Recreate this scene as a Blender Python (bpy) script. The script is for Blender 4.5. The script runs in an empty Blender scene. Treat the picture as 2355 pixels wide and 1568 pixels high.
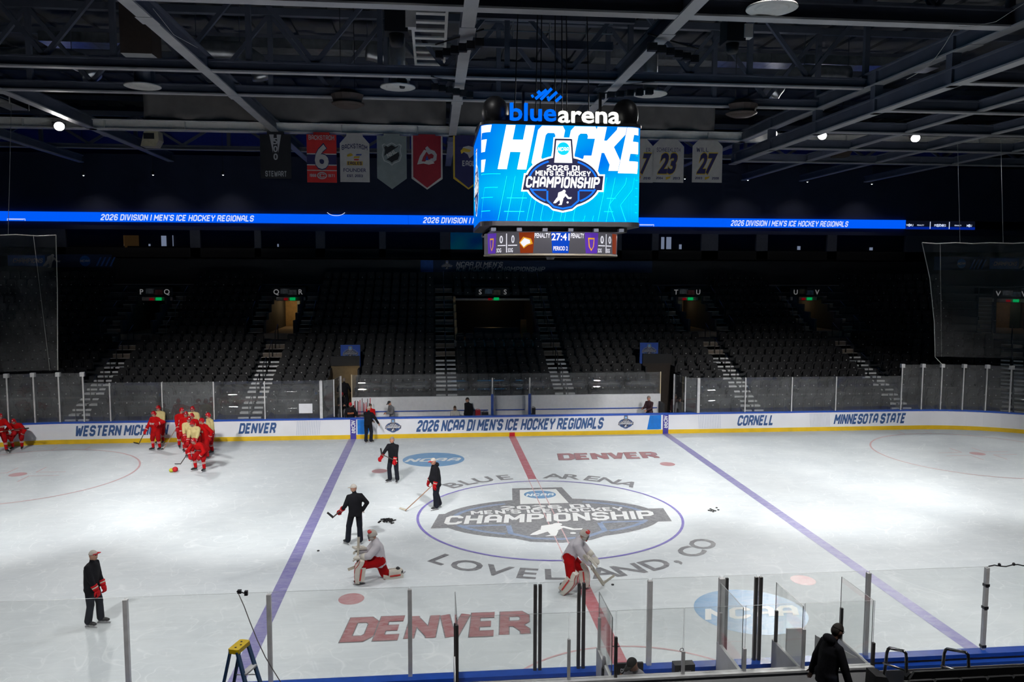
import bpy, bmesh, math, random
import numpy as np
from mathutils import Vector, Matrix, Euler
R = random.Random(7)
S = bpy.context.scene
COL = S.collection
PI = math.pi
# ------------------------------------------------------------------ camera
FPX, PITCH, ROLL, YAW = 1830.95, math.radians(84.97), math.radians(0.18), math.radians(-5.66)
CPOS = Vector((-3.98, -27.02, 8.43))
IW, IH = 2355.0, 1568.0
CR = (Matrix.Rotation(YAW, 3, 'Z') @ Matrix.Rotation(PITCH, 3, 'X') @ Matrix.Rotation(ROLL, 3, 'Z'))
cd = bpy.data.cameras.new('camera')
cam = bpy.data.objects.new('camera', cd)
COL.objects.link(cam)
cd.sensor_width = 36.0
cd.lens = FPX * 36.0 / IW
cd.clip_end = 300
cam.matrix_world = Matrix.Translation(CPOS) @ CR.to_4x4()
S.camera = cam
# ------------------------------------------------------------------ world, exposure
w = bpy.data.worlds.new('arena_air')
S.world = w
w.use_nodes = True
w.node_tree.nodes['Background'].inputs[0].default_value = (0.02, 0.024, 0.035, 1)
w.node_tree.nodes['Background'].inputs[1].default_value = 0.25
S.view_settings.view_transform = 'Standard'
S.view_settings.look = 'None'
S.view_settings.exposure = 0.0
S.view_settings.gamma = 1.0
S.view_settings.use_curve_mapping = False
S.cycles.max_bounces = 5
S.cycles.diffuse_bounces = 3
S.cycles.glossy_bounces = 3
S.cycles.transparent_max_bounces = 14
S.cycles.adaptive_threshold = 0.03
S.cycles.use_light_tree = False
S.cycles.sample_clamp_indirect = 4.0
S.cycles.caustics_reflective = False
S.cycles.caustics_refractive = False
# ------------------------------------------------------------------ arena floodlights (first four get fixtures with the roof) and added fill spots
LAMPS = []


def flood(loc, target, power, half, blend=0.5, size=0.35, col=(1.0, 0.985, 0.96)):
    l = bpy.data.lights.new('flood_and_fill_beam', 'SPOT')
    l.energy = power
    l.spot_size = math.radians(half * 2)
    l.spot_blend = blend
    l.shadow_soft_size = size
    l.color = col
    o = bpy.data.objects.new('flood_and_fill_beam', l)
    COL.objects.link(o)
    o.location = loc
    d = Vector(target) - Vector(loc)
    o.rotation_euler = d.to_track_quat('-Z', 'Y').to_euler()
    LAMPS.append((Vector(loc), d.normalized()))


FAR_LAMPS = ((-23.75, 18.4, 16.0), (15.7, 18.4, 16.4), (18.7, 18.4, 16.35), (24.5, 18.4, 16.3))
for p, t, e in zip(FAR_LAMPS, ((-13, -3, 0), (-9, -5, 0), (-2, -7, 0), (16, -4, 0)), (8000, 10500, 9500, 7500)):
    flood(p, t, e, 46, 1.0)
for fx in (-21, -11, 0.5, 11.5, 21.5):
    flood((fx, -15.5, 16.4), (fx * 0.86, 6.6, 0), 15500, 20.5, 0.6)
for fx in (-15, -5, 6, 16):  # additional fill spots placed out of frame, no fixtures built
    flood((fx, -6.0, 18.0), (fx, -5.0, 0), 2300, 52, 1.0)
for fx in (-14, -5, 4, 13):  # fill spots added to brighten the near posts, ladder and box, no fixtures
    flood((fx, -20.0, 16.4), (fx, -10.0, 0), 5200, 30, 1.0)


# ------------------------------------------------------------------ pixel (of the 2355 x 1568 frame) to a place in the arena
def ray(px, py):
    return CR @ Vector(((px - IW / 2) / FPX, -(py - IH / 2) / FPX, -1.0))


def onz(px, py, z=0.0):
    d = ray(px, py)
    return CPOS + d * ((z - CPOS.z) / d.z)


def ony(px, py, y):
    d = ray(px, py)
    return CPOS + d * ((y - CPOS.y) / d.y)


# ------------------------------------------------------------------ materials
MATS = {}


def mat(name, col=(0.5, 0.5, 0.5), rough=0.6, metal=0.0, spec=0.5, emit=None, es=1.0, var=0.12, scale=6.0, bump=0.0, bscale=40.0, alpha=None, coat=0.0):
    if name in MATS:
        return MATS[name]
    m = bpy.data.materials.new(name)
    m.use_nodes = True
    nt = m.node_tree
    b = nt.nodes['Principled BSDF']
    b.inputs['Roughness'].default_value = rough
    b.inputs['Metallic'].default_value = metal
    b.inputs['Specular IOR Level'].default_value = spec
    if coat:
        b.inputs['Coat Weight'].default_value = coat
    tc = nt.nodes.new('ShaderNodeTexCoord')
    n = nt.nodes.new('ShaderNodeTexNoise')
    n.inputs['Scale'].default_value = scale
    n.inputs['Detail'].default_value = 2
    nt.links.new(tc.outputs['Object'], n.inputs['Vector'])
    r = nt.nodes.new('ShaderNodeValToRGB')
    r.color_ramp.elements[0].position = 0.3
    r.color_ramp.elements[1].position = 0.7
    c = Vector(col[:3])
    r.color_ramp.elements[0].color = (*(c * (1 - var)), 1)
    r.color_ramp.elements[1].color = (*(c * (1 + var * 0.6)), 1)
    nt.links.new(n.outputs['Fac'], r.inputs['Fac'])
    if emit is None:
        nt.links.new(r.outputs['Color'], b.inputs['Base Color'])
    else:
        b.inputs['Base Color'].default_value = (*[x * 0.2 for x in emit], 1)
        b.inputs['Emission Color'].default_value = (*emit, 1)
        b.inputs['Emission Strength'].default_value = es
        b.inputs['Specular IOR Level'].default_value = 0.05
        m.cycles.emission_sampling = 'NONE' if name != 'ribbon_blue' else 'FRONT'
    if bump:
        n2 = nt.nodes.new('ShaderNodeTexNoise')
        n2.inputs['Scale'].default_value = bscale
        nt.links.new(tc.outputs['Object'], n2.inputs['Vector'])
        bp = nt.nodes.new('ShaderNodeBump')
        bp.inputs['Strength'].default_value = bump
        bp.inputs['Distance'].default_value = 0.02
        nt.links.new(n2.outputs['Fac'], bp.inputs['Height'])
        nt.links.new(bp.outputs['Normal'], b.inputs['Normal'])
    if alpha is not None:
        b.inputs['Alpha'].default_value = alpha
    MATS[name] = m
    return m


def srgb(r, g, b):
    f = lambda v: (v / 255 / 12.92) if v / 255 <= 0.04045 else ((v / 255 + 0.055) / 1.055) ** 2.4
    return (f(r), f(g), f(b))


def glassmat(name, tint, haze, ior=1.5, rough=0.0):
    """clear sheet: straight-through transparency, Fresnel mirror reflection and a little diffuse haze, for scratches and a painted veil"""
    if name in MATS:
        return MATS[name]
    m = bpy.data.materials.new(name)
    m.use_nodes = True
    nt = m.node_tree
    nt.nodes.remove(nt.nodes['Principled BSDF'])
    out = nt.nodes['Material Output']
    tr = nt.nodes.new('ShaderNodeBsdfTransparent')
    tr.inputs[0].default_value = (*tint, 1)
    gl = nt.nodes.new('ShaderNodeBsdfGlossy')
    gl.inputs['Roughness'].default_value = rough
    df = nt.nodes.new('ShaderNodeBsdfDiffuse')
    df.inputs[0].default_value = (0.7, 0.72, 0.74, 1)
    tc = nt.nodes.new('ShaderNodeTexCoord')
    ns = nt.nodes.new('ShaderNodeTexNoise')
    ns.inputs['Scale'].default_value = 1.3
    nt.links.new(tc.outputs['Object'], ns.inputs['Vector'])
    mu = nt.nodes.new('ShaderNodeMath')
    mu.operation = 'MULTIPLY'
    mu.inputs[1].default_value = haze * 2
    nt.links.new(ns.outputs['Fac'], mu.inputs[0])
    m1 = nt.nodes.new('ShaderNodeMixShader')
    nt.links.new(mu.outputs[0], m1.inputs[0])
    nt.links.new(tr.outputs[0], m1.inputs[1])
    nt.links.new(df.outputs[0], m1.inputs[2])
    fr = nt.nodes.new('ShaderNodeFresnel')
    # a sheet is entered and left at the same angle: use the entering-face value on its inner side as well
    ge = nt.nodes.new('ShaderNodeNewGeometry')
    ma = nt.nodes.new('ShaderNodeMath')
    ma.operation = 'MULTIPLY_ADD'
    ma.inputs[1].default_value = -2.0
    ma.inputs[2].default_value = 1.0
    nt.links.new(ge.outputs['Backfacing'], ma.inputs[0])
    pw = nt.nodes.new('ShaderNodeMath')
    pw.operation = 'POWER'
    pw.inputs[0].default_value = ior
    nt.links.new(ma.outputs[0], pw.inputs[1])
    nt.links.new(pw.outputs[0], fr.inputs['IOR'])
    m2 = nt.nodes.new('ShaderNodeMixShader')
    nt.links.new(fr.outputs[0], m2.inputs[0])
    nt.links.new(m1.outputs[0], m2.inputs[1])
    nt.links.new(gl.outputs[0], m2.inputs[2])
    nt.links.new(m2.outputs[0], out.inputs['Surface'])
    MATS[name] = m
    return m


# ------------------------------------------------------------------ mesh building
class MB:
    def __init__(s):
        s.v, s.f, s.m = [], [], []

    def add(s, vs, fs, mi=0):
        n = len(s.v)
        s.v += [tuple(q) for q in vs]
        s.f += [tuple(n + i for i in q) for q in fs]
        s.m += [mi] * len(fs)
        return s

    def box(s, lo, hi, mi=0):
        x0, y0, z0 = lo
        x1, y1, z1 = hi
        return s.add([(x0, y0, z0), (x1, y0, z0), (x1, y1, z0), (x0, y1, z0), (x0, y0, z1), (x1, y0, z1), (x1, y1, z1), (x0, y1, z1)],
                     [(0, 3, 2, 1), (4, 5, 6, 7), (0, 1, 5, 4), (1, 2, 6, 5), (2, 3, 7, 6), (3, 0, 4, 7)], mi)

    def hexa(s, a, mi=0):
        return s.add(a, [(0, 3, 2, 1), (4, 5, 6, 7), (0, 1, 5, 4), (1, 2, 6, 5), (2, 3, 7, 6), (3, 0, 4, 7)], mi)

    def bar(s, p0, p1, w, h, up=(0, 0, 1), mi=0):
        """box of section w x h running from p0 to p1 (centre line)"""
        p0, p1 = Vector(p0), Vector(p1)
        d = (p1 - p0).normalized()
        u = Vector(up)
        if abs(d.dot(u)) > 0.98:
            u = Vector((0, 1, 0))
        a = d.cross(u).normalized() * (w / 2)
        b = a.cross(d).normalized() * (h / 2)
        return s.hexa([p0 - a - b, p0 + a - b, p1 + a - b, p1 - a - b, p0 - a + b, p0 + a + b, p1 + a + b, p1 - a + b], mi)

    def tube(s, pts, r, n=8, mi=0, cap=True):
        pts = [Vector(p) for p in pts]
        rs = r if isinstance(r, (list, tuple)) else [r] * len(pts)
        base = len(s.v)
        prev = None
        for i, p in enumerate(pts):
            d = (pts[min(i + 1, len(pts) - 1)] - pts[max(i - 1, 0)]).normalized()
            if prev is None:
                u = Vector((0, 0, 1)) if abs(d.z) < 0.95 else Vector((1, 0, 0))
            else:
                u = prev
            a = (u - d * u.dot(d)).normalized()
            prev = a
            b = d.cross(a)
            for k in range(n):
                t = 2 * PI * k / n
                s.v.append(tuple(p + (a * math.cos(t) + b * math.sin(t)) * rs[i]))
        for i in range(len(pts) - 1):
            for k in range(n):
                q = base + i * n
                s.f.append((q + k, q + (k + 1) % n, q + n + (k + 1) % n, q + n + k))
                s.m.append(mi)
        if cap:
            s.f.append(tuple(base + k for k in range(n))[::-1])
            s.f.append(tuple(base + (len(pts) - 1) * n + k for k in range(n)))
            s.m += [mi, mi]
        return s

    def lathe(s, prof, c=(0, 0, 0), n=16, mi=0, axis='z'):
        base = len(s.v)
        for (r, z) in prof:
            for k in range(n):
                t = 2 * PI * k / n
                q = (r * math.cos(t), r * math.sin(t), z)
                if axis == 'y':
                    q = (q[0], q[2], q[1])
                elif axis == 'x':
                    q = (q[2], q[0], q[1])
                s.v.append((c[0] + q[0], c[1] + q[1], c[2] + q[2]))
        for i in range(len(prof) - 1):
            for k in range(n):
                q = base + i * n
                s.f.append((q + k, q + (k + 1) % n, q + n + (k + 1) % n, q + n + k))
                s.m.append(mi)
        s.f.append(tuple(base + k for k in range(n))[::-1])
        s.f.append(tuple(base + (len(prof) - 1) * n + k for k in range(n)))
        s.m += [mi, mi]
        return s

    def ball(s, c, r, n=12, m=8, mi=0, rot=None):
        r = (r, r, r) if not isinstance(r, (list, tuple)) else r
        base = len(s.v)
        c = Vector(c)
        for i in range(m + 1):
            ph = PI * i / m
            for k in range(n):
                t = 2 * PI * k / n
                q = Vector((r[0] * math.sin(ph) * math.cos(t), r[1] * math.sin(ph) * math.sin(t), r[2] * math.cos(ph)))
                if rot is not None:
                    q = rot @ q
                s.v.append(tuple(c + q))
        for i in range(m):
            for k in range(n):
                q = base + i * n
                if i == 0:
                    s.f.append((q + k, q + n + k, q + n + (k + 1) % n))
                elif i == m - 1:
                    s.f.append((q + k, q + n + k, q + (k + 1) % n))
                else:
                    s.f.append((q + k, q + n + k, q + n + (k + 1) % n, q + (k + 1) % n))
                s.m.append(mi)
        return s

    def prism(s, poly, fn, t0, t1, mi=0):
        """closed 2-D outline pushed through fn(u, v, t) between t0 and t1"""
        n = len(poly)
        base = len(s.v)
        for t in (t0, t1):
            s.v += [tuple(fn(u, v, t)) for u, v in poly]
        s.f.append(tuple(base + i for i in range(n))[::-1])
        s.f.append(tuple(base + n + i for i in range(n)))
        s.m += [mi, mi]
        for i in range(n):
            j = (i + 1) % n
            s.f.append((base + i, base + j, base + n + j, base + n + i))
            s.m.append(mi)
        return s

    def mesh(s, name, mats):
        me = bpy.data.meshes.new(name)
        me.from_pydata(s.v, [], s.f)
        for q in (mats if isinstance(mats, (list, tuple)) else [mats]):
            me.materials.append(q)
        if any(s.m):
            me.polygons.foreach_set('material_index', s.m)
        me.update()
        return me

    def build(s, name, mats, parent=None, smooth=False, fix=True):
        me = s.mesh(name, mats)
        if fix:
            bm = bmesh.new()
            bm.from_mesh(me)
            bmesh.ops.recalc_face_normals(bm, faces=bm.faces)
            bm.to_mesh(me)
            bm.free()
        if smooth:
            me.polygons.foreach_set('use_smooth', [True] * len(me.polygons))
        return link(name, me, parent)


def link(name, me, parent=None):
    o = bpy.data.objects.new(name, me)
    COL.objects.link(o)
    if parent is not None:
        o.parent = parent
    return o


def tag(o, label=None, cat=None, group=None, kind=None):
    for k, v in (('label', label), ('category', cat), ('group', group), ('kind', kind)):
        if v:
            o[k] = v
    return o


def thing(name, loc, label, cat, group=None, rz=0.0, kind=None):
    o = bpy.data.objects.new(name, None)
    COL.objects.link(o)
    o.location = loc
    o.rotation_euler = (0, 0, rz)
    o.empty_display_size = 0.2
    return tag(o, label, cat, group, kind)


def dup(o, parent=None):
    c = o.copy()
    COL.objects.link(c)
    if parent is not None:
        c.parent = parent
    for ch in list(o.children):
        dup(ch, c)
    return c


# ------------------------------------------------------------------ lettering: a block stroke alphabet (cut corners) and the built-in face
K = 0.9
GL = {
    'A': [[(0, 0), (0, 4.6), (K, 6), (4 - K, 6), (4, 4.6), (4, 0)], [(0, 2.4), (4, 2.4)]],
    'B': [[(0, 0), (0, 6), (3.1, 6), (4, 5.2), (4, 3.9), (3.2, 3.1), (0, 3.1)], [(3.2, 3.1), (4, 2.3), (4, .8), (3.1, 0), (0, 0)]],
    'C': [[(4, 4.3), (4, 5.1), (4 - K, 6), (K, 6), (0, 5.1), (0, .9), (K, 0), (4 - K, 0), (4, .9), (4, 1.7)]],
    'D': [[(0, 0), (0, 6), (3, 6), (4, 5), (4, 1), (3, 0), (0, 0)]],
    'E': [[(3.7, 6), (0, 6), (0, 0), (3.7, 0)], [(0, 3.05), (3.1, 3.05)]],
    'F': [[(3.7, 6), (0, 6), (0, -.6)], [(0, 3.05), (3.1, 3.05)]],
    'G': [[(4, 4.4), (4, 5.1), (4 - K, 6), (K, 6), (0, 5.1), (0, .9), (K, 0), (4 - K, 0), (4, .9), (4, 2.8), (2.2, 2.8)]],
    'H': [[(0, -.6), (0, 6.6)], [(4, -.6), (4, 6.6)], [(0, 3), (4, 3)]],
    'I': [[(0.1, -.6), (0.1, 6.6)]],
    'J': [[(3.4, 6.6), (3.4, .9), (2.5, 0), (.9, 0), (0, .9), (0, 1.9)]],
    'K': [[(0, -.6), (0, 6.6)], [(4, 6.6), (4, 5.4), (1.9, 3.1), (4, .7), (4, -.6)], [(0, 3.1), (1.9, 3.1)]],
    'L': [[(0, 6.6), (0, 0), (3.6, 0)]],
    'M': [[(0, -.6), (0, 6.6)], [(0.1, 5.9), (2.5, 2.0)], [(2.5, 2.0), (4.9, 5.9)], [(5, -.6), (5, 6.6)]],
    'N': [[(0, -.6), (0, 6.6)], [(0, 5.9), (4, .1)], [(4, -.6), (4, 6.6)]],
    'O': [[(K, 0), (0, .9), (0, 5.1), (K, 6), (4 - K, 6), (4, 5.1), (4, .9), (4 - K, 0), (K, 0)]],
    'P': [[(0, -.6), (0, 6), (3.1, 6), (4, 5.1), (4, 3.4), (3.1, 2.6), (0, 2.6)]],
    'Q': [[(K, 0), (0, .9), (0, 5.1), (K, 6), (4 - K, 6), (4, 5.1), (4, .9), (4 - K, 0), (K, 0)], [(2.4, 1.6), (4.2, -.5)]],
    'R': [[(0, -.6), (0, 6), (3.1, 6), (4, 5.1), (4, 3.6), (3.1, 2.8), (0, 2.8)], [(2.1, 2.8), (4, .6), (4, -.6)]],
    'S': [[(4, 4.5), (4, 5.1), (4 - K, 6), (K, 6), (0, 5.1), (0, 3.9), (.9, 3.1), (3.1, 3), (4, 2.2), (4, .9), (4 - K, 0), (K, 0), (0, .9), (0, 1.6)]],
    'T': [[(0, 6), (4, 6)], [(2, 6), (2, -.6)]],
    'U': [[(0, 6.6), (0, .9), (K, 0), (4 - K, 0), (4, .9), (4, 6.6)]],
    'V': [[(-.1, 6.6), (1.75, -.6)], [(4.1, 6.6), (2.25, -.6)]],
    'W': [[(-.1, 6.6), (1.0, -.6)], [(1.3, -.6), (2.6, 5)], [(2.8, 5), (4.1, -.6)], [(4.4, -.6), (5.5, 6.6)]],
    'X': [[(0, 6.6), (4, -.6)], [(4, 6.6), (0, -.6)]],
    'Y': [[(0, 6.6), (0, 5), (2, 2.8), (4, 5), (4, 6.6)], [(2, 2.8), (2, -.6)]],
    'Z': [[(-.3, 6), (4.3, 6)], [(3.9, 5.9), (.1, .1)], [(-.3, 0), (4.3, 0)]],
    '0': [[(K, 0), (0, .9), (0, 5.1), (K, 6), (3.6 - K, 6), (3.6, 5.1), (3.6, .9), (3.6 - K, 0), (K, 0)]],
    '1': [[(0, 5), (1.3, 6), (1.3, -.6)]],
    '2': [[(0, 4.6), (0, 5.1), (K, 6), (3.8 - K, 6), (3.8, 5.1), (3.8, 4), (0, .9), (0, 0), (3.8, 0)]],
    '3': [[(0, 5.1), (K, 6), (3, 6), (3.8, 5.2), (3.8, 3.9), (3, 3.1), (1.4, 3.1)], [(3, 3.1), (3.8, 2.3), (3.8, .8), (3, 0), (K, 0), (0, .9)]],
    '4': [[(2.9, -.6), (2.9, 6), (0, 2), (0, 1.4), (4, 1.4)]],
    '5': [[(3.6, 6), (0, 6), (0, 3.4), (2.8, 3.4), (3.7, 2.6), (3.7, .9), (2.8, 0), (.8, 0), (0, .9)]],
    '6': [[(3.7, 5.1), (2.9, 6), (.9, 6), (0, 5.1), (0, .9), (.9, 0), (2.9, 0), (3.7, .9), (3.7, 2.5), (2.9, 3.3), (0, 3.3)]],
    '7': [[(0, 6), (4.2, 6)], [(3.75, 6.0), (1.2, -.6)]],
    '8': [[(.9, 3.1), (0, 3.9), (0, 5.2), (.9, 6), (2.9, 6), (3.7, 5.2), (3.7, 3.9), (2.9, 3.1), (.9, 3.1), (0, 2.3), (0, .8), (.9, 0), (2.9, 0), (3.7, .8), (3.7, 2.3), (2.9, 3.1)]],
    '9': [[(0, .9), (.9, 0), (2.9, 0), (3.7, .9), (3.7, 5.1), (2.9, 6), (.9, 6), (0, 5.1), (0, 3.6), (.9, 2.8), (3.7, 2.8)]],
    "'": [[(0, 6.6), (0, 4.9)]], ':': [[(0, 4.6), (0, 3.6)], [(0, 2), (0, 1)]], '|': [[(0, -.6), (0, 6.6)]], '.': [[(0, -.6), (0, .5)]], ',': [[(.3, .5), (0, -1.2)]], '-': [[(0, 3), (2, 3)]],
}


def stroke(pts, t):
    """mitred ribbon of half-width t along a polyline: list of quads"""
    pts = [Vector(p) for p in pts]
    n = len(pts)
    closed = (pts[0] - pts[-1]).length < 1e-6
    off = []
    for i in range(n):
        if closed and i in (0, n - 1):
            a, b = pts[n - 2], pts[1]
        else:
            a, b = pts[max(i - 1, 0)], pts[min(i + 1, n - 1)]
        d0 = (pts[i] - a) if a is not pts[i] and (pts[i] - a).length > 1e-9 else (b - pts[i])
        d1 = (b - pts[i]) if b is not pts[i] and (b - pts[i]).length > 1e-9 else d0
        d0, d1 = d0.normalized(), d1.normalized()
        n0, n1 = Vector((-d0.y, d0.x)), Vector((-d1.y, d1.x))
        m = n0 + n1
        m = m.normalized() if m.length > 1e-6 else n0
        off.append(m * (t / max(m.dot(n0), 0.6)))
    q = []
    for i in range(n - 1):
        q.append([pts[i] + off[i], pts[i] - off[i], pts[i + 1] - off[i + 1], pts[i + 1] + off[i + 1]])
    return q


def block(s, cap, wid=None, slant=0.2, bold=0.62, gap=1.05, sx=1.0, anchor='c', grow=0.0):
    """block lettering as quads [[(u, v) x 4]], cap height cap, squeezed to width wid, origin at its centre"""
    quads, x = [], 0.0
    for ch in s:
        if ch == ' ':
            x += 2.6
            continue
        g = GL[ch]
        wd = max(p[0] for l in g for p in l)
        for l in g:
            for q in stroke([(px + x, py) for px, py in l], bold + grow):
                quads.append(q)
        x += wd + 2 * 0.62 + gap
    x -= 2 * 0.62 + gap
    k = cap / 7.24
    kx = k * sx
    if wid:
        kx = wid / (x + 1.24)
    out = []
    for q in quads:
        r = []
        for p in q:
            u = (p.x - x / 2) * kx
            v = (p.y - 3.0) * k
            r.append((u + slant * v, v))
        out.append(r)
    return out, (x + 1.24) * kx


_dg = None


def face(s, cap, wid=None, slant=0.0, off=0.0, space=1.0):
    """built-in typeface -> polygons [[(u, v) ...]] centred on the origin"""
    c = bpy.data.curves.new('lettering', 'FONT')
    c.body = s
    c.align_x = 'CENTER'
    c.offset = off
    c.space_character = space
    c.resolution_u = 3
    c.fill_mode = 'FRONT'
    o = bpy.data.objects.new('lettering', c)
    COL.objects.link(o)
    bpy.context.view_layer.update()
    me = o.to_mesh()
    V = [(v.co.x, v.co.y) for v in me.vertices]
    F = [tuple(p.vertices) for p in me.polygons]
    o.to_mesh_clear()
    bpy.data.objects.remove(o)
    bpy.data.curves.remove(c)
    xs = [v[0] for v in V]
    ys = [v[1] for v in V]
    k = cap / 0.729
    kx = k if not wid else wid / (max(xs) - min(xs))
    cx = (max(xs) + min(xs)) / 2
    cy = 0.3645
    out = []
    for f in F:
        out.append([((V[i][0] - cx) * kx + slant * (V[i][1] - cy) * k, (V[i][1] - cy) * k) for i in f])
    return out, (max(xs) - min(xs)) * kx


def flat(name, polys, fn, m, parent=None, both=False):
    """flat print: polygons laid on a surface through fn(u, v) -> xyz"""
    mb = MB()
    off = stagger([[Vector(fn(u, v)) for u, v in q] for q in polys])
    for q in off:
        mb.add(q, [tuple(range(len(q)))])
    return mb.build(name, m, parent, fix=False)


def stagger(polys, step=0.00035):
    """overlapping inks of one print lie a hair apart, so that no two faces are coplanar"""
    out = []
    for i, q in enumerate(polys):
        n = Vector((0, 0, 0))
        for j in range(len(q)):
            a, b = q[j], q[(j + 1) % len(q)]
            n += Vector(((a.y - b.y) * (a.z + b.z), (a.z - b.z) * (a.x + b.x), (a.x - b.x) * (a.y + b.y)))
        if n.length > 1e-12:
            n.normalize()
        if n.z < -0.5 or (abs(n.z) <= 0.5 and (n.y > 0.3 or (abs(n.y) <= 0.3 and n.x > 0))):
            n = -n
            q = q[::-1]
        out.append([p + n * step * (i % 9) for p in q])
    return out


def ell(cx, cy, rx, ry, n=40, a0=0, a1=2 * PI):
    return [(cx + rx * math.cos(a0 + (a1 - a0) * i / n), cy + ry * math.sin(a0 + (a1 - a0) * i / n)) for i in range(n)]


def ringq(cx, cy, rx, ry, t, n=64, a0=0, a1=2 * PI):
    out = []
    for i in range(n):
        a, b = a0 + (a1 - a0) * i / n, a0 + (a1 - a0) * (i + 1) / n
        out.append([(cx + (rx - t) * math.cos(a), cy + (ry - t) * math.sin(a)), (cx + (rx + t) * math.cos(a), cy + (ry + t) * math.sin(a)),
                    (cx + (rx + t) * math.cos(b), cy + (ry + t) * math.sin(b)), (cx + (rx - t) * math.cos(b), cy + (ry - t) * math.sin(b))])
    return out


def rect(cx, cy, w, h, sl=0.0):
    return [(cx - w / 2 - sl * h / 2, cy - h / 2), (cx + w / 2 - sl * h / 2, cy - h / 2), (cx + w / 2 + sl * h / 2, cy + h / 2), (cx - w / 2 + sl * h / 2, cy + h / 2)]


def shift(polys, du, dv, k=1.0, ky=None):
    ky = k if ky is None else ky
    return [[(u * k + du, v * ky + dv) for u, v in q] for q in polys]


# ------------------------------------------------------------------ shared materials
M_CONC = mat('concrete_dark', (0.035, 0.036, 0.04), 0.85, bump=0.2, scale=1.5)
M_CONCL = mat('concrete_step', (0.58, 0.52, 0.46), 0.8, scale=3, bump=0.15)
M_NOSE = mat('step_metal', (0.75, 0.75, 0.76), 0.35, metal=0.2)
M_BLACK = mat('black_matte', (0.012, 0.012, 0.014), 0.7)
M_BLACKP = mat('black_plastic', (0.015, 0.015, 0.018), 0.4)
M_SEAT = mat('seat_plastic', (0.0065, 0.0065, 0.008), 0.5, spec=0.3, var=0.2)
M_DOT = mat('seat_badge', (0.55, 0.55, 0.55), 0.35, metal=0.4)
M_NAVY = mat('navy_paint', (0.026, 0.034, 0.075), 0.8, scale=0.5)
M_STEEL = mat('painted_steel', (0.085, 0.095, 0.13), 0.55, var=0.15, scale=1.2)
M_STEELL = mat('grey_steel', (0.36, 0.36, 0.37), 0.55, var=0.1, scale=1.2)
M_WHITEP = mat('white_paint', (0.62, 0.61, 0.58), 0.6, var=0.06)
M_ALU = mat('aluminium', (0.62, 0.62, 0.63), 0.45, metal=0.25)
M_DPOST = mat('dark_aluminium', (0.10, 0.095, 0.095), 0.4, metal=0.6)
M_GALV = mat('galvanised_duct', (0.55, 0.57, 0.60), 0.32, metal=0.9, scale=3, var=0.2)
M_DECK = mat('roof_deck', (0.10, 0.10, 0.105), 0.8, scale=0.6)
M_BEIGE = mat('beige_wall', (0.42, 0.30, 0.15), 0.8)
M_BOARD = mat('board_white', (0.80, 0.81, 0.86), 0.35, var=0.04, scale=1.0)
M_KICK = mat('kick_yellow', (0.72, 0.47, 0.01), 0.35, var=0.1, scale=2)
M_CAP = mat('cap_blue', (0.015, 0.075, 0.42), 0.35)
M_LETTER = mat('board_lettering', (0.028, 0.085, 0.24), 0.4)
M_PBLUE = mat('panel_blue', (0.0, 0.16, 0.58), 0.4)
M_GREYP = mat('bench_white', (0.68, 0.69, 0.71), 0.5, var=0.05)
M_EDGE = mat('glass_edge', (0.20, 0.22, 0.22), 0.4)
GLASS = glassmat('rink_glass', (0.985, 0.99, 0.985), 0.012)
GLASSF = glassmat('far_rink_glass', (0.96, 0.97, 0.97), 0.055, ior=1.75)  # haze raised to stand in for the pale veil of reflected ice

# ------------------------------------------------------------------ rink outline (rounded rectangle)
HL, HW, RC = 30.48, 12.954, 8.53


def rink_path(off=0.0, step=0.6):
    """closed list of (x, y, nx, ny), n pointing out of the rink, counter-clockwise from (HL, 0)"""
    out = []

    def seg(x0, y0, x1, y1, n):
        L = math.hypot(x1 - x0, y1 - y0)
        c = max(1, int(L / 1.2))
        for i in range(c):
            t = i / c
            out.append((x0 + (x1 - x0) * t + n[0] * off, y0 + (y1 - y0) * t + n[1] * off, n[0], n[1]))

    def arc(cx, cy, a0):
        c = 16
        for i in range(c):
            a = a0 + PI / 2 * i / c
            out.append((cx + (RC + off) * math.cos(a), cy + (RC + off) * math.sin(a), math.cos(a), math.sin(a)))
    xi, yi = HL - RC, HW - RC
    seg(HL, -yi, HL, yi, (1, 0))
    arc(xi, yi, 0)
    seg(xi, HW, -xi, HW, (0, 1))
    arc(-xi, yi, PI / 2)
    seg(-HL, yi, -HL, -yi, (-1, 0))
    arc(-xi, -yi, PI)
    seg(-xi, -HW, xi, -HW, (0, -1))
    arc(xi, -yi, -PI / 2)
    return out


# ------------------------------------------------------------------ shell
mb = MB()
mb.box((-52, -42, -0.4), (52, 40, -0.03))
floor = tag(mb.build('floor', M_CONC), 'dark concrete arena floor around the ice', None, None, 'structure')
# ice slab with skated surface
ice_m = bpy.data.materials.new('ice')
ice_m.use_nodes = True
nt = ice_m.node_tree
b = nt.nodes['Principled BSDF']
b.inputs['Roughness'].default_value = 0.3
b.inputs['Specular IOR Level'].default_value = 0.35
b.inputs['IOR'].default_value = 1.31
tc = nt.nodes.new('ShaderNodeTexCoord')
n1 = nt.nodes.new('ShaderNodeTexNoise')
n1.inputs['Scale'].default_value = 0.35
n1.inputs['Detail'].default_value = 5
n1.inputs['Roughness'].default_value = 0.7
nt.links.new(tc.outputs['Object'], n1.inputs['Vector'])
rp = nt.nodes.new('ShaderNodeValToRGB')
rp.color_ramp.elements[0].position = 0.35
rp.color_ramp.elements[0].color = (0.67, 0.725, 0.765, 1)
rp.color_ramp.elements[1].position = 0.68
rp.color_ramp.elements[1].color = (0.79, 0.84, 0.87, 1)
nt.links.new(n1.outputs['Fac'], rp.inputs['Fac'])
mp = nt.nodes.new('ShaderNodeMapping')
mp.inputs['Scale'].default_value = (0.25, 2.2, 1)
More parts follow.
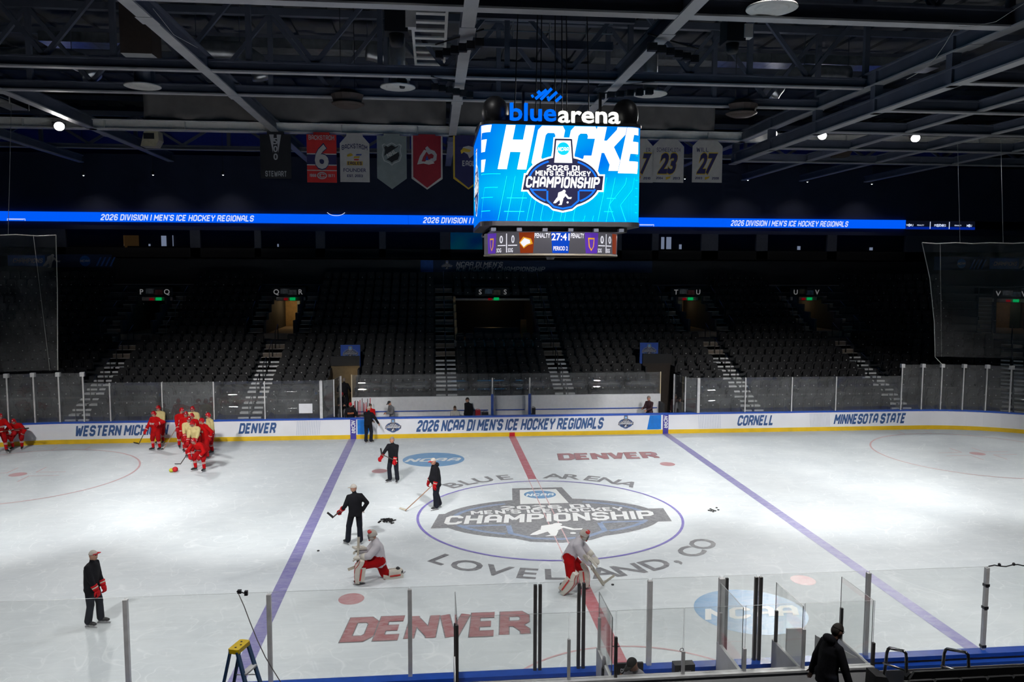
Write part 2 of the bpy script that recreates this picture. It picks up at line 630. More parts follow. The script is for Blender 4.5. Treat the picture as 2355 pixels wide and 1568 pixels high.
mp.inputs['Rotation'].default_value = (0, 0, 0.25)
nt.links.new(tc.outputs['Object'], mp.inputs['Vector'])
n2 = nt.nodes.new('ShaderNodeTexNoise')
n2.inputs['Scale'].default_value = 2.0
n2.inputs['Detail'].default_value = 6
n2.inputs['Roughness'].default_value = 0.75
n2.inputs['Distortion'].default_value = 1.2
nt.links.new(mp.outputs[0], n2.inputs['Vector'])
mx = nt.nodes.new('ShaderNodeMixRGB')
mx.blend_type = 'MULTIPLY'
mx.inputs[0].default_value = 0.22
nt.links.new(rp.outputs[0], mx.inputs[1])
nt.links.new(n2.outputs['Fac'], mx.inputs[2])
prev_ = mx.outputs[0]
for sc_, wd_, am_, ds_ in ((0.45, 0.006, 0.34, 2.0), (1.1, 0.010, 0.22, 1.4)):
    # skate tracks: thin level lines of a warped noise field
    nk = nt.nodes.new('ShaderNodeTexNoise')
    nk.inputs['Scale'].default_value = sc_
    nk.inputs['Detail'].default_value = 1.0
    nk.inputs['Distortion'].default_value = ds_
    nt.links.new(tc.outputs['Object'], nk.inputs['Vector'])
    cr = nt.nodes.new('ShaderNodeValToRGB')
    cr.color_ramp.elements[0].position = 0.5 - wd_ * 1.6
    cr.color_ramp.elements[0].color = (0, 0, 0, 1)
    cr.color_ramp.elements[1].position = 0.5
    cr.color_ramp.elements[1].color = (1, 1, 1, 1)
    e2 = cr.color_ramp.elements.new(0.5 + wd_ * 1.6)
    e2.color = (0, 0, 0, 1)
    nt.links.new(nk.outputs['Fac'], cr.inputs['Fac'])
    ml = nt.nodes.new('ShaderNodeMath')
    ml.operation = 'MULTIPLY'
    ml.inputs[1].default_value = am_
    nt.links.new(cr.outputs[0], ml.inputs[0])
    mk = nt.nodes.new('ShaderNodeMixRGB')
    mk.inputs[2].default_value = (0.90, 0.93, 0.95, 1)
    nt.links.new(ml.outputs[0], mk.inputs[0])
    nt.links.new(prev_, mk.inputs[1])
    prev_ = mk.outputs[0]
nt.links.new(prev_, b.inputs['Base Color'])
rr = nt.nodes.new('ShaderNodeMapRange')
rr.inputs['To Min'].default_value = 0.42
rr.inputs['To Max'].default_value = 0.7
nt.links.new(n2.outputs['Fac'], rr.inputs['Value'])
nt.links.new(rr.outputs[0], b.inputs['Roughness'])
mb = MB()
pts = rink_path(0.05)
mb.prism([(p[0], p[1]) for p in pts], lambda u, v, t: (u, v, t), -0.02, 0.0)
ice = tag(mb.build('ice_floor', ice_m), 'white ice sheet with painted lines and logos', None, None, 'structure')


def paint(name, col, worn=0.25, sc=2.2):
    """paint seen through skated ice: colour broken by pale scratches"""
    m = bpy.data.materials.new(name)
    m.use_nodes = True
    nt = m.node_tree
    b = nt.nodes['Principled BSDF']
    b.inputs['Roughness'].default_value = 0.35
    b.inputs['Specular IOR Level'].default_value = 0.35
    tc = nt.nodes.new('ShaderNodeTexCoord')
    mp = nt.nodes.new('ShaderNodeMapping')
    mp.inputs['Scale'].default_value = (1.0, 3.0, 1)
    mp.inputs['Rotation'].default_value = (0, 0, 0.4)
    nt.links.new(tc.outputs['Object'], mp.inputs['Vector'])
    n = nt.nodes.new('ShaderNodeTexNoise')
    n.inputs['Scale'].default_value = sc
    n.inputs['Detail'].default_value = 5
    n.inputs['Roughness'].default_value = 0.8
    n.inputs['Distortion'].default_value = 1.0
    nt.links.new(mp.outputs[0], n.inputs['Vector'])
    r = nt.nodes.new('ShaderNodeValToRGB')
    r.color_ramp.elements[0].position = 0.38
    r.color_ramp.elements[1].position = 0.72
    r.color_ramp.elements[0].color = (*col, 1)
    wc = tuple(c * (1 - worn) + 0.72 * worn for c in col)
    r.color_ramp.elements[1].color = (*wc, 1)
    nt.links.new(n.outputs['Fac'], r.inputs['Fac'])
    nt.links.new(r.outputs[0], b.inputs['Base Color'])
    return m


I_BLUE = paint('ice_blue_line', (0.21, 0.195, 0.45), 0.35)
I_SPOT = paint('ice_red_spot', (0.50, 0.24, 0.26), 0.4)
I_RED = paint('ice_red_line', (0.50, 0.13, 0.16), 0.35)
I_REDT = paint('ice_red_thin', (0.62, 0.36, 0.38), 0.45)
I_PURP = paint('ice_circle_blue', (0.20, 0.16, 0.55), 0.3)
I_GREY = paint('ice_grey', (0.15, 0.155, 0.17), 0.5, 7)
I_DGREY = paint('ice_dark_grey', (0.17, 0.175, 0.19), 0.4)
I_LBLUE = paint('ice_pale_blue', (0.14, 0.33, 0.58), 0.3)
I_MBLUE = paint('ice_mid_blue', (0.20, 0.28, 0.44), 0.4)
I_WHITE = paint('ice_white', (0.78, 0.80, 0.80), 0.1)
I_MAR = paint('ice_maroon', (0.38, 0.16, 0.17), 0.35)


def onice(z):
    return lambda u, v: (u, v, z)


def ice_print(name, polys, m, z=0.003, label=None):
    o = flat(name, polys, onice(z), m, ice)
    if label:
        o['label'] = label
    return o


for sx in (-1, 1):
    ice_print('blue_line', [rect(sx * 8.05, 0, 0.36, 2 * HW - 0.03)], I_BLUE, label='violet-blue zone line across the ice')
# centre line: solid outside the circle, two thin edge lines inside
ice_print('center_line', [rect(0, (HW + 4.5) / 2, 0.34, HW - 4.5), rect(0, -(HW + 4.5) / 2, 0.34, HW - 4.5)], I_RED, label='wide red centre line')
ice_print('center_line', [rect(-0.17, 0, 0.035, 9.0), rect(0.17, 0, 0.035, 9.0)], I_REDT, 0.009, label='two thin red lines crossing the centre circle')
ice_print('center_circle', ringq(0, -0.25, 4.55, 4.42, 0.045, 96), I_PURP, 0.007)
for q in ((873, 1083), (1535, 1067), (808, 1377), (1847, 1334)):
    p = onz(*q)
    ice_print('faceoff_spot', [ell(p.x, p.y, 0.33, 0.36, 28)], I_SPOT)
for q in ((41, 1091), (2248, 1043)):
    p = onz(*q)
    ice_print('faceoff_circle', ringq(p.x, p.y, 4.57, 4.57, 0.04, 72), I_REDT)
    ice_print('faceoff_spot', [ell(p.x, p.y, 0.34, 0.34, 28)], I_REDT)
    hs = []
    for sx in (-1, 1):
        for sy in (-1, 1):
            hs.append(rect(p.x + sx * (0.55 + 0.6), p.y + sy * 0.3, 1.2, 0.05))
            hs.append(rect(p.x + sx * 0.57, p.y + sy * (0.3 + 0.45), 0.05, 0.9))
            hs.append(rect(p.x + sx * 0.75, p.y + sy * (4.57 + 0.3), 0.05, 0.6))
    ice_print('faceoff_marks', hs, I_REDT)
for sx in (-1, 1):
    ice_print('goal_line', [rect(sx * 27.1, 0, 0.06, 24.0)], I_REDT)
ice_print('referee_crease', ringq(0, -13.1, 3.05, 3.05, 0.03, 40, 0.02, PI - 0.02), I_REDT)


# --- championship badge in unit width: layers of (colour key, polygons)
def badge():
    def U(pts):
        return [((x - 878) / 720.0, -(y - 860) / 720.0) for x, y in pts]
    L = []
    el = lambda g: [(878 + (322 + g) * math.cos(t), 852 + (212 + g) * math.sin(t)) for t in [2 * PI * i / 48 for i in range(48)]]
    bar = lambda g: [(527 - g, 925 + g), (552 - g, 797 - g), (1234 + g, 797 - g), (1222 + g, 920 + g)]
    sh = lambda g: [(725 - g, 930), (725 - g, 1020 + g * .5), (790, 1082 + g), (878, 1100 + g), (962, 1082 + g), (1035 + g, 1020 + g * .5), (1035 + g, 930)]
    tr = lambda g: [(790 - g, 700), (808 - g, 490 - g), (950 + g, 490 - g), (968 + g, 700)]
    L.append(('o', [U(el(16)), U(bar(14)), U(sh(16)), U(tr(16))]))
    L.append(('n', [U(el(0)), U(bar(0)), U(sh(0)), U(tr(4))]))
    arcs = []
    for a0, a1 in ((PI * 1.06, PI * 1.36), (PI * 1.64, PI * 1.94), (PI * 0.10, PI * 0.33), (PI * 0.67, PI * 0.90)):
        arcs += [U(q) for q in ringq(878, 852, 298, 190, 8, 10, a0, a1)]
    for q in stroke([(742, 930), (742, 1012), (800, 1066), (878, 1082), (955, 1066), (1016, 1012), (1016, 930)], 8):
        arcs.append(U([(p.x, p.y) for p in q]))
    arcs += [U(rect(670, 924, 130, 14)), U(rect(1085, 924, 130, 14))]
    L.append(('b', arcs))
    L.append(('w', [U([(800, 690), (816, 500), (942, 500), (958, 690)])]))
    L.append(('c', [U(ell(878, 570, 54, 54, 28))]))
    t, _ = block('NCAA', 34, 92, 0.2, 0.75)
    txt = [[((u + 878 - 878) / 720.0, (v + 860 - 574) / 720.0) for u, v in q] for q in t]
    for s, cy, cap, wd, sl in (('2026 DI', 733, 42, 285, 0.0), ("MEN'S ICE HOCKEY", 780, 42, 480, 0.0), ('CHAMPIONSHIP', 857, 92, 640, 0.12)):
        q4, _ = block(s, cap, wd, sl, 0.78)
        txt += [[(u / 720.0, (v + 860 - cy) / 720.0) for u, v in q] for q in q4]
    fig = [ell(888, 934, 14, 14, 14), [(838, 945), (876, 930), (908, 962), (884, 992), (868, 1012), (830, 990)], [(848, 1000), (882, 1000), (868, 1050), (836, 1052), (854, 1036)],
           [(828, 985), (852, 1005), (815, 1036), (794, 1036), (802, 1020)], [(888, 960), (904, 954), (930, 984), (956, 982), (950, 998), (922, 998)], ell(920, 1028, 9, 9, 10)]
    txt += [U(q) for q in fig]
    L.append(('t', txt))
    return L


BADGE = badge()


def put_badge(name, fn, mats, parent, label=None, d=0.004):
    """badge print: fn(u, v, depth) -> xyz, one child mesh with a slot per ink"""
    keys = sorted(set(k for k, _ in BADGE))
    mb = MB()
    for i, (k, polys) in enumerate(BADGE):
        for q in stagger([[Vector(fn(u, v, (i + 1) * d)) for u, v in q] for q in polys], d * 0.07):
            mb.add(q, [tuple(range(len(q)))], keys.index(k))
    o = mb.build(name, [mats[k] for k in keys], parent, fix=False)
    if label:
        o['label'] = label
    return o


IMATS = {'o': I_GREY, 'w': I_WHITE, 'n': I_GREY, 'b': I_MBLUE, 'c': I_LBLUE, 't': I_WHITE}
put_badge('center_logo', lambda u, v, d: (u * 8.1, v * 7.1 - 0.62, d * 0.35 + 0.001), IMATS, ice, 'grey championship badge painted in the centre circle')
# the two discs, the two team names and the ring of letters
for cx, cy in ((-4.0, 8.25), (3.85, -8.5)):
    ice_print('painted_disc', [ell(cx, cy, 1.38, 1.33, 48)], I_LBLUE, label='pale blue disc with white letters painted on the ice')
    t, _ = block('NCAA', 0.62, 2.35, 0.35, 0.8)
    ice_print('disc_lettering', shift(t, cx, cy - 0.1), I_WHITE, 0.006)
for cx, cy, wd, cap in ((3.95, 8.25, 4.55, 1.2), (-3.9, -8.65, 4.3, 1.2)):
    t, _ = block('DENVER', cap, wd, 0.1, 1.06, 0.75)
    ice_print('team_name_border', shift(t, cx, cy), I_DGREY, 0.003)
    t, _ = block('DENVER', cap, wd, 0.1, 0.88, 0.75)
    ice_print('team_name', shift(t, cx, cy), I_MAR, 0.007, label='maroon block lettering painted on the ice')
ringl = [('B', 1048, 1117, 1), ('L', 1082, 1111, 1), ('U', 1117, 1106, 1), ('E', 1165, 1102, 1), ('A', 1273, 1100, 1), ('R', 1313, 1101, 1), ('E', 1356, 1105, 1), ('N', 1394, 1109, 1), ('A', 1436, 1116, 1),
         ('L', 1032, 1281, -1), ('O', 1087, 1292, -1), ('V', 1153, 1301, -1), ('E', 1218, 1306, -1), ('L', 1275, 1307, -1), ('A', 1376, 1304, -1), ('N', 1422, 1293, -1), ('D', 1478, 1283, -1), (',', 1537, 1284, -1), ('C', 1556, 1260, -1), ('O', 1586, 1245, -1)]
ring_polys = []
for ch, px, py, s in ringl:
    p = onz(px, py)
    a = math.atan2(p.y + 0.25, p.x)
    rr_ = 5.25 if s > 0 else 5.45
    t, _ = face(ch, 0.78 if ch != ',' else 0.7, None, 0, 0.022)
    t = shift(t, 0, 0, 1.15, 1.0)
    if ch == ',':
        t = shift(face(',', 0.8, None, 0, 0.022)[0], 0, 0.1)
    ang = a - PI / 2 if s > 0 else a + PI / 2
    ca, sa = math.cos(ang), math.sin(ang)
    cx, cy = rr_ * math.cos(a), rr_ * math.sin(a) - 0.25
    ring_polys += [[(cx + u * ca - v * sa, cy + u * sa + v * ca) for u, v in q] for q in t]
ice_print('ring_lettering', ring_polys, I_DGREY, 0.004, label='grey letters in a ring around the centre circle')

# ------------------------------------------------------------------ dasher boards
far_path = [p for p in rink_path() if p[1] > -0.01]
far_path.sort(key=lambda p: (math.atan2(p[1], p[0])))
near_path = [p for p in rink_path() if p[1] <= 0.3]
near_path.sort(key=lambda p: (math.atan2(p[1] - 0.5, p[0])))


def extrude_path(mb, path, prof, mi=0):
    """prof: closed list of (outward offset, z)"""
    n = len(prof)
    base = len(mb.v)
    for (x, y, nx, ny) in path:
        for (o, z) in prof:
            mb.v.append((x + nx * o, y + ny * o, z))
    for i in range(len(path) - 1):
        for k in range(n):
            a = base + i * n
            mb.f.append((a + k, a + (k + 1) % n, a + n + (k + 1) % n, a + n + k))
            mb.m.append(mi)
    mb.f.append(tuple(base + k for k in range(n)))
    mb.f.append(tuple(base + (len(path) - 1) * n + k for k in range(n))[::-1])
    mb.m += [mi, mi]


def boards(path, label):
    t = thing('dasher_boards', (0, 0, 0), label, 'rink boards')
    for nm, prof, m in (('white_facing', [(0, .2), (.12, .2), (.12, 1.0), (0, 1.0)], M_BOARD), ('kick_plate', [(-.012, 0), (.12, 0), (.12, .21), (-.012, .21)], M_KICK),
                        ('cap_rail', [(-.03, 1.0), (.2, 1.0), (.2, 1.075), (-.03, 1.075)], M_CAP)):
        mb = MB()
        extrude_path(mb, path, prof)
        mb.build(nm, m, t)
    return t


farb = boards(far_path, 'long white rink boards with yellow kick plate and blue cap below the empty stand')
nearb = boards(near_path, 'rink boards with blue cap along the bottom edge of the picture')
nearb['label'] = 'near rink boards topped by a blue cap beside the scorekeeper box'


def onboard(x, z, d=0.012):
    """point on the far boards' ice-side face, d in front of it (follows the rounded corner)"""
    xi = HL - RC
    if abs(x) <= xi:
        return (x, HW - d, z)
    dx = abs(x) - xi
    a = min(dx / (RC * 1.02), PI / 2)
    r = RC - d
    return (math.copysign(xi + r * math.sin(a), x), (HW - RC) + r * math.cos(a), z)


def board_text(s, px0, px1, cap=0.5, z=0.63, m=M_LETTER, bold=0.86):
    x0, x1 = ony(px0, 980, HW).x, ony(px1, 980, HW).x
    t, _ = block(s, cap, x1 - x0, 0.2, bold)
    o = flat('board_lettering', [[(u, v) for u, v in q] for q in t], lambda u, v: onboard((x0 + x1) / 2 + u, z + v), m, farb)
    o['label'] = 'dark blue slanted team lettering'
    return o


board_text('WESTERN MICHIGAN', 174, 386)
board_text('DENVER', 551, 634)
board_text('2026 NCAA DI MEN\'S ICE HOCKEY REGIONALS', 960, 1387, 0.56, 0.61)
board_text('CORNELL', 1697, 1779, 0.52)
board_text('MINNESOTA STATE', 1919, 2081, 0.52, 0.62)
M_HATCH = mat('board_hatching', (0.50, 0.55, 0.68), 0.4)
for px0, px1 in ((683, 735), (1607, 1656), (1863, 1906)):
    qs = []
    x0, x1 = ony(px0, 980, HW).x, ony(px1, 980, HW).x
    for i in range(14):
        x = x0 + (x1 - x0) * i / 13
        qs.append(rect(x, 0.6, 0.02, 0.72, 0.08 * (1 if px0 < 1000 else -1)))
    flat('board_hatching', qs, lambda u, v: onboard(u, v), M_HATCH, farb)
M_PURPLE = mat('post_purple', (0.05, 0.04, 0.30), 0.4)
M_PRINTW = mat('print_white', (0.75, 0.76, 0.8), 0.45, var=0.03)
M_PRINTN = mat('print_navy', (0.03, 0.035, 0.07), 0.45)
M_PRINTB = mat('print_blue', (0.02, 0.14, 0.5), 0.45)
M_PRINTC = mat('print_cyan', (0.05, 0.35, 0.75), 0.45)
M_PRINTG = mat('print_grey', (0.25, 0.25, 0.28), 0.45)
BMATS = {'o': M_PRINTG, 'w': M_PRINTG, 'n': M_PRINTN, 'b': M_PRINTB, 'c': M_PRINTC, 't': M_PRINTW}
for px in (812.5, 1530.5):
    x = ony(px, 985, HW).x
    flat('zone_marker', [rect(x, 0.5, 0.29, 1.0)], lambda u, v: onboard(u, v, 0.018), M_PURPLE, farb)['label'] = 'purple-blue upright strip at the zone line'
    t, _ = block('NCAA', 0.2, 0.62, 0.2, 0.8)
    flat('zone_marker_lettering', [[(x + v, 0.62 - u) for u, v in q] for q in t], lambda u, v: onboard(u, v, 0.024), M_PRINTW, farb)
xa = [ony(px, 985, HW).x for px in (822, 857, 852)]
flat('blue_panel', [[(xa[0], .24), (xa[2] - .12, .24), (xa[1], .98), (xa[0], .98)]], lambda u, v: onboard(u, v, 0.012), M_PBLUE, farb)
xa = [ony(px, 985, HW).x for px in (1488, 1520, 1493)]
flat('blue_panel', [[(xa[0], .24), (xa[1], .24), (xa[1], .98), (xa[0] + .14, .98)]], lambda u, v: onboard(u, v, 0.012), M_PBLUE, farb)
for px in (904, 1439):
    x = ony(px, 980, HW).x
    put_badge('board_badge', lambda u, v, d: onboard(x + u * 0.8, 0.57 + v * 0.78, 0.004 + d), BMATS, farb, 'small grey and navy championship badge')
flat('center_mark', [rect(0, 0.105, 0.28, 0.2)], lambda u, v: onboard(u, v, 0.03), mat('kick_red', (0.5, 0.005, 0.01), 0.4), farb)['label'] = 'red square on the kick plate at centre ice'


# ------------------------------------------------------------------ glass
def to_px(p):
    q = CR.transposed() @ (Vector(p) - CPOS)
    return IW / 2 + FPX * q.x / -q.z, IH / 2 - FPX * q.y / -q.z


fine = []
for i in range(len(far_path) - 1):
    a, b = far_path[i], far_path[i + 1]
    for k in range(12):
        t = k / 12
        q = [a[j] + (b[j] - a[j]) * t for j in range(4)]
        fine.append(tuple(q))


def path_at_px(px, z=1.1):
    return min(fine, key=lambda q: abs(to_px((q[0], q[1], z))[0] - px) + (0 if q[1] > 4 else 999))


def pane(parent, a, b, z0, z1, th=0.014, m=GLASS, sl=0.0, sl2=None):
    a, b = Vector((a[0], a[1], 0)), Vector((b[0], b[1], 0))
    d = (b - a).normalized()
    n = Vector((-d.y, d.x, 0)) * th / 2
    g = d * 0.008
    a, b = a + g, b - g
    up0, up1 = Vector((0, 0, z0)), Vector((0, 0, z1))
    sl2 = sl if sl2 is None else sl2
    mb = MB()
    N_ = 6 if sl != sl2 else 1
    ring = []
    for i in range(N_ + 1):
        t = i / N_
        p, k = a.lerp(b, t), n * (sl + (sl2 - sl) * t)
        ring.append((p - n + up0, p + n + up0, p + n + k + up1, p - n + k + up1))
    for q in ring:
        mb.v += [tuple(v) for v in q]
    for i in range(N_):
        for j in range(4):
            mb.f.append((i * 4 + j, i * 4 + (j + 1) % 4, i * 4 + 4 + (j + 1) % 4, i * 4 + 4 + j))
            mb.m.append(1 if j == 2 else 0)
    mb.f += [(3, 2, 1, 0), tuple(N_ * 4 + j for j in range(4))]
    mb.m += [1, 1]
    o = mb.build('glass_pane', [m, M_EDGE], parent)
    if N_ > 1:
        o.data.polygons.foreach_set('use_smooth', [True] * (4 * N_) + [False, False])
    return o


def post(parent, p, z0, z1, w=0.06, m=M_ALU, name='post'):
    mb = MB()
    mb.box((p[0] - w / 2, p[1] - w / 2, z0), (p[0] + w / 2, p[1] + w / 2, z1))
    return mb.build(name, m, parent)


gl = thing('rink_glass', (0, 0, 0), 'clear glass panels on the far boards to the side of the red-shirted players', 'rink glass')
cols = [0, 22, 83, 140, 193]
P = [path_at_px(-60)] + [path_at_px(c) for c in cols]
gl2 = thing('rink_glass', (0, 0, 0), 'tall corner glass panels below the netting at the picture\'s edge, behind two bent players', 'rink glass')
for i in range(len(P) - 1):
    pane(gl2, P[i], P[i + 1], 1.08, 3.45, m=GLASSF, sl=(10, 13, 9, 6, 4)[i], sl2=(13, 9, 6, 4, 3)[i])
    if i:
        post(gl2, P[i + 1], 1.08, 3.45)
for p in P[2:]:
    mb = MB()
    mb.box((p[0] - 0.1, p[1] - 0.1, 3.3), (p[0] + 0.1, p[1] + 0.06, 3.5))
    mb.build('post_bracket', M_ALU, gl2)
P = [path_at_px(c) for c in (193, 255, 373, 491, 609, 740)]
for i in range(5):
    pane(gl, P[i], P[i + 1], 1.08, 2.97, m=GLASSF, sl=(2, 1, 0, 0, 6)[i], sl2=(1, 0, 0, 6, 11)[i])
    post(gl, P[i + 1], 1.08, 2.97, 0.05 if i < 4 else 0.14)
# return panel into the bench gate
xe = P[-1][0]
pane(gl, (xe + .1, HW), (xe + .55, HW + 0.35), 1.08, 2.97, m=GLASSF)
post(gl, (xe + .58, HW + 0.36), 1.08, 2.97, 0.05)
pane(gl, (xe + .58, HW + .36), (xe + .75, HW + 1.7), 1.08, 2.97, m=GLASSF)
post(gl, (xe + .78, HW + 1.7), 0.0, 2.97, 0.06)
sheet = ony(703, 939, HW - 0.03)
mb = MB()
mb.box((sheet.x - 0.33, HW - 0.03, sheet.z - 0.24), (sheet.x + 0.33, HW - 0.022, sheet.z + 0.24))
tag(mb.build('paper_sheet', M_PRINTW), 'white paper sheet taped to the glass beside the bench gate', 'paper')
gr = thing('rink_glass', (0, 0, 0), 'clear glass panels on the far boards above the lettering beside the bench', 'rink glass')
gr['label'] = 'low glass panels between the bench gate and the corner, above a short team name'
P = [path_at_px(c) for c in (1607, 1714, 1818, 1921)]
for i in range(3):
    pane(gr, P[i], P[i + 1], 1.07, 2.9, m=GLASSF, sl=(12, 8, 11)[i], sl2=(8, 11, 6)[i])
    post(gr, P[i + 1], 1.07, 2.9, 0.05)
post(gr, P[0], 1.07, 2.9, 0.14)
xe = P[0][0]
pane(gr, (xe - .1, HW), (xe - .55, HW + 0.35), 1.08, 2.9, m=GLASSF)
post(gr, (xe - .58, HW + 0.36), 1.08, 2.9, 0.05)
pane(gr, (xe - .58, HW + .36), (xe - .75, HW + 1.7), 1.08, 2.9, m=GLASSF)
post(gr, (xe - .78, HW + 1.7), 0.0, 2.9, 0.06)
gr2 = thing('rink_glass', (0, 0, 0), 'tall corner glass panels below the hanging net at the rounded corner of the boards', 'rink glass')
cols = [1921, 2072, 2117, 2163, 2213, 2265, 2322, 2400, 2500]
P = [path_at_px(c) for c in cols]
for i in range(len(P) - 1):
    pane(gr2, P[i], P[i + 1], 1.07, 3.5 if i else 2.9, m=GLASSF, sl=(6, 3, 5, 8, 10, 13, 11, 9)[i], sl2=(3, 5, 8, 10, 13, 11, 9, 8)[i])
    post(gr2, P[i + 1], 1.07, 3.5)
    if i:
        p = P[i]
        mb = MB()
        mb.box((p[0] - 0.1, p[1] - 0.1, 3.35), (p[0] + 0.1, p[1] + 0.06, 3.55))
        mb.build('post_bracket', M_ALU, gr2)


def wire(name, pts, r, m, parent=None, n=5):
    mb = MB()
    mb.tube(pts, r, n)
    return mb.build(name, m, parent, smooth=True)


M_CORD = mat('pale_cord', (0.45, 0.45, 0.42), 0.7)
M_NET = glassmat('netting', (0.90, 0.90, 0.90), 0.06, ior=1.0)
# protective netting hung from the roof on both ends
for sgn, lab in ((-1, 'dark see-through protective net hanging beside the dark banner with a white skater'), (1, 'see-through protective net hanging beside the corner seats, its edge gathered to a cord')):
    nt_ = thing('safety_net', (sgn * 22, 13, 3.5), lab, 'net')
    nt_.location = (0, 0, 0)
    if sgn < 0:
        e = [Vector((-21.75, 12.95, 10.05)), Vector((-21.8, 12.95, 7.5)), Vector((-21.9, 12.95, 5.0)), Vector((-21.95, 12.95, 3.6))]
    else:
        e = [ony(2120, 558, 13.0), ony(2138, 640, 13.0), ony(2148, 740, 12.98), ony(2150, 820, 12.96)]
    mb = MB()
    cols_ = 14
    nv = len(e)
    for j in range(cols_ + 1):
        t = j / cols_
        for q in e:
            x = q.x + sgn * t * 12
            dx = max(0, abs(x) - (HL - RC))
            y = 12.95 - (RC - math.sqrt(max(RC * RC - min(dx, 8.4) ** 2, 0))) + 0.12 * math.sin(j * 2.1) * (1 - t)
            mb.v.append((x, y, q.z))
    for j in range(cols_):
        for k in range(nv - 1):
            mb.f.append((j * nv + k, j * nv + k + 1, (j + 1) * nv + k + 1, (j + 1) * nv + k))
            mb.m.append(0)
    mb.build('mesh_sheet', M_NET, nt_, smooth=True, fix=False)
    wire('edge_cord', [q + Vector((0, -0.02, 0)) for q in e], 0.022, M_CORD, nt_)
    top = [Vector(mb.v[j * nv]) + Vector((0, 0, -0.05 * (j % 2))) for j in range(cols_ + 1)]
    wire('top_cord', top, 0.025, M_CORD, nt_)
    if sgn > 0:
        pb = path_at_px(2163)
        wire('tie_cord', [e[-1], Vector((pb[0], pb[1], 3.5))], 0.02, M_CORD, nt_)
    for k in (0.25, 0.6):
        q = e[0]
        wire('hanger_cable', [Vector((q.x + sgn * (0.4 + 7 * k), q.y, q.z)), Vector((q.x + sgn * (0.1 + 7 * k), q.y + 0.3, 16.2))], 0.012, M_CORD, nt_)
    wire('fold_cord', [e[0] + Vector((sgn * 1.0, -.05, 0)), e[-1] + Vector((sgn * 0.35, -.05, 0))], 0.008, M_CORD, nt_)
# ------------------------------------------------------------------ outer shell: walls and roof deck
mb = MB()
mb.box((-52, 36.5, -0.4), (52, 37, 21))
tag(mb.build('wall_far', M_NAVY), 'dark navy rear wall', None, None, 'structure')
for nm, lo, hi in (('wall_left', (-52.3, -42, -.4), (-52, 37, 21)), ('wall_right', (52, -42, -.4), (52.3, 37, 21)), ('wall_near', (-52, -42.3, -.4), (52, -42, 21))):
    mb = MB()
    mb.box(lo, hi)
    tag(mb.build(nm, M_NAVY), 'dark arena wall', None, None, 'structure')
mb = MB()
for i in range(52):
    x = -52 + i * 2
    mb.box((x, -42, 20.6), (x + 1.1, 37, 20.85))
    mb.box((x + 1.1, -42, 20.75), (x + 2.0, 37, 20.9))
tag(mb.build('ceiling', M_DECK), 'dark ribbed metal roof deck', None, None, 'structure')

# ------------------------------------------------------------------ far stand
SY0, XS, R0 = 14.6, 22.8, 8.0
DOT = [1.2, 1.58, 1.95, 2.40, 2.73, 3.08, 3.46, 3.86, 4.26, 4.69, 5.1, 5.52, 6.0, 6.48, 6.94, 7.44, 7.95]
NROW = 17
ZR = [d - 0.5 for d in DOT]


def smap(s, off):
    """stand plan: s along the front edge (straight, then round the corner), off = distance back"""
    a = abs(s)
    if a <= XS:
        return (s, SY0 + off)
    th = (a - XS) / 10.0
    return (math.copysign(XS + (R0 + off) * math.sin(th), s), SY0 - R0 + (R0 + off) * math.cos(th))


def sang(s):
    return 0.0 if abs(s) <= XS else -math.copysign((abs(s) - XS) / 10.0, s)


AIS = [-21.85, -13.4, -3.27, 3.27, 13.4, 21.95]
SVW = XS + 10 * math.radians(36)
AIS_C = [SVW, -SVW]
PORT = [(-21.85, 0.95), (-13.4, 0.95), (0.0, 2.65), (13.4, 0.95), (21.95, 0.95), (SVW, 1.0)]
GATE = [(-9.75, -8.15), (8.25, 10.0)]
SMIN, SMAX = -XS - 12.0, XS + 13.5


def blocked(k, s, pad=0.0):
    if k <= 4:
        for a, b in GATE:
            if a - pad < s < b + pad:
                return True
    if k == 0 and abs(s) < 8.4 + pad:
        return True
    for c, h in PORT:
        if 9 < k <= 13 and abs(s - c) < h + pad and abs(c) > 1:
            return True
        if 8 < k <= 13 and abs(s - c) < h + pad and abs(c) < 1:
            return True
    return False


stand = thing('seating_stand', (0, 0, 0), 'dark stepped concrete stand that carries the black seats', None, None, 0, 'structure')
for k in range(NROW):
    # cut the row into open intervals
    N = 460
    ss = [SMIN + (SMAX - SMIN) * i / N for i in range(N + 1)]
    edges = sorted(set([SMIN, SMAX] + [e for g in GATE for e in g] + [-8.4, 8.4] + [c - h for c, h in PORT] + [c + h for c, h in PORT] + [-XS, XS] + [XS + i for i in range(1, 14)] + [-XS - i for i in range(1, 12)]))
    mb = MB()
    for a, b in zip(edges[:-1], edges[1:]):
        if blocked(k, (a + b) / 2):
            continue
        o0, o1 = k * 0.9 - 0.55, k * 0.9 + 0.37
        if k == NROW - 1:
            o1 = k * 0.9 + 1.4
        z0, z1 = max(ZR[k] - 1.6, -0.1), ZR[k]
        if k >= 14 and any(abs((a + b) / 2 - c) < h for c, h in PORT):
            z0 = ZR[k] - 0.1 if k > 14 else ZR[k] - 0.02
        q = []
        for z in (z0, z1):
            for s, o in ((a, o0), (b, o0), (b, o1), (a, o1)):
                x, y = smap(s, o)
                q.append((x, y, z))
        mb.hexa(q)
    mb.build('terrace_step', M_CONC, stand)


class XF:
    """places something built around s: local x across the aisle, y = row offset, z up"""
    def __init__(s, c):
        s.c = c
        s.a = sang(c)
        x, y = smap(c, 0)
        s.m = Matrix.Translation((x, y, 0)) @ Matrix.Rotation(s.a, 4, 'Z')

    def put(s, o):
        o.matrix_local = s.m
        return o


def zrow(k):
    return ZR[max(0, min(NROW - 1, k))]


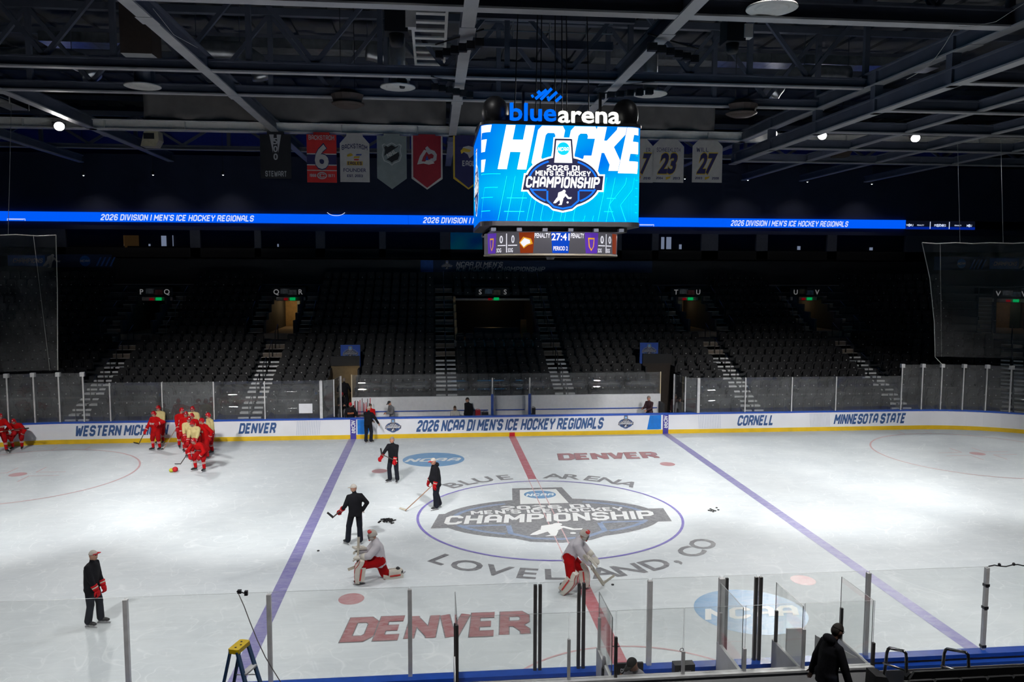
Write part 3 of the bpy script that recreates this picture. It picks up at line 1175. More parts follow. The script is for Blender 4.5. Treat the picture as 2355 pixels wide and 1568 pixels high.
def steps(parent, x0, wd, ka, kb, low_metal=True):
    for k in range(ka, kb):
        dz = zrow(k + 1) - zrow(k)
        metal = k < 7
        for j in range(2):
            z1 = zrow(k) + dz * j / 2 + 0.02
            o0 = k * 0.9 - 0.55 + 0.45 * j
            mb = MB()
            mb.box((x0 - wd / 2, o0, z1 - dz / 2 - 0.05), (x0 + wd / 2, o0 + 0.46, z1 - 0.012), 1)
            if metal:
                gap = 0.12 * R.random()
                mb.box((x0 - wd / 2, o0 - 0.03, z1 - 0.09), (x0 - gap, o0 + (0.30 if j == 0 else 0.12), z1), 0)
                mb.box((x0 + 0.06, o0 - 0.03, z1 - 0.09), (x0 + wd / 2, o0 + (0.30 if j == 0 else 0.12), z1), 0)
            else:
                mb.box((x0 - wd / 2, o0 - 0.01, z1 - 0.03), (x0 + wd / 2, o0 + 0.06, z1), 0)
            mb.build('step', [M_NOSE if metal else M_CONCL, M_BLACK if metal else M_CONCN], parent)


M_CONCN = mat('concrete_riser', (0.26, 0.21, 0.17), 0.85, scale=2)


def rail(parent, x, ka, kb):
    for k in range(ka, kb, 2):
        mb = MB()
        p0 = (x, k * 0.9 - 0.2, zrow(k))
        p1 = (x, k * 0.9 - 0.2, zrow(k) + 0.95)
        p2 = (x, k * 0.9 + 0.7, zrow(k + 1) + 0.95)
        p3 = (x, k * 0.9 + 0.7, zrow(k + 1))
        mb.tube([p0, p1, p2, p3], 0.024, 6)
        mb.build('handrail', M_BLACKP, parent, smooth=True)


alabs = {-21.85: 'steps climbing to the doorway lettered p and q', -13.4: 'steps climbing to the lit doorway lettered q and r', -3.27: 'full-height aisle steps beside the s opening, towards the q and r doorway',
         3.27: 'full-height aisle steps beside the s opening, towards the t and u doorway', 13.4: 'steps climbing to the doorway lettered t and u', 21.95: 'steps climbing to the doorway lettered u and v'}
for c in AIS + [SVW]:
    xf = XF(c)
    t = tag(xf.put(thing('aisle_stairs', (0, 0, 0), '', 'stairs')), alabs.get(c, 'steps seen through the net, climbing to the doorway lettered v and w'), 'stairs', 'aisle steps of the far stand')
    full = abs(c) < 5
    if full:
        steps(t, 0, 1.15, 1 if abs(c) < 8 else 0, 16)
        rail(t, 0, 1, 16)
    else:
        steps(t, 0, 1.15, 0, 9)
        rail(t, 0, 0, 9)
        for sx in (-1, 1):
            steps(t, sx * 1.5, 0.8, 9, 15)
            rail(t, sx * 1.9, 9, 15)


# ------------------------------------------------------------------ doorways (vomitories)
def sign_text(parent, s, x, z, cap, m, y):
    t, _ = face(s, cap, None, 0, 0.012)
    return flat('sign_letter', t, lambda u, v: (x + u, y, z + v), m, parent)


M_SIGNW = mat('sign_white', (0.42, 0.42, 0.43), 0.5, emit=(0.5, 0.5, 0.52), es=0.28)
M_GREEN = mat('exit_green', (0, .2, .05), 0.5, emit=(0.0, 0.30, 0.07), es=0.9)
M_EXITR = mat('exit_red', (.3, 0, 0), 0.5, emit=(0.3, 0.0, 0.005), es=0.4)
M_STRIP = mat('lintel_strip', (0.42, 0.38, 0.32), 0.7)
PICT = {'a': (0.30, 0.31, 0.33), 'b': (0.22, 0.05, 0.05), 'c': (0.12, 0.2, 0.3), 'd': (0.16, 0.13, 0.08)}
plabs = [('P', 'Q', 'dim doorway in the stand under the lettered sign p q', 0.0, ('a', 'b')), ('Q', 'R', 'warm lit doorway in the stand under the lettered sign q r', 26.0, ('a', 'a')),
         ('S', 'S', 'wide dark opening in the middle of the stand under the sign with two s letters', 3.5, ('c', 'd')), ('T', 'U', 'doorway in the stand under the lettered sign t u', 5.0, ('a', 'b')),
         ('U', 'V', 'doorway with an amber strip of wall under the lettered sign u v', 7.0, ('d', 'c')), ('V', 'W', 'doorway seen through the net under the lettered sign v w', 2.0, ('a', 'c'))]
for (c, h), (l0, l1, lab, glow, pic) in zip(PORT, plabs):
    xf = XF(c)
    t = tag(xf.put(thing('doorway', (0, 0, 0), '', 'doorway')), lab, 'doorway', 'doorways of the far stand')
    wide = h > 2
    ka = 9 if wide else 10
    ya, yb = ka * 0.9 - 0.55, 13 * 0.9 + 0.37
    fz = zrow(ka) - (0.45 if wide else 0.05)
    zt = 6.48
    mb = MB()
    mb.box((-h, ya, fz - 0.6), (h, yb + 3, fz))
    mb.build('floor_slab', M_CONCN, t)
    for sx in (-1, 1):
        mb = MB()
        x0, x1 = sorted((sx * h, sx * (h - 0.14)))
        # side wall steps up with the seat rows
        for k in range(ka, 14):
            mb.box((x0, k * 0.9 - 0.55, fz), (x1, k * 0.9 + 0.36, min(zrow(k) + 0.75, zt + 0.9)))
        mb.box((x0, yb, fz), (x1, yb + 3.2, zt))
        mb.build('side_wall', M_BEIGE if wide and sx < 0 else M_CONC, t)  # left jamb of the wide opening in beige for its yellow light
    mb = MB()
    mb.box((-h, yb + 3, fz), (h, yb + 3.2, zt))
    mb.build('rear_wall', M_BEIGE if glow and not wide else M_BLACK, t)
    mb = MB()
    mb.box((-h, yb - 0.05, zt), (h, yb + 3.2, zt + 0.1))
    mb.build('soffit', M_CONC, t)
    mb = MB()
    mb.box((-h - 0.1, yb - 0.25, zt - 0.03), (h + 0.1, yb - 0.1, zt + (0.1 if wide else 0.2)))
    mb.build('lintel', M_STRIP, t)
    if glow:
        lm = MB()
        lm.box((-0.35, yb + 1.4, zt - 0.06), (0.35, yb + 1.6, zt - 0.01))
        lm.build('ceiling_lamp', mat('corridor_lamp', (1, .8, .5), .5, emit=(1, .75, .4), es=1.2), t)
        L = bpy.data.lights.new('corridor_light', 'POINT')
        L.energy = glow
        L.color = (1.0, 0.66, 0.30)
        L.shadow_soft_size = 0.25
        lo = bpy.data.objects.new('corridor_light', L)
        COL.objects.link(lo)
        lo.parent = t
        lo.location = (0.1, yb + 1.5, zt - 0.3)
        if not wide:
            mb = MB()
            mb.box((0.05, yb + 2.6, fz), (h - 0.35, yb + 2.7, fz + 1.9))
            mb.build('corridor_board', mat('corridor_board', (0.05, 0.1, 0.12), .5), t)
    # the sign
    sg = 0.66 if not wide else 0.72
    mb = MB()
    mb.box((-sg - 0.42, yb - 0.32, 6.75), (sg + 0.42, yb - 0.12, 7.3))
    mb.build('sign_box', M_BLACK, t)
    y = yb - 0.335
    for k, (ch, sx) in enumerate(((l0, -1), (l1, 1))):
        sign_text(t, ch, sx * (sg + 0.12), 7.03, 0.34, M_SIGNW, y)
    for j in range(2):
        cc = PICT[pic[j]]
        mb = MB()
        mb.box((-0.52 if j == 0 else -0.05, y, 6.83 if j else 6.9), (0.05 if j == 0 else 0.52, y + 0.02, 7.22 if j == 0 else 7.15))
        mb.build('sign_picture', mat('sign_picture_' + pic[j], cc, .5, var=.6, scale=5), t)
    mb = MB()
    mb.box((0.08, yb - 0.36, zt - 0.02), (0.42, yb - 0.26, zt + 0.17))
    mb.build('exit_sign', M_GREEN, t)
    mb = MB()
    mb.box((-0.3, yb - 0.36, zt), (-0.06, yb - 0.26, zt + 0.12))
    mb.build('alarm_plate', M_EXITR, t)
    if wide:
        mb = MB()
        mb.box((-h - 0.05, ya - 0.12, fz), (h + 0.05, ya + 0.05, fz + 0.42))
        mb.build('front_ledge', M_CONCL, t)
        mb = MB()
        mb.box((-1.35, ya + 2.2, fz), (1.55, ya + 3.0, fz + 1.0))
        mb.build('dark_counter', M_BLACKP, t)
        mb = MB()
        mb.box((1.75, ya + 2.6, fz), (2.1, ya + 3.0, fz + 1.5))
        mb.build('amber_machine', mat('amber_machine', (0.5, 0.2, 0.02), .5), t)

# ------------------------------------------------------------------ seats
seat_back = MB()
W2 = 0.25
for i in range(4):
    pass
prof = [(-W2, 0.40), (-W2 * 0.98, 0.74), (-W2 * 0.7, 0.86), (W2 * 0.7, 0.86), (W2 * 0.98, 0.74), (W2, 0.40)]
seat_back.prism(prof, lambda u, v, t: (u, t + 0.12 * (v - 0.4) - 0.05 * (1 - (u / W2) ** 2) * 0.4, v), 0.0, 0.045)
ME_BACK = seat_back.mesh('backrest', M_SEAT)
pan = MB()
pan.prism([(-0.22, 0.36), (-0.21, 0.70), (-0.15, 0.76), (0.15, 0.76), (0.21, 0.70), (0.22, 0.36)], lambda u, v, t: (u, t - 0.05 + 0.05 * (v - 0.36), v), -0.09, -0.03)
ME_PAN = pan.mesh('seat_pan', M_SEAT)
dotm = MB()
dotm.box((-0.022, -0.17, 0.48), (0.022, -0.135, 0.535))
ME_DOT = dotm.mesh('number_badge', M_DOT)
leg = MB()
leg.box((-0.27, -0.12, 0.0), (-0.245, 0.06, 0.55))
ME_LEG = leg.mesh('side_frame', M_BLACKP)


def make_seat(loc, rz, label, grp='folding seats of the stands'):
    o = thing('folding_seat', loc, label, 'seat', grp, rz)
    for nm, me in (('backrest', ME_BACK), ('seat_pan', ME_PAN), ('number_badge', ME_DOT), ('side_frame', ME_LEG)):
        link(nm, me, o)
    return o


spots = []
for k in range(NROW):
    blocks = []
    cuts = sorted([(c - 0.62, c + 0.62) for c in AIS] + [(SVW - 0.62, SVW + 0.62)])
    if k >= 9:
        cuts = sorted([(c - 1.95, c + 1.95) for c, h in PORT if h < 2] + [(-3.9, -2.65), (2.65, 3.9)])
        if k <= 13:
            cuts = sorted(cuts + [(-2.65, 2.65)])
        if k in (14, 15):
            cuts = sorted(cuts + [(-1.3, 1.3)])
    if k <= 4:
        cuts = sorted(cuts + [(a - 0.1, b + 0.1) for a, b in GATE])
    if k == 0:
        cuts = sorted(cuts + [(-8.5, 8.5)])
    s0 = SMIN + 0.3
    for a, b in cuts + [(SMAX - 0.3, SMAX)]:
        if a - s0 > 0.6:
            blocks.append((s0, a))
        s0 = max(s0, b)
    for a, b in blocks:
        pieces = [(a, b)]
        for lim in (-XS, XS):
            pieces = [q for p0, p1 in pieces for q in ([(p0, lim), (lim, p1)] if p0 < lim < p1 else [(p0, p1)])]
        for p0, p1 in pieces:
            corner = abs((p0 + p1) / 2) > XS
            L = (p1 - p0) * ((R0 + k * 0.9) / 10.0 if corner else 1.0)
            n = int(L / 0.56)
            for i in range(n):
                s = p0 + (p1 - p0) * (i + 0.5) / n
                x, y = smap(s, k * 0.9)
                spots.append((k, s, x, y, ZR[k], sang(s), i, n, p0, p1))
vis = []
rest = []
for q in spots:
    u, v = to_px((q[2], q[3], q[4] + 0.6))
    d = (Vector((q[2], q[3], q[4])) - CPOS).length
    inside = -5 < u < 2360
    vis.append((0 if inside else 1, q[0], d, q))
vis.sort(key=lambda a: a[:3])
ORD = ['first', 'second', 'third', 'fourth', 'fifth', 'sixth', 'seventh', 'eighth', 'ninth', 'tenth', 'eleventh', 'twelfth', 'thirteenth', 'fourteenth', 'fifteenth', 'sixteenth', 'seventeenth', 'eighteenth', 'nineteenth', 'twentieth',
       'twenty-first', 'twenty-second', 'twenty-third', 'twenty-fourth', 'twenty-fifth']
ANAME = [(-21.85, 'p-q aisle'), (-13.4, 'q-r aisle'), (-3.27, 's aisle nearer q-r'), (3.27, 's aisle nearer t-u'), (13.4, 't-u aisle'), (21.95, 'u-v aisle'), (SVW, 'v-w aisle')]
RNAME = ['front row', 'second row', 'third row', 'fourth row', 'fifth row', 'sixth row']
NIND = 286
row_lists = {}
for v_ in vis[:NIND]:
    row_lists.setdefault(v_[3][0], []).append(v_[3])
for k, lst in row_lists.items():
    lst.sort(key=lambda q: q[1])
    for q in lst:
        ca, cn = min(ANAME, key=lambda a: abs(a[0] - q[1]))
        side = [w_ for w_ in lst if (w_[1] > ca) == (q[1] > ca)]
        side.sort(key=lambda w_: abs(w_[1] - ca))
        i = side.index(q)
        toward = 'left' if q[1] < ca else 'right'
        make_seat((q[2], q[3], q[4]), q[5], 'black seat, far stand %s, %s %s of the %s' % (RNAME[k], ORD[min(i, 24)], toward, cn))
mb = MB()
for v_ in vis[NIND:]:
    q = v_[3]
    ca, sa = math.cos(q[5]), math.sin(q[5])
    for i, me in enumerate((seat_back, pan, dotm)):
        mb.add([(q[2] + x * ca - y * sa, q[3] + x * sa + y * ca, q[4] + z) for x, y, z in me.v], me.f, 1 if i == 2 else 0)
tag(mb.build('folding_seats_upper', [M_SEAT, M_DOT], fix=False), 'rows of black folding seats filling the upper part of the far stand', 'seats', 'folding seats of the stands', 'stuff')

# ------------------------------------------------------------------ gates beside the benches
for (a, b), lab in zip(GATE, ('dark gate passage beside the bench under a blue banner, two people inside', 'dark gate passage beside the bench under a blue banner, a grey-coated person inside')):
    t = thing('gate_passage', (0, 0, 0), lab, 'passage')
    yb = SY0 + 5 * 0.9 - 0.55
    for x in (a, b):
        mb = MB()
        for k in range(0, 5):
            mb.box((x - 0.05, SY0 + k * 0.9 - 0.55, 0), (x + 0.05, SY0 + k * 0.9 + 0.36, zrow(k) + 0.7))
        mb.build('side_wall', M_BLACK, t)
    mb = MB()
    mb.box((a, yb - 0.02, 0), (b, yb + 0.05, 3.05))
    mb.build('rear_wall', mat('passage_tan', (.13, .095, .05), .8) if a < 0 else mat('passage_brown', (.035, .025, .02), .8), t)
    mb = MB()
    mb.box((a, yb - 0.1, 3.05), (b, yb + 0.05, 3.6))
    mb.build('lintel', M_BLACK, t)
    if a < 0:
        L = bpy.data.lights.new('passage_light', 'POINT')
        L.energy = 3
        L.color = (1.0, 0.75, 0.42)
        lo = bpy.data.objects.new('passage_light', L)
        COL.objects.link(lo)
        lo.parent = t
        lo.location = ((a + b) / 2 + 0.4, yb - 0.5, 2.7)
M_FLAG = mat('flag_blue', (0.02, 0.075, 0.38), 0.7)
FMATS = {'o': M_PRINTG, 'w': M_PRINTG, 'n': M_PRINTN, 'b': M_PRINTB, 'c': M_PRINTC, 't': M_PRINTG}
for (x0, y0, x1, y1), lab in (((783, 793, 829, 843), 'blue banner with badge over the gate passage beside the q and r aisle'), ((1472, 788, 1513, 836), 'blue banner with badge over the gate passage beside the t and u aisle')):
    A, B_ = ony(x0, y0, SY0 + 4.0), ony(x1, y1, SY0 + 4.0)
    t = thing('gate_banner', ((A.x + B_.x) / 2, SY0 + 4.0, B_.z), lab, 'banner', 'blue banners over the gates')
    hw, hh = (B_.x - A.x) / 2, A.z - B_.z
    mb = MB()
    n = 8
    for i in range(n):
        u0, u1 = -hw + 2 * hw * i / n, -hw + 2 * hw * (i + 1) / n
        f = lambda u: 0.02 * math.sin(u * 9)
        mb.hexa([(u0, f(u0), 0), (u1, f(u1), 0), (u1, f(u1) + .02, 0), (u0, f(u0) + .02, 0), (u0, 0, hh), (u1, 0, hh), (u1, .02, hh), (u0, .02, hh)])
    mb.build('cloth', M_FLAG, t)
    put_badge('badge', lambda u, v, d: (u * 0.85, -0.03 - d, hh * 0.6 + v * 0.8), FMATS, t)

# ------------------------------------------------------------------ suite level, ribbon display
YF = 30.35
M_FASC = mat('fascia_dark', (0.016, 0.017, 0.02), 0.6)
mb = MB()
mb.box((-48, YF, 6.0), (48, YF + 0.25, 9.3))
tag(mb.build('wall_fascia', M_FASC), 'dark fascia wall behind the top row of seats', None, None, 'structure')
mb = MB()
mb.box((-48, YF, 9.2), (48, 32.2, 9.32))
tag(mb.build('floor_balcony', M_FASC), 'dark balcony floor of the suites', None, None, 'structure')
suites = [(150, 282), (283, 437), (460, 585), (600, 726), (747, 872), (887, 1012), (1036, 1110), (1430, 1500), (1515, 1614), (1652, 1740), (1766, 1903), (1925, 2083)]
M_PILL = mat('pillar_navy', (0.06, 0.07, 0.10), 0.7)
mb = MB()
mb.box((-48, 32.0, 11.25), (48, 32.4, 11.78))
mb.box((-48, 32.0, 12.42), (48, 32.4, 16.5))
tag(mb.build('wall_upper', M_NAVY), 'navy wall above and below the blue display band', None, None, 'structure')
sx = [(ony(a, 555, 32).x, ony(b, 555, 32).x) for a, b in suites]
st = thing('suite_front', (0, 0, 0), 'row of dark glazed suites under the blue display band', 'suites')
edges = [-48] + [e for q in sx for e in q] + [48]
for i in range(0, len(edges), 2):
    a, b = edges[i], edges[i + 1]
    if b - a > 0.05:
        mb = MB()
        mb.box((a, 32.0, 9.32), (b, 32.35, 11.25))
        mb.build('pillar', M_PILL, st)
mb = MB()
mb.box((-48, 34.8, 9.3), (48, 35, 11.3))
mb.build('rear_wall', M_BLACK, st)
mb = MB()
mb.box((-48, 32.0, 9.32), (48, 32.1, 10.0))
mb.build('balcony_front', M_BLACK, st)
for i, (a, b) in enumerate(sx):
    mb = MB()
    mb.box((a, 32.2, 10.0), (b, 32.22, 11.25))
    mb.build('window_pane', glassmat('suite_glass', (0.6, 0.62, 0.68), 0.004), st)
    mb = MB()
    mb.box((a + 0.1, 32.5, 9.9), (b - 0.2, 32.9, 10.12))
    mb.build('counter', M_FASC, st)
M_LITW = mat('lit_window', (1, 1, 1), .5, emit=(0.42, 0.48, 0.58), es=1.0)
M_LITA = mat('lit_amber', (1, .6, .3), .5, emit=(0.05, 0.026, 0.008), es=1.0)
for x0, y0, x1, y1 in ((371, 542, 383, 571), (397, 541, 399, 570), (342, 561, 346, 571), (638, 561, 641, 570), (1521, 545, 1527, 573), (1533, 545, 1543, 574), (1562, 562, 1567, 575), (1630, 545, 1636, 580), (1639, 546, 1648, 582), (1834, 566, 1840, 575), (2000, 569, 2006, 580), (1408, 545, 1412, 578)):
    A, B_ = ony(x0, y0, 34.75), ony(x1, y1, 34.75)
    mb = MB()
    mb.box((A.x, 34.7, B_.z), (B_.x, 34.78, A.z))
    mb.build('lit_door', M_LITW, st)
A, B_ = ony(284, 541, 34.75), ony(320, 580, 34.75)
mb = MB()
mb.box((A.x, 34.7, B_.z), (B_.x, 34.78, A.z))
mb.build('lit_alcove', M_LITA, st)
# suite balcony chairs (dark shells)
# ribbon display
M_LED = mat('ribbon_blue', (0, .1, .5), .4, emit=(0.0, 0.105, 0.93), es=1.0)
M_LEDW = mat('ribbon_white', (1, 1, 1), .4, emit=(0.62, 0.70, 0.92), es=1.0)
M_LEDK = mat('ribbon_black', (0, 0, 0), .4, emit=(0.003, 0.004, 0.01), es=1.0)
rb = thing('ribbon_display', (0, 31.9, 11.78), 'long blue ribbon display with white lettering running along the suites', 'display')
rb.location = (0, 0, 0)
xl, xr = ony(2083, 520, 31.85).x, ony(2242, 520, 31.85).x
cuts = [-45.0] + [-36 + 6.05 * i for i in range(12)] + [xl]
cuts = [-45.0] + [c for c in cuts[1:-1] if c < xl - 1] + [xl]
for a, b in zip(cuts[:-1], cuts[1:]):
    mb = MB()
    mb.box((a + 0.008, 31.85, 11.78), (b - 0.008, 32.0, 12.44))
    mb.build('display_panel', M_LED, rb)
mb = MB()
mb.box((xl, 31.85, 11.72), (xr, 32.0, 12.40))
mb.build('display_panel', M_LEDK, rb)['label'] = 'black scoring section of the ribbon'
onr = lambda z, y=31.83: (lambda u, v: (u, y, z + v))
for px in (410, 1138, 1817):
    x = ony(px, 510, 31.85).x
    wd = 329 * (31.85 + 27) / FPX * 0.985
    t, _ = block("2026 DIVISION I MEN'S ICE HOCKEY REGIONALS", 0.42, wd * (0.89 if px > 1500 else 1.0), 0.2, 0.72)
    flat('ribbon_lettering', shift(t, x, 0), onr(12.09), M_LEDW, rb)
for px, py in ((38, 520), (1486, 522)):
    q = ony(px, py, 31.83)
    flat('ribbon_emblem', [rect(q.x, 0.06, 1.2, 0.04), rect(q.x - 0.58, 0, 0.04, 0.14), rect(q.x + 0.58, 0, 0.04, 0.14), rect(q.x, 0, 1.0, 0.03)], onr(11.86), M_LEDW, rb)
q = ony(773, 497, 31.83)
flat('ribbon_emblem', ringq(q.x, 0.42, 0.7, 0.42, 0.02, 12, PI * 1.15, PI * 1.85), onr(12.35), M_LEDW, rb)
M_LEDB2 = mat('ribbon_score_blue', (0, 0, .2), .4, emit=(0.0, 0.015, 0.25), es=1.0)
flat('score_strip', [rect((xl + xr) / 2, 0, xr - xl, 0.2)], onr(11.84), M_LEDB2, rb)
for s, px, dz, cap in (('WMU', 2092, 0.17, .17), ('0', 2091, -0.08, .24), ('PENALTY', 2117, 0.2, .1), ('27:41', 2163, 0.15, .22), ('PERIOD 2', 2162, -0.12, .17), ('PENALTY', 2203, 0.2, .1), ('MSU', 2229, 0.17, .17), ('0', 2229, -0.08, .24)):
    t, _ = face(s, cap, None, 0, 0.02)
    flat('score_lettering', shift(t, ony(px, 520, 31.83).x, 0), onr(12.06, 31.82), M_LEDW, rb)
for px in (2139, 2183):
    flat('score_divider', [rect(ony(px, 520, 31.83).x, 0, 0.06, 0.55)], onr(12.06, 31.82), M_LEDW, rb)
# cloth signs on the fascia
M_SIGNNAVY = mat('cloth_navy', (0.02, 0.04, 0.11), 0.7)
M_SIGNBLUE = mat('cloth_blue', (0.04, 0.14, 0.55), 0.7)
M_SIGNGREY = mat('cloth_grey', (0.60, 0.60, 0.62), 0.7)
A, B_ = ony(967, 598, YF - 0.05), ony(1500, 627, YF - 0.05)
t = thing('fascia_banner', ((A.x + B_.x) / 2, YF - 0.001, B_.z), 'navy cloth banner with grey championship lettering below the suites', 'banner')
hw, hh = (B_.x - A.x) / 2, A.z - B_.z
mb = MB()
mb.box((-hw, -0.02, 0), (hw, 0.0, hh))
mb.build('cloth', M_SIGNNAVY, t)
mb = MB()
mb.box((-hw, -0.03, 0), (-hw + 0.9, -0.02, hh))
mb.build('blue_end', M_SIGNBLUE, t)
xo = ony(1050, 600, YF).x - t.location.x
for s, dz, x1 in (("NCAA DI MEN'S", 0.68, 1156), ('ICE HOCKEY CHAMPIONSHIP', 0.28, 1253)):
    wd = ony(x1, 600, YF).x - ony(1050, 600, YF).x
    q4, _ = block(s, 0.33, wd, 0.25, 0.72)
    flat('lettering', shift(q4, xo + wd / 2, hh * dz), lambda u, v: (u, -0.035, v), M_SIGNGREY, t)
xb = ony(1028, 600, YF).x - t.location.x
put_badge('badge', lambda u, v, d: (xb + u * 0.85, -0.035 - d * .5, hh * 0.5 + v * 0.8), {'o': M_PRINTN, 'w': M_SIGNGREY, 'n': M_PRINTN, 'b': M_PRINTB, 'c': M_SIGNBLUE, 't': M_SIGNGREY}, t)
for (x0, x1, lab, xd, xc, xp) in ((20, 258, 'navy cloth banner with a white skater figure partly behind the net', 196, 65, 118), (2150, 2420, 'navy cloth banner seen through the net beside the v and w doorway', 2211, 2312, 2358)):
    A, B_ = ony(x0, 584 if x0 < 500 else 590, YF - 0.05), ony(x1, 615 if x0 < 500 else 622, YF - 0.05)
    t = thing('fascia_banner', ((A.x + B_.x) / 2, YF - 0.001, B_.z), lab, 'banner')
    hw, hh = (B_.x - A.x) / 2, A.z - B_.z
    mb = MB()
    mb.box((-hw, -0.02, 0), (hw, 0.0, hh))
    mb.build('cloth', M_SIGNNAVY, t)
    X = lambda px: ony(px, 600, YF).x - t.location.x
    flat('blue_block', [rect(X(xc) - 0.1, hh * .5, 2.4, hh * 0.8)], lambda u, v: (u, -0.03, v), M_SIGNBLUE, t)
    q4, _ = block('CHAMPIONS', 0.3, 1.9, 0.25, 0.72)
    flat('lettering', shift(q4, X(xc), hh * .5), lambda u, v: (u, -0.04, v), M_SIGNGREY, t)
    flat('disc', [ell(X(xd), hh * .5, 0.36, 0.36, 20)], lambda u, v: (u, -0.03, v), M_PRINTB, t)
    q4, _ = block('NCAA', 0.16, 0.6, 0.25, 0.75)
    flat('disc_lettering', shift(q4, X(xd), hh * .5), lambda u, v: (u, -0.04, v), M_SIGNGREY, t)
    xs_, k_ = X(xp), 1 / 140.0
    fig = [ell(888, 934, 14, 14, 14), [(838, 945), (876, 930), (908, 962), (884, 992), (868, 1012), (830, 990)], [(848, 1000), (882, 1000), (868, 1050), (836, 1052), (854, 1036)],
           [(828, 985), (852, 1005), (815, 1036), (794, 1036), (802, 1020)], [(888, 960), (904, 954), (930, 984), (956, 982), (950, 998), (922, 998)]]
    flat('skater_figure', [[(xs_ + (x - 870) * k_, hh * .5 + (985 - y) * k_) for x, y in q] for q in fig], lambda u, v: (u, -0.04, v), M_SIGNGREY, t)
    flat('sweep_stripes', [rect(X(xd) + 0.9 + i * 0.3, hh * .45, 0.12, hh * .7, 0.5) for i in range(4)], lambda u, v: (u, -0.03, v), M_SIGNBLUE, t)
# ------------------------------------------------------------------ roof steel
def onx(px, py, x):
    d = ray(px, py)
    return CPOS + d * ((x - CPOS.x) / d.x)


def ibeam(mb_w, mb_f, p0, p1, w, h):
    """I-section: web and top flange in one mesh, the pale lower flange in another; p0/p1 at the underside centre"""
    p0, p1 = Vector(p0), Vector(p1)
    up = Vector((0, 0, 1))
    mb_w.bar(p0 + up * (h / 2), p1 + up * (h / 2), w * 0.3, h - 0.06)
    mb_w.bar(p0 + up * (h - 0.03), p1 + up * (h - 0.03), w, 0.06)
    mb_f.bar(p0 + up * 0.03, p1 + up * 0.03, w, 0.06)


def roof_beam(p0, p1, w, h, label, plates=0):
    t = thing('roof_beam', (0, 0, 0), label, 'roof beam', 'steel beams of the roof')
    a, b = MB(), MB()
    ibeam(a, b, p0, p1, w, h)
    a.build('web', M_STEEL, t)
    b.build('lower_flange', M_STEELL, t)
    return t


YB = [(-22.3, 'long roof beam running away over the netting at the picture\'s edge'), (-12.6, 'long roof beam running away over the letters q and r'), (-2.85, 'long roof beam running away just beside the hanging scoreboard, nearer the banners'),
      (3.55, 'long roof beam running away above the hanging scoreboard'), (14.1, 'upper of the two long parallel roof beams with posts between them')]
for x, lab in YB:
    t = roof_beam((x, -20, 16), (x, 32.0, 16), 0.42, 0.62, lab)
    for y in (-1.0, 9.9, 21.0):
        mb = MB()
        mb.box((x - 0.26, y - 0.35, 15.985), (x + 0.26, y + 0.35, 16.0))
        mb.build('splice_plate', M_STEELL, t)
t = roof_beam((14.1, -12, 14.88), (14.1, 20.5, 14.88), 0.42, 0.62, 'lower of the two long parallel roof beams with posts between them')
for y in (-0.2, 4.65, 9.7, 14.8, 19.9):
    mb = MB()
    mb.box((13.93, y - 0.17, 14.88), (14.27, y + 0.17, 16.6))
    mb.build('post', M_STEEL, t)
# lower grid on the scoreboard's far side, towards the end stand
for i, x in enumerate((18.6, 23.0, 28.0)):
    roof_beam((x, -6, 15.05), (x, 30, 15.05), 0.3, 0.45, ('first', 'second', 'third')[i] + ' slim beam running away beyond the post-linked double beam')
for i, y in enumerate((-0.2, 4.65, 9.7, 14.8, 19.9)):
    roof_beam((14.3, y, 14.98), (46, y, 14.98), 0.34, 0.5, 'cross beam leaving the lower double beam at its %s post from the camera' % ('first', 'second', 'third', 'fourth', 'fifth')[i])
for i, (x, y0, y1) in enumerate(((-27.5, 2, 30), (-33, 2, 30))):
    roof_beam((x, y0, 15.6), (x, y1, 15.6), 0.34, 0.5, ('slim roof beam over the handrails beyond the netting', 'outermost slim roof beam over the handrails beyond the netting')[i])


def truss(y, x0, x1, zb, zt, label, w=0.32, h=0.42, pan=4.86, xoff=0.0):
    t = thing('roof_truss', (0, 0, 0), label, 'roof truss', 'trusses crossing the roof')
    a, b = MB(), MB()
    ibeam(a, b, (x0, y, zb), (x1, y, zb), w, h)
    a.build('bottom_chord', M_STEEL, t)
    b.build('lower_flange', M_STEELL, t)
    mb = MB()
    mb.bar((x0, y, zt), (x1, y, zt), w, 0.3)
    mb.build('top_chord', M_STEEL, t)
    n = int(round((x1 - x0) / pan))
    for i in range(n + 1):
        x = x0 + (x1 - x0) * i / n
        mb = MB()
        mb.bar((x, y, zb + h), (x, y, zt), 0.2, 0.2, (0, 1, 0))
        mb.build('upright', M_STEEL, t)
        if i < n:
            xm = x + (x1 - x0) / n / 2
            for xe in (x, x + (x1 - x0) / n):
                mb = MB()
                mb.bar((xe, y, zt - 0.1), (xm, y, zb + h), 0.16, 0.16, (0, 1, 0))
                mb.build('diagonal', M_STEEL, t)
    return t


truss(-3.0, -26, 14, 16.02, 19.6, 'nearest roof truss, crossing the very top of the picture', 0.45, 0.55)
truss(5.4, -26, 14, 16.02, 19.6, 'roof truss crossing above the round vents, nearer the camera')
truss(9.6, -26, 14, 16.02, 19.6, 'roof truss crossing above the grey curtain, beyond the round vents')
truss(26.3, -34, 40, 16.02, 18.2, 'distant roof truss crossing behind the hanging banners', 0.3, 0.3, 5.6)
# purlins
for i, y in enumerate((-8, -4, 0, 4, 8, 12, 16, 20, 24, 28, 32)):
    mb = MB()
    mb.bar((-48, y, 20.3), (48, y, 20.3), 0.16, 0.3)
    tag(mb.build('beam_purlin', M_STEEL), 'thin purlin under the roof deck', None, None, 'structure')
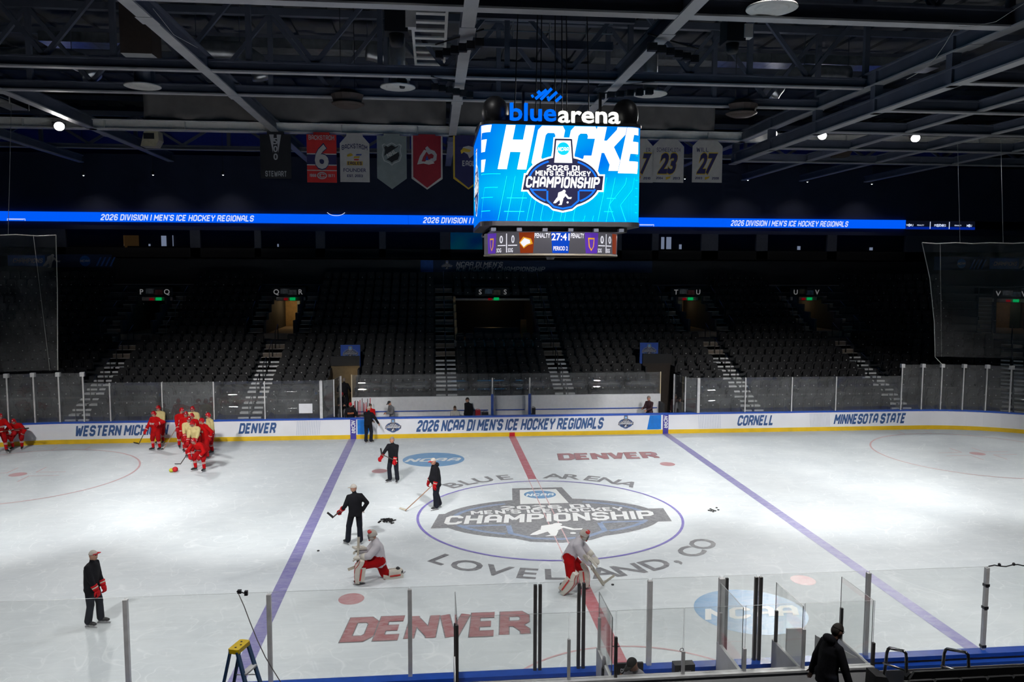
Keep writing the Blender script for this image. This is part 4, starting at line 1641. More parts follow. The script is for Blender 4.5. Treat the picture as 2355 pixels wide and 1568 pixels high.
# white girder with the curtain above it
M_GIRD = mat('girder_white', (0.85, 0.83, 0.78), 0.6, var=0.05)
t = thing('white_girder', (0, 0, 0), 'long white girder from which the banners hang', 'girder')
mb = MB()
mb.box((-34, 18.9, 16.05), (34, 19.1, 16.5))
mb.build('girder_web', M_GIRD, t)
mb = MB()
mb.box((-34, 18.75, 16.0), (34, 19.25, 16.06))
mb.build('lower_flange', M_GIRD, t)
mb = MB()
mb.box((-34, 18.75, 16.48), (34, 19.25, 16.53))
mb.build('upper_flange', M_GIRD, t)
for i in range(15):
    x = -30 + i * 4.2
    mb = MB()
    mb.box((x - 0.03, 18.76, 16.06), (x + 0.03, 18.9, 16.48))
    mb.build('stiffener', M_WHITEP, t)
M_CURT = mat('grey_curtain', (0.16, 0.15, 0.145), 0.9, scale=1.5)
for x0, x1, lab in ((-19.6, -3.2, 'grey curtain hung above the white girder over the coloured banners'), (-2.6, 12.4, 'grey curtain hung above the white girder behind the scoreboard')):
    mb = MB()
    n, m = 60, 5
    for j in range(m + 1):
        for i in range(n + 1):
            u = i / n
            sag = 0.12 * math.sin(u * 31) * (1 - j / m) + 0.06 * math.sin(u * 77 + j)
            mb.v.append((x0 + (x1 - x0) * u, 18.95 + sag, 16.6 + 1.75 * j / m))
    for j in range(m):
        for i in range(n):
            a = j * (n + 1) + i
            mb.f.append((a, a + 1, a + n + 2, a + n + 1))
            mb.m.append(0)
    o = mb.build('hung_curtain', M_CURT, None, True, False)
    md = o.modifiers.new('thickness', 'SOLIDIFY')
    md.thickness = 0.02
    tag(o, lab, 'curtain')
mb = MB()
mb.box((-40, 33.2, 16.6), (40, 33.4, 18.6))
tag(mb.build('wall_band', mat('blue_light_paint', (0.01, 0.03, 0.30), 0.7)), 'band of wall under the roof with painted blue light', None, None, 'structure')  # blue light on the wall put into its colour

# ------------------------------------------------------------------ floodlight fixtures
M_LENS = mat('lamp_lens', (1, 1, 1), .3, emit=(1.0, 0.98, 1.0), es=7.0)
flabs = ['bright floodlight on the girder above the net, alone beside the handrails', 'bright floodlight closest to the banner numbered 27', 'middle bright floodlight under the post-linked double beam', 'bright floodlight farthest from the banners under the cross beams']
for (p, d), lab in zip(LAMPS[:4], flabs):
    t = thing('floodlight', p - d * 0.05, lab, 'floodlight', 'lit floodlights under the roof')
    rot = d.to_track_quat('-Z', 'Y').to_matrix().to_4x4()
    t.matrix_world = Matrix.Translation(p - d * 0.05) @ rot
    mb = MB()
    mb.lathe([(0.10, 0.32), (0.16, 0.28), (0.27, 0.04), (0.29, 0.0), (0.27, 0.01)], n=18)
    mb.build('housing', M_BLACKP, t, True)
    mb = MB()
    mb.lathe([(0.02, -0.03), (0.2, -0.02), (0.25, 0.0), (0.25, 0.008)], n=18)
    mb.build('lens', M_LENS, t)
    mb = MB()
    mb.tube([(-0.3, 0, 0.1), (-0.32, 0, 0.45), (0.32, 0, 0.45), (0.3, 0, 0.1)], 0.02, 6)
    mb.build('yoke', M_BLACKP, t)
for i, (px, py) in enumerate(((192, 403), (352, 402), (513, 402), (1575, 411), (1720, 414), (1857, 418), (2005, 423))):
    p = ony(px, py, 30)
    t = thing('pendant_lamp', p, 'tiny pendant lamp below the far truss, %s from the picture\'s left edge' % ORD[i], 'lamp', 'tiny lamps before the navy wall')
    mb = MB()
    mb.lathe([(0.03, 0.25), (0.1, 0.2), (0.13, 0.0)], n=10)
    mb.build('shade', M_BLACKP, t, True)
    mb = MB()
    mb.ball((0, 0, 0.0), 0.06, 8, 6)
    mb.build('bulb', mat('small_bulb', (1, 1, 1), .4, emit=(0.8, 0.85, 0.9), es=1.5), t, True)
    mb = MB()
    mb.tube([(0, 0, 0.25), (0, 0, 20.65 - p.z)], 0.012, 5)
    mb.build('rod', M_BLACKP, t)
    L = bpy.data.lights.new('pendant_light', 'SPOT')
    L.energy = 75
    L.color = (1.0, 0.93, 0.85)
    L.spot_size = math.radians(100)
    L.spot_blend = 1.0
    L.shadow_soft_size = 0.1
    lo = bpy.data.objects.new('pendant_light', L)
    COL.objects.link(lo)
    lo.parent = t
    lo.location = (0, 0, -0.1)
    lo.rotation_euler = (math.radians(18), 0, 0)

# ------------------------------------------------------------------ ducts and round vents
for i, (px, py, zz) in enumerate(((328, 199, 16.1), (915, 201, 16.1), (1495, 217, 16.1), (1775, 20, 16.1))):
    p = onz(px, py, zz)
    t = thing('round_vent', p, ('round white air vent under a square duct near the netting side', 'round white air vent below the ladder-like catwalk', 'round white air vent beside the scoreboard under a lamp bar', 'large round white air vent at the top of the picture')[i], 'air vent', 'round ceiling vents')
    mb = MB()
    mb.lathe([(0.30, 0.12), (0.72, 0.05), (0.74, 0.0), (0.70, -0.02), (0.52, 0.04), (0.48, 0.0), (0.44, -0.02), (0.28, 0.04), (0.24, 0.0), (0.0, -0.01)], n=32)
    mb.build('diffuser', M_WHITEP, t, True)
    mb = MB()
    mb.tube([(0, 0, 0.1), (0, 0, 2.6)], 0.32, 16)
    mb.tube([(0.1, 0, 2.6), (0.1, 0, 4.55)], 0.02, 6)
    mb.build('drop_duct', M_GALV if i else M_STEEL, t, True)
M_BROWN = mat('brown_box', (0.05, 0.035, 0.03), .7)
A = onz(328, 199, 16.1)
t = thing('square_plenum', (A.x, A.y, 17.3), 'dark brown square plenum box above the round vent beside the long beam', 'duct')
mb = MB()
mb.box((-0.62, -0.62, 0), (0.62, 0.62, 2.2))
mb.build('case', M_BROWN, t)
mb = MB()
mb.prism([(-0.62, -0.62), (0.62, -0.62), (0.62, 0.62), (-0.62, 0.62)], lambda u, v, s: (u * s, v * s, 0.0 if s > 0.8 else -0.22), 1.0, 0.6)
mb.build('hopper', M_STEELL, t)


def duct(pts, r, label):
    mb = MB()
    P_ = []
    pts = [Vector(p) for p in pts]
    for i in range(len(pts) - 1):
        for k in range(6):
            P_.append(pts[i].lerp(pts[i + 1], k / 6))
    P_.append(pts[-1])
    rs = [r * (1.04 if i % 3 == 0 else 1.0) for i in range(len(P_))]
    mb.tube(P_, rs, 18)
    o = tag(mb.build('round_duct', M_GALV, None, True), label, 'duct', 'silver round ducts')
    for p in (pts[0], pts[1]):
        h = MB()
        h.tube([p, (p.x, p.y, 20.65)], 0.02, 6)
        h.build('hanger_rod', M_STEEL, o)
    return o


duct([(-24.5, 12.5, 18.1), (-20.5, 12.5, 18.1), (-19.8, 12.3, 17.8), (-19.5, 12.2, 17.2)], 0.42, 'silver round duct beside the brown plenum near the picture\'s edge')
duct([(-14.8, 12.0, 18.6), (-12.8, 11.8, 18.5), (-12.0, 11.6, 18.0), (-11.8, 11.6, 17.2)], 0.4, 'silver curved duct crossed by the long beam above q and r')
duct([(-7.0, 12, 18.7), (-6.0, 11.9, 18.5), (-5.5, 11.8, 18.0), (-5.4, 11.8, 17.0)], 0.4, 'silver curved duct above the ladder-like catwalk')
duct([(17.0, 12.5, 18.4), (14.6, 12.3, 18.35), (13.4, 12.2, 18.0), (12.8, 12.1, 17.2)], 0.42, 'silver curved duct above the double beam beyond the scoreboard')
for x0, x1, lab in ((-22, -3, 'long flat silver duct crossing the roof on the banner side'), (4, 22, 'long flat silver duct crossing the roof beyond the scoreboard')):
    t = thing('flat_duct', (0, 0, 0), lab, 'duct')
    n = 8
    for i in range(n):
        a, b_ = x0 + (x1 - x0) * i / n, x0 + (x1 - x0) * (i + 1) / n
        mb = MB()
        mb.box((a + 0.01, 12.6, 18.9), (b_ - 0.01, 13.8, 19.35))
        mb.build('duct_section', M_GALV, t)

# ------------------------------------------------------------------ catwalks, rigging, speakers, lamp bars
t = thing('ladder_catwalk', (0, 0, 0), 'white ladder-like catwalk seen from below beside the scoreboard beam', 'catwalk')
for x in (-4.66, -3.46):
    mb = MB()
    mb.bar((x, -3, 17.25), (x, 9.3, 17.25), 0.1, 0.2)
    mb.build('side_rail', M_WHITEP, t)
for i in range(13):
    y = -2.6 + i * 0.98
    mb = MB()
    mb.box((-4.62, y - 0.14, 17.2), (-3.5, y + 0.14, 17.26))
    mb.build('rung', M_WHITEP, t)
for k, (x0, z0) in enumerate(((-26.0, 16.9), (-28.5, 15.5))):
    t = thing('railed_catwalk', (0, 0, 0), ('upper catwalk with white handrails at the picture\'s edge', 'lower catwalk with white handrails beside the lone floodlight')[k], 'catwalk')
    for i in range(8):
        mb = MB()
        mb.box((x0 - 0.45, 3 + i * 2, z0), (x0 + 0.45, 4.9 + i * 2, z0 + 0.08))
        mb.build('deck_plate', M_STEELL, t)
    for sx_ in (-1, 1):
        for zz in (0.55, 1.05):
            mb = MB()
            mb.tube([(x0 + sx_ * 0.48, 3, z0 + zz), (x0 + sx_ * 0.48, 19, z0 + zz)], 0.03, 6)
            mb.build('handrail', M_WHITEP, t)
        for i in range(9):
            mb = MB()
            mb.tube([(x0 + sx_ * 0.48, 3 + 2 * i, z0), (x0 + sx_ * 0.48, 3 + 2 * i, z0 + 1.05)], 0.025, 6)
            mb.build('baluster', M_WHITEP, t)
t = thing('rigging_frame', (0, 0, 0), 'dark rigging frame with railings above the hanging scoreboard', 'rigging')
for y in (-2.4, 2.4, 6.0):
    mb = MB()
    mb.bar((-2.6, y, 17.6), (3.4, y, 17.6), 0.2, 0.32)
    mb.build('cross_bar', M_STEEL, t)
for z in (18.1, 18.5, 18.9):
    mb = MB()
    mb.tube([(-2.6, 6.0, z), (3.4, 6.0, z)], 0.03, 6)
    mb.build('railing', M_STEELL, t)
for x in (-2.2, -0.7, 0.8, 2.3):
    mb = MB()
    mb.tube([(x, 6.0, 17.7), (x, 6.0, 18.95)], 0.03, 6)
    mb.build('baluster', M_STEELL, t)
for i, (px, py) in enumerate(((800, 230), (1705, 252))):
    p = onz(px, py, 15.9)
    t = thing('speaker_cluster', p, ('dark round speaker cluster hung before the grey curtain on the banner side', 'dark round speaker cluster hung before the grey curtain beyond the scoreboard')[i], 'speaker', 'speaker clusters')
    for k in range(5):
        a = -PI / 2 + (k - 2) * 0.5
        c, s_ = math.cos(a), math.sin(a)
        mb = MB()
        mb.hexa([(0.2 * c - 0.1 * s_, 0.2 * s_ + 0.1 * c, -0.05), (0.2 * c + 0.1 * s_, 0.2 * s_ - 0.1 * c, -0.05), (0.55 * c + 0.16 * s_, 0.55 * s_ - 0.16 * c, -0.28), (0.55 * c - 0.16 * s_, 0.55 * s_ + 0.16 * c, -0.28),
                 (0.2 * c - 0.1 * s_, 0.2 * s_ + 0.1 * c, 0.45), (0.2 * c + 0.1 * s_, 0.2 * s_ - 0.1 * c, 0.45), (0.72 * c + 0.2 * s_, 0.72 * s_ - 0.2 * c, 0.2), (0.72 * c - 0.2 * s_, 0.72 * s_ + 0.2 * c, 0.2)])
        mb.build('speaker_horn', M_BROWN, t)
    mb = MB()
    mb.lathe([(0.45, -0.32), (0.70, -0.2), (0.72, -0.15), (0.5, -0.22), (0.3, -0.2)], n=24)
    mb.build('skirt', M_BROWN, t, True)
    for k in (-0.3, 0.3):
        mb = MB()
        mb.tube([(k, 0, 0.4), (k, 0, 4.75)], 0.015, 5)
        mb.build('cable', M_BLACKP, t)


def lamp_bar(a, b_, label):
    a, b_ = Vector(a), Vector(b_)
    t = thing('lamp_bar', a, label, 'light bar', 'stage lamp bars on the roof beams')
    d = b_ - a
    for oz in (0, 0.28):
        mb = MB()
        mb.tube([(0, 0, oz), d + Vector((0, 0, oz))], 0.03, 6)
        mb.build('bar_tube', M_BLACKP, t)
    for k in range(6):
        c = d * ((k + 0.5) / 6)
        mb = MB()
        mb.box((c.x - 0.14, c.y - 0.12, c.z - 0.22), (c.x + 0.14, c.y + 0.12, c.z + 0.02))
        mb.box((c.x - 0.10, c.y - 0.14, c.z - 0.18), (c.x + 0.10, c.y - 0.12, c.z - 0.06))
        mb.build('lamp_can', M_BLACKP, t)


for p0, p1, lab in (((1002, 122), (1112, 88), 'upper black lamp bar across the beam beside the ladder-like catwalk'), ((992, 192), (1088, 214), 'lower black lamp bar across the beam beside the scoreboard'),
                    ((1372, 216), (1505, 203), 'lower black lamp bar across the beam above the scoreboard corner'), ((1490, 98), (1605, 132), 'upper black lamp bar across the beam beyond the scoreboard')):
    lamp_bar(onz(*p0, 15.75), onz(*p1, 15.75), lab)
for px, py, w_, h_, lab in ((912, 60, 0.75, 1.3, 'black projector hung beside the ladder-like catwalk'), (925, 182, 0.4, 0.75, 'small black projector hung above the round vent'), (1685, 85, 0.65, 1.1, 'black projector hung beyond the scoreboard beam')):
    p = onz(px, py, 16.4)
    t = thing('hung_projector', p, lab, 'projector')
    mb = MB()
    mb.box((-w_ / 2, -0.35, -h_ * .2), (w_ / 2, 0.35, h_ * 0.5))
    mb.build('case', M_BLACKP, t)
    mb = MB()
    mb.lathe([(w_ * .34, -h_ * .2), (w_ * .30, -h_ * .42), (w_ * .24, -h_ * .5)], n=14)
    mb.build('lens_barrel', M_BLACK, t, True)
    mb = MB()
    mb.box((w_ * .4, -0.4, -h_ * .1), (w_ * .85, -0.1, h_ * .3))
    mb.build('white_bracket', M_WHITEP, t)
    mb = MB()
    mb.tube([(0, 0, h_ * .5), (0, 0, 4.25)], 0.03, 6)
    mb.build('rod', M_BLACKP, t)
for px, py, lab in ((350, 326, 'cream loudspeaker box hung under the white girder near the long beam'), (1935, 350, 'dark loudspeaker hung under the far cross beams')):
    p = onz(px, py, 15.6)
    t = thing('hung_speaker', p, lab, 'speaker')
    mb = MB()
    mb.prism([(-0.5, -0.3), (0.3, -0.3), (0.5, 0.05), (0.45, 0.55), (-0.3, 0.5)], lambda u, v, s: (u, s, v), -0.4, 0.4)
    mb.build('cabinet', mat('cream_paint', (0.45, 0.40, 0.28), .6) if px < 999 else M_BROWN, t)
    mb = MB()
    mb.box((-0.32, -0.43, 0.1), (0.25, -0.4, 0.42))
    mb.build('grille', M_BLACK, t)
    mb = MB()
    mb.tube([(0, 0, 0.5), (0, 0, 5.05)], 0.03, 6)
    mb.build('bracket', M_BLACKP, t)
for i, pts_ in enumerate((((2194, 68), (2172, 104), (2150, 135), (2122, 162), (2085, 182)), ((2355, 8), (2290, 50), (2230, 62), (2205, 60)), ((352, 20), (400, 80), (455, 110)))):
    P_ = [onz(x, y, 15.9 - 0.05 * j) for j, (x, y) in enumerate(pts_)]
    tag(wire('slack_cable', P_, 0.008, M_CORD), ('pale cable looping down from the double beam', 'pale cable hanging at the top corner of the picture', 'pale cable sagging along the long beam above q and r')[i], 'cable')

# ------------------------------------------------------------------ banners
def banner(key, px0, py0, px1, py1, label, col, point=0.0, shoulders=False, border=None):
    A, B_ = ony(px0, py0, 18.8), ony(px1, py1, 18.8)
    t = thing('hanging_banner', ((A.x + B_.x) / 2, 18.6, A.z), label, 'banner', 'banners hung from the white girder')
    w_, h_ = B_.x - A.x, A.z - B_.z

    def out(g):
        a, b_, c = -w_ / 2 + g, w_ / 2 - g, -h_ + g
        if point:
            pt = point * h_
            return [(a, -0.02), (a, c + pt), (0, c), (b_, c + pt), (b_, -0.02)]
        if shoulders:
            return [(-w_ * .27, 0.0), (a, -0.42), (a, c), (b_, c), (b_, -0.42), (w_ * .27, 0.0)]
        return [(a, 0.0), (a, c), (b_, c), (b_, 0.0)]
    mb = MB()
    mb.prism(out(0), lambda u, v, s: (u, s, v), 0, 0.03)
    mb.build('cloth', border or col, t)
    mb = MB()
    mb.box((-w_ * .27, 0.0, -0.02), (w_ * .27, 0.2, 16.02 - A.z))
    mb.build('hanging_sleeve', col, t)
    if border:
        flat('field', [out(0.09)], lambda u, v: (u, -0.006, v), col, t)
    P_ = lambda polys, m, d=0.012, nm='emblem': flat(nm, polys, lambda u, v: (u, -d, v), m, t)
    return t, w_, h_, P_


C_ = lambda n, c: mat(n, c, 0.75, var=0.08, scale=3)
B_BLK, B_WHT, B_RED, B_NVY, B_GRY, B_MAR, B_GLD, B_BLU, B_SLV = C_('banner_black', (.012, .012, .016)), C_('banner_white', (.52, .50, .48)), C_('banner_red', (.55, .02, .02)), C_('banner_navy', (.02, .02, .10)), C_('banner_grey', (.20, .235, .24)), C_('banner_maroon', (.26, .008, .02)), C_('banner_gold', (.60, .40, .03)), C_('banner_blue', (.02, .05, .28)), C_('banner_silver', (.42, .42, .44))
t, w_, h_, P_ = banner('stewart', 599, 310, 672, 412, 'black banner with a white numeral 500', B_BLK)
P_([[(-.32, 0), (-.08, 0), (-.14, -1.0)], [(.32, 0), (.08, 0), (.14, -1.0)]], B_SLV)
for i, ch in enumerate('500'):
    P_(shift(face(ch, .34, .24, 0, .03)[0], 0, -.35 - i * .42), B_SLV, .016, 'numeral')
P_(shift(block('STEWART', .3, 1.15, 0, .72)[0], 0, -h_ + .26), B_SLV, .012, 'lettering')
t, w_, h_, P_ = banner('six', 706, 310, 776, 421, 'red banner with a large white number 6', B_RED)
P_([rect(0, -h_ * .52, w_, .56)], B_NVY, .006, 'stripe')
P_([rect(0, -h_ * .52 + .30, w_, .06), rect(0, -h_ * .52 - .30, w_, .06), rect(0, -h_ + .66, w_, .05)], B_WHT, .010, 'stripe')
P_(shift(face('6', 1.28, .8, 0, .06)[0], 0, -h_ * .45), B_NVY, .012, 'numeral_border')
P_(shift(face('6', 1.26, .76, 0, .03)[0], 0, -h_ * .45), B_WHT, .016, 'numeral')
P_(shift(block('BACKSTROM', .26, 1.4, 0, .6)[0], 0, -.17), B_SLV, .012, 'lettering')
P_(ringq(0, -h_ + .38, .24, .17, .03, 24) + shift(block('C', .2, .28, 0, .7)[0], 0, -h_ + .38), B_SLV)
P_(shift(block('1968', .16, .36, 0, .8)[0], -.5, -h_ + .38) + shift(block('1971', .16, .36, 0, .8)[0], .5, -h_ + .38), B_SLV, .012, 'lettering')
t, w_, h_, P_ = banner('founder', 782, 313, 851, 420, 'white jersey-shaped banner lettered founder', B_WHT, 0, True)
P_([[(q[0], q[1] + .1 * math.cos(q[0] * 2.2)) for q in pl] for pl in shift(block('BACKSTROM', .26, 1.4, 0, .6)[0], 0, -.66)], B_NVY, .012, 'lettering')
P_([[(-.42, -1.05), (-.2, -.95), (-.08, -1.05), (-.2, -1.12), (-.4, -1.15)], [(-.02, -1.12), (.3, -1.12), (.22, -1.22), (-.08, -1.22)]], B_GLD)
P_([[(.1, -1.0), (.4, -1.0), (.34, -1.07), (.06, -1.07)]], B_BLU)
P_([[(-.02, -1.27), (.24, -1.27), (.2, -1.34), (-.06, -1.34)]], B_RED)
P_([rect(0, -1.5, .86, .22)], B_GLD, .008)
P_(shift(block('EAGLES', .16, .76, 0, .75)[0], 0, -1.5), B_NVY, .014, 'lettering')
P_(shift(face('FOUNDER', .2, 1.25, 0, .01)[0], 0, -h_ + .66) + shift(block('EST. 2003', .14, .85, 0, .75)[0], 0, -h_ + .34), B_NVY, .012, 'lettering')
t, w_, h_, P_ = banner('shield', 867, 312, 936, 436, 'grey pointed banner with a black shield emblem', B_GRY, .20)
sh_ = lambda k: [(x * k, y * k) for x, y in ((-.5, .42), (-.38, .5), (-.25, .42), (-.12, .5), (0, .56), (.12, .5), (.25, .42), (.38, .5), (.5, .42), (.44, .2), (.5, -.1), (.4, -.38), (.14, -.48), (0, -.6), (-.14, -.48), (-.4, -.38), (-.5, -.1), (-.44, .2))]
P_(shift([sh_(1.1)], 0, -1.0), B_SLV, .008)
P_(shift([sh_(1.0)], 0, -1.0), B_GRY, .012)
P_(shift([sh_(.84)], 0, -1.0), B_BLK, .016)
P_(shift([[(-.42, -.3), (-.38, -.1), (.4, .42), (.42, .2), (.38, .1), (-.36, -.36)]], 0, -1.0), B_GRY, .02)
P_([[(.82 * u - .5 * v, .5 * u + .8 * v - 1.0 + .02) for u, v in pl] for pl in block('NHL', .24, .62, 0.1, .75)[0]], B_WHT, .024, 'lettering')
t, w_, h_, P_ = banner('peak', 946, 312, 1018, 437, 'maroon pointed banner with a white peak emblem', B_MAR, .20, False, B_WHT)
P_(shift([[(-.1, .45), (.02, .56), (.2, .38), (.42, .3), (.55, .1), (.52, -.2), (.35, -.32), (.1, -.3), (.2, -.12), (.34, -.1), (.38, .05), (.26, .16), (.1, .1), (0, .22)]], 0, -1.15), B_SLV)
P_(shift([[(0, .3), (-.22, -.05), (-.3, -.28), (-.12, -.3), (.05, -.15), (.3, -.25), (.42, -.38), (.1, -.46), (-.2, -.4), (-.55, -.46), (-.5, -.3), (-.4, .0), (-.16, .36)]], 0, -1.15), B_WHT, .016)
P_(shift([[(-.1, -.22), (.0, .06), (.1, -.22)]], 0, -1.15), B_BLU, .02)
t, w_, h_, P_ = banner('bird', 1042, 312, 1112, 437, 'navy pointed banner with gold edge half hidden by the scoreboard', B_NVY, .20, False, B_GLD)
P_(shift([[(-.5, .1), (-.4, .3), (-.1, .38), (.2, .3), (.35, .05), (.1, -.2), (-.05, -.32), (-.15, -.1)]], .1, -.95), B_WHT)
P_(shift([[(-.55, .1), (-.38, .26), (.05, .14), (-.05, .02), (-.35, .04), (-.5, -.08)]], .1, -.95), B_GLD, .016)
P_(shift(block('EAGLES', .3, 1.1, 0, .75)[0], .2, -1.55), B_WHT, .014, 'lettering')
for nm, nn, y0, y1, px0, px1, lab in (('ER', '17', '2003', '2010', 1434, 1499, 'white jersey banner partly hidden behind the scoreboard edge'), ('SCHNEEKLOTH', '23', '2004', '2013', 1500, 1569, 'white jersey banner numbered 23'), ('WILL', '27', '2003', '2008', 1591, 1657, 'white jersey banner numbered 27 crossed by a roof beam')):
    if nn == '17':
        nm, nn = 'ER', '7'
    t, w_, h_, P_ = banner(nm, px0, 320, px1, 421, lab, B_WHT, 0, True)
    P_(shift(block(nm, .24, (.24 if nn == '7' else 1.4 if nn == '23' else .75), 0, .45)[0], .55 if nn == '7' else 0 if nn == '23' else -.3, -.62), B_NVY, .012, 'lettering')
    ox_ = .42 if nn == '7' else 0
    P_(shift(face(nn, 1.12, 1.05 if nn != '7' else .5, .2, .075)[0], ox_, -h_ * .55), B_GLD, .012, 'numeral_border')
    P_(shift(face(nn, 1.10, 1.0 if nn != '7' else .46, .2, .045)[0], ox_, -h_ * .55), B_NVY, .016, 'numeral')
    P_(shift(block(y0, .13, .4, 0, .8)[0], -.5, -h_ + .25) + shift(block(y1, .13, .4, 0, .8)[0], .5, -h_ + .25), B_NVY, .012, 'lettering')
    P_([[(-.14, -h_ + .3), (.16, -h_ + .36), (.12, -h_ + .25), (-.12, -h_ + .15)]], B_GLD)

# ------------------------------------------------------------------ hanging scoreboard
sb = thing('scoreboard', (0, 0, 9), 'four-sided hanging scoreboard with bright blue hockey screen and score ring', 'scoreboard')
sb.location = (0, 0, 0)
HS, RS = 2.5, 0.45


def rsq(h, r, n=7):
    out = []
    for cx, cy, a0 in ((h - r, h - r, 0), (-h + r, h - r, PI / 2), (-h + r, -h + r, PI), (h - r, -h + r, PI * 1.5)):
        for i in range(n + 1):
            a = a0 + PI / 2 * i / n
            out.append((cx + r * math.cos(a), cy + r * math.sin(a)))
    return out


# screen material: displayed cyan-blue artwork
M_SCR = bpy.data.materials.new('screen_artwork')
M_SCR.use_nodes = True
nt = M_SCR.node_tree
b = nt.nodes['Principled BSDF']
b.inputs['Base Color'].default_value = (0.01, 0.02, 0.03, 1)
b.inputs['Roughness'].default_value = 0.4
tc = nt.nodes.new('ShaderNodeTexCoord')
mp = nt.nodes.new('ShaderNodeMapping')
mp.inputs['Location'].default_value = (0.35, 0.0, -3.6)
mp.inputs['Scale'].default_value = (0.16, 0.0, 0.26)
nt.links.new(tc.outputs['Object'], mp.inputs['Vector'])
nz = nt.nodes.new('ShaderNodeTexNoise')
nz.inputs['Scale'].default_value = 1.6
nz.inputs['Detail'].default_value = 1
nt.links.new(mp.outputs[0], nz.inputs['Vector'])
rp = nt.nodes.new('ShaderNodeValToRGB')
rp.color_ramp.elements[0].position = 0.38
rp.color_ramp.elements[0].color = (0.0, 0.60, 0.95, 1)
rp.color_ramp.elements[1].position = 0.62
rp.color_ramp.elements[1].color = (0.0, 0.17, 0.90, 1)
nt.links.new(nz.outputs['Fac'], rp.inputs['Fac'])
nt.links.new(rp.outputs[0], b.inputs['Emission Color'])
b.inputs['Emission Strength'].default_value = 1.0
b.inputs['Specular IOR Level'].default_value = 0.0
b.inputs['Base Color'].default_value = (0.0, 0.004, 0.01, 1)
Z0, Z1 = 9.95, 12.86
mb = MB()
mb.prism(rsq(HS, RS), lambda u, v, s: (u, v, s), Z0, Z1)
mb.build('screen_body', M_SCR, sb)
for za, zb, g, nm in ((Z1, Z1 + 0.1, 0.03, 'top_trim'), (Z0 - 0.14, Z0, 0.02, 'bottom_trim')):
    mb = MB()
    mb.prism(rsq(HS + g, RS), lambda u, v, s: (u, v, s), za, zb)
    mb.build(nm, M_BLACKP, sb)
mb = MB()
mb.prism(rsq(2.2, 0.4), lambda u, v, s: (u, v, s), 9.66, Z0 - 0.14)
mb.build('underframe', M_BLACK, sb)
for i in range(6):
    mb = MB()
    mb.box((-2.2 + 0.8 * i, -2.45, Z0 - 0.3), (-2.05 + 0.8 * i, 2.45, Z0 - 0.2))
    mb.build('underframe_bar', M_STEEL, sb)


def onscreen(u, v, d=0.008):
    """front screen surface, wrapping round the rounded corner on either side"""
    a = HS - RS
    if abs(u) <= a:
        return (u, -HS - d, v)
    th = (abs(u) - a) / RS
    if th <= PI / 2:
        return (math.copysign(a + (RS + d) * math.sin(th), u), -a - (RS + d) * math.cos(th), v)
    e = abs(u) - a - RS * PI / 2
    return (math.copysign(HS + d, u), -a + e, v)


def clip(poly, axis, lim, sign):
    out = []
    for i in range(len(poly)):
        p, q = poly[i], poly[(i + 1) % len(poly)]
        a, b_ = sign * (p[axis] - lim), sign * (q[axis] - lim)
        if a <= 0:
            out.append(p)
        if (a < 0 < b_) or (b_ < 0 < a):
            t_ = a / (a - b_)
            out.append((p[0] + (q[0] - p[0]) * t_, p[1] + (q[1] - p[1]) * t_))
    return out


def clips(polys, u0, u1, v0, v1):
    out = []
    for q in polys:
        q = [(p[0], p[1]) for p in q]
        for ax, l, s_ in ((0, u0, -1), (0, u1, 1), (1, v0, -1), (1, v1, 1)):
            q = clip(q, ax, l, s_)
            if len(q) < 3:
                break
        if len(q) >= 3:
            out.append(q)
    return out


def slices(polys, step=0.08):
    """cut wide polygons so they bend round the corner"""
    out = []
    for q in polys:
        us = [p[0] for p in q]
        if max(us) < HS - RS and min(us) > -(HS - RS):
            out.append(q)
            continue
        k0, k1 = math.floor(min(us) / step), math.ceil(max(us) / step)
        for k in range(k0, k1):
            c = clip(clip(q, 0, k * step, -1), 0, (k + 1) * step, 1)
            if len(c) >= 3:
                out.append(c)
    return out


E_W = mat('led_white', (1, 1, 1), .4, emit=(1.0, 1.0, 1.0), es=1.15)
E_N = mat('led_navy', (0, 0, .1), .4, emit=(0.012, 0.012, 0.05), es=1.0)
E_B = mat('led_blue', (0, .1, .6), .4, emit=(0.0, 0.14, 0.75), es=1.0)
E_C = mat('led_cyan', (0, .6, .9), .4, emit=(0.0, 0.62, 0.90), es=1.0)
E_T = mat('led_outline', (0, .7, .9), .4, emit=(0.0, 0.85, 1.0), es=1.0)
SC = lambda x: (x / 3.734 + 1060)
Uc = lambda x: ony(SC(x), 350, -HS).x
big = []
VC = 12.22
for ch, cx, wd in (('E', 165, .62), ('H', 478, .78), ('O', 750, .74), ('C', 1030, .74), ('K', 1262, .82), ('E', 1500, .70)):
    q4, _ = block(ch, 1.42, wd, 0.2, 0.95)
    big += shift(q4, Uc(cx), VC)
big = clips(big, -2.62, 2.42, Z0 + .02, Z1 - .02)
flat('screen_lettering', slices(big), lambda u, v: onscreen(u, v, 0.006), E_W, sb)
outl = []
for ch, cx in (('E', 215), ('H', 470), ('O', 760), ('C', 1040), ('K', 1330)):
    pol = GL[ch]
    for l in pol:
        for q in stroke(l, .85):
            for a, b_ in ((q[0], q[3]), (q[1], q[2])):
                for qq in stroke([a, b_], .05):
                    outl.append([((p.x - 2) * .155 + Uc(cx) + .2 * (p.y - 3) * .24, (p.y - 3) * .24 + 10.45) for p in qq])
outl = clips(outl, -2.62, 2.42, Z0 + .02, Z1 - .02)
flat('screen_outline_lettering', slices(outl), lambda u, v: onscreen(u, v, 0.005), E_T, sb)
ub, vb = Uc(878), ony(SC(878), 190 + 860 / 3.734, -HS).z
put_badge('screen_badge', lambda u, v, d: onscreen(ub + u * 2.55, vb + v * 2.55, 0.008 + d * 0.6), {'o': E_W, 'w': E_W, 'n': E_N, 'b': E_B, 'c': E_C, 't': E_W}, sb, 'championship badge shown on the screen')
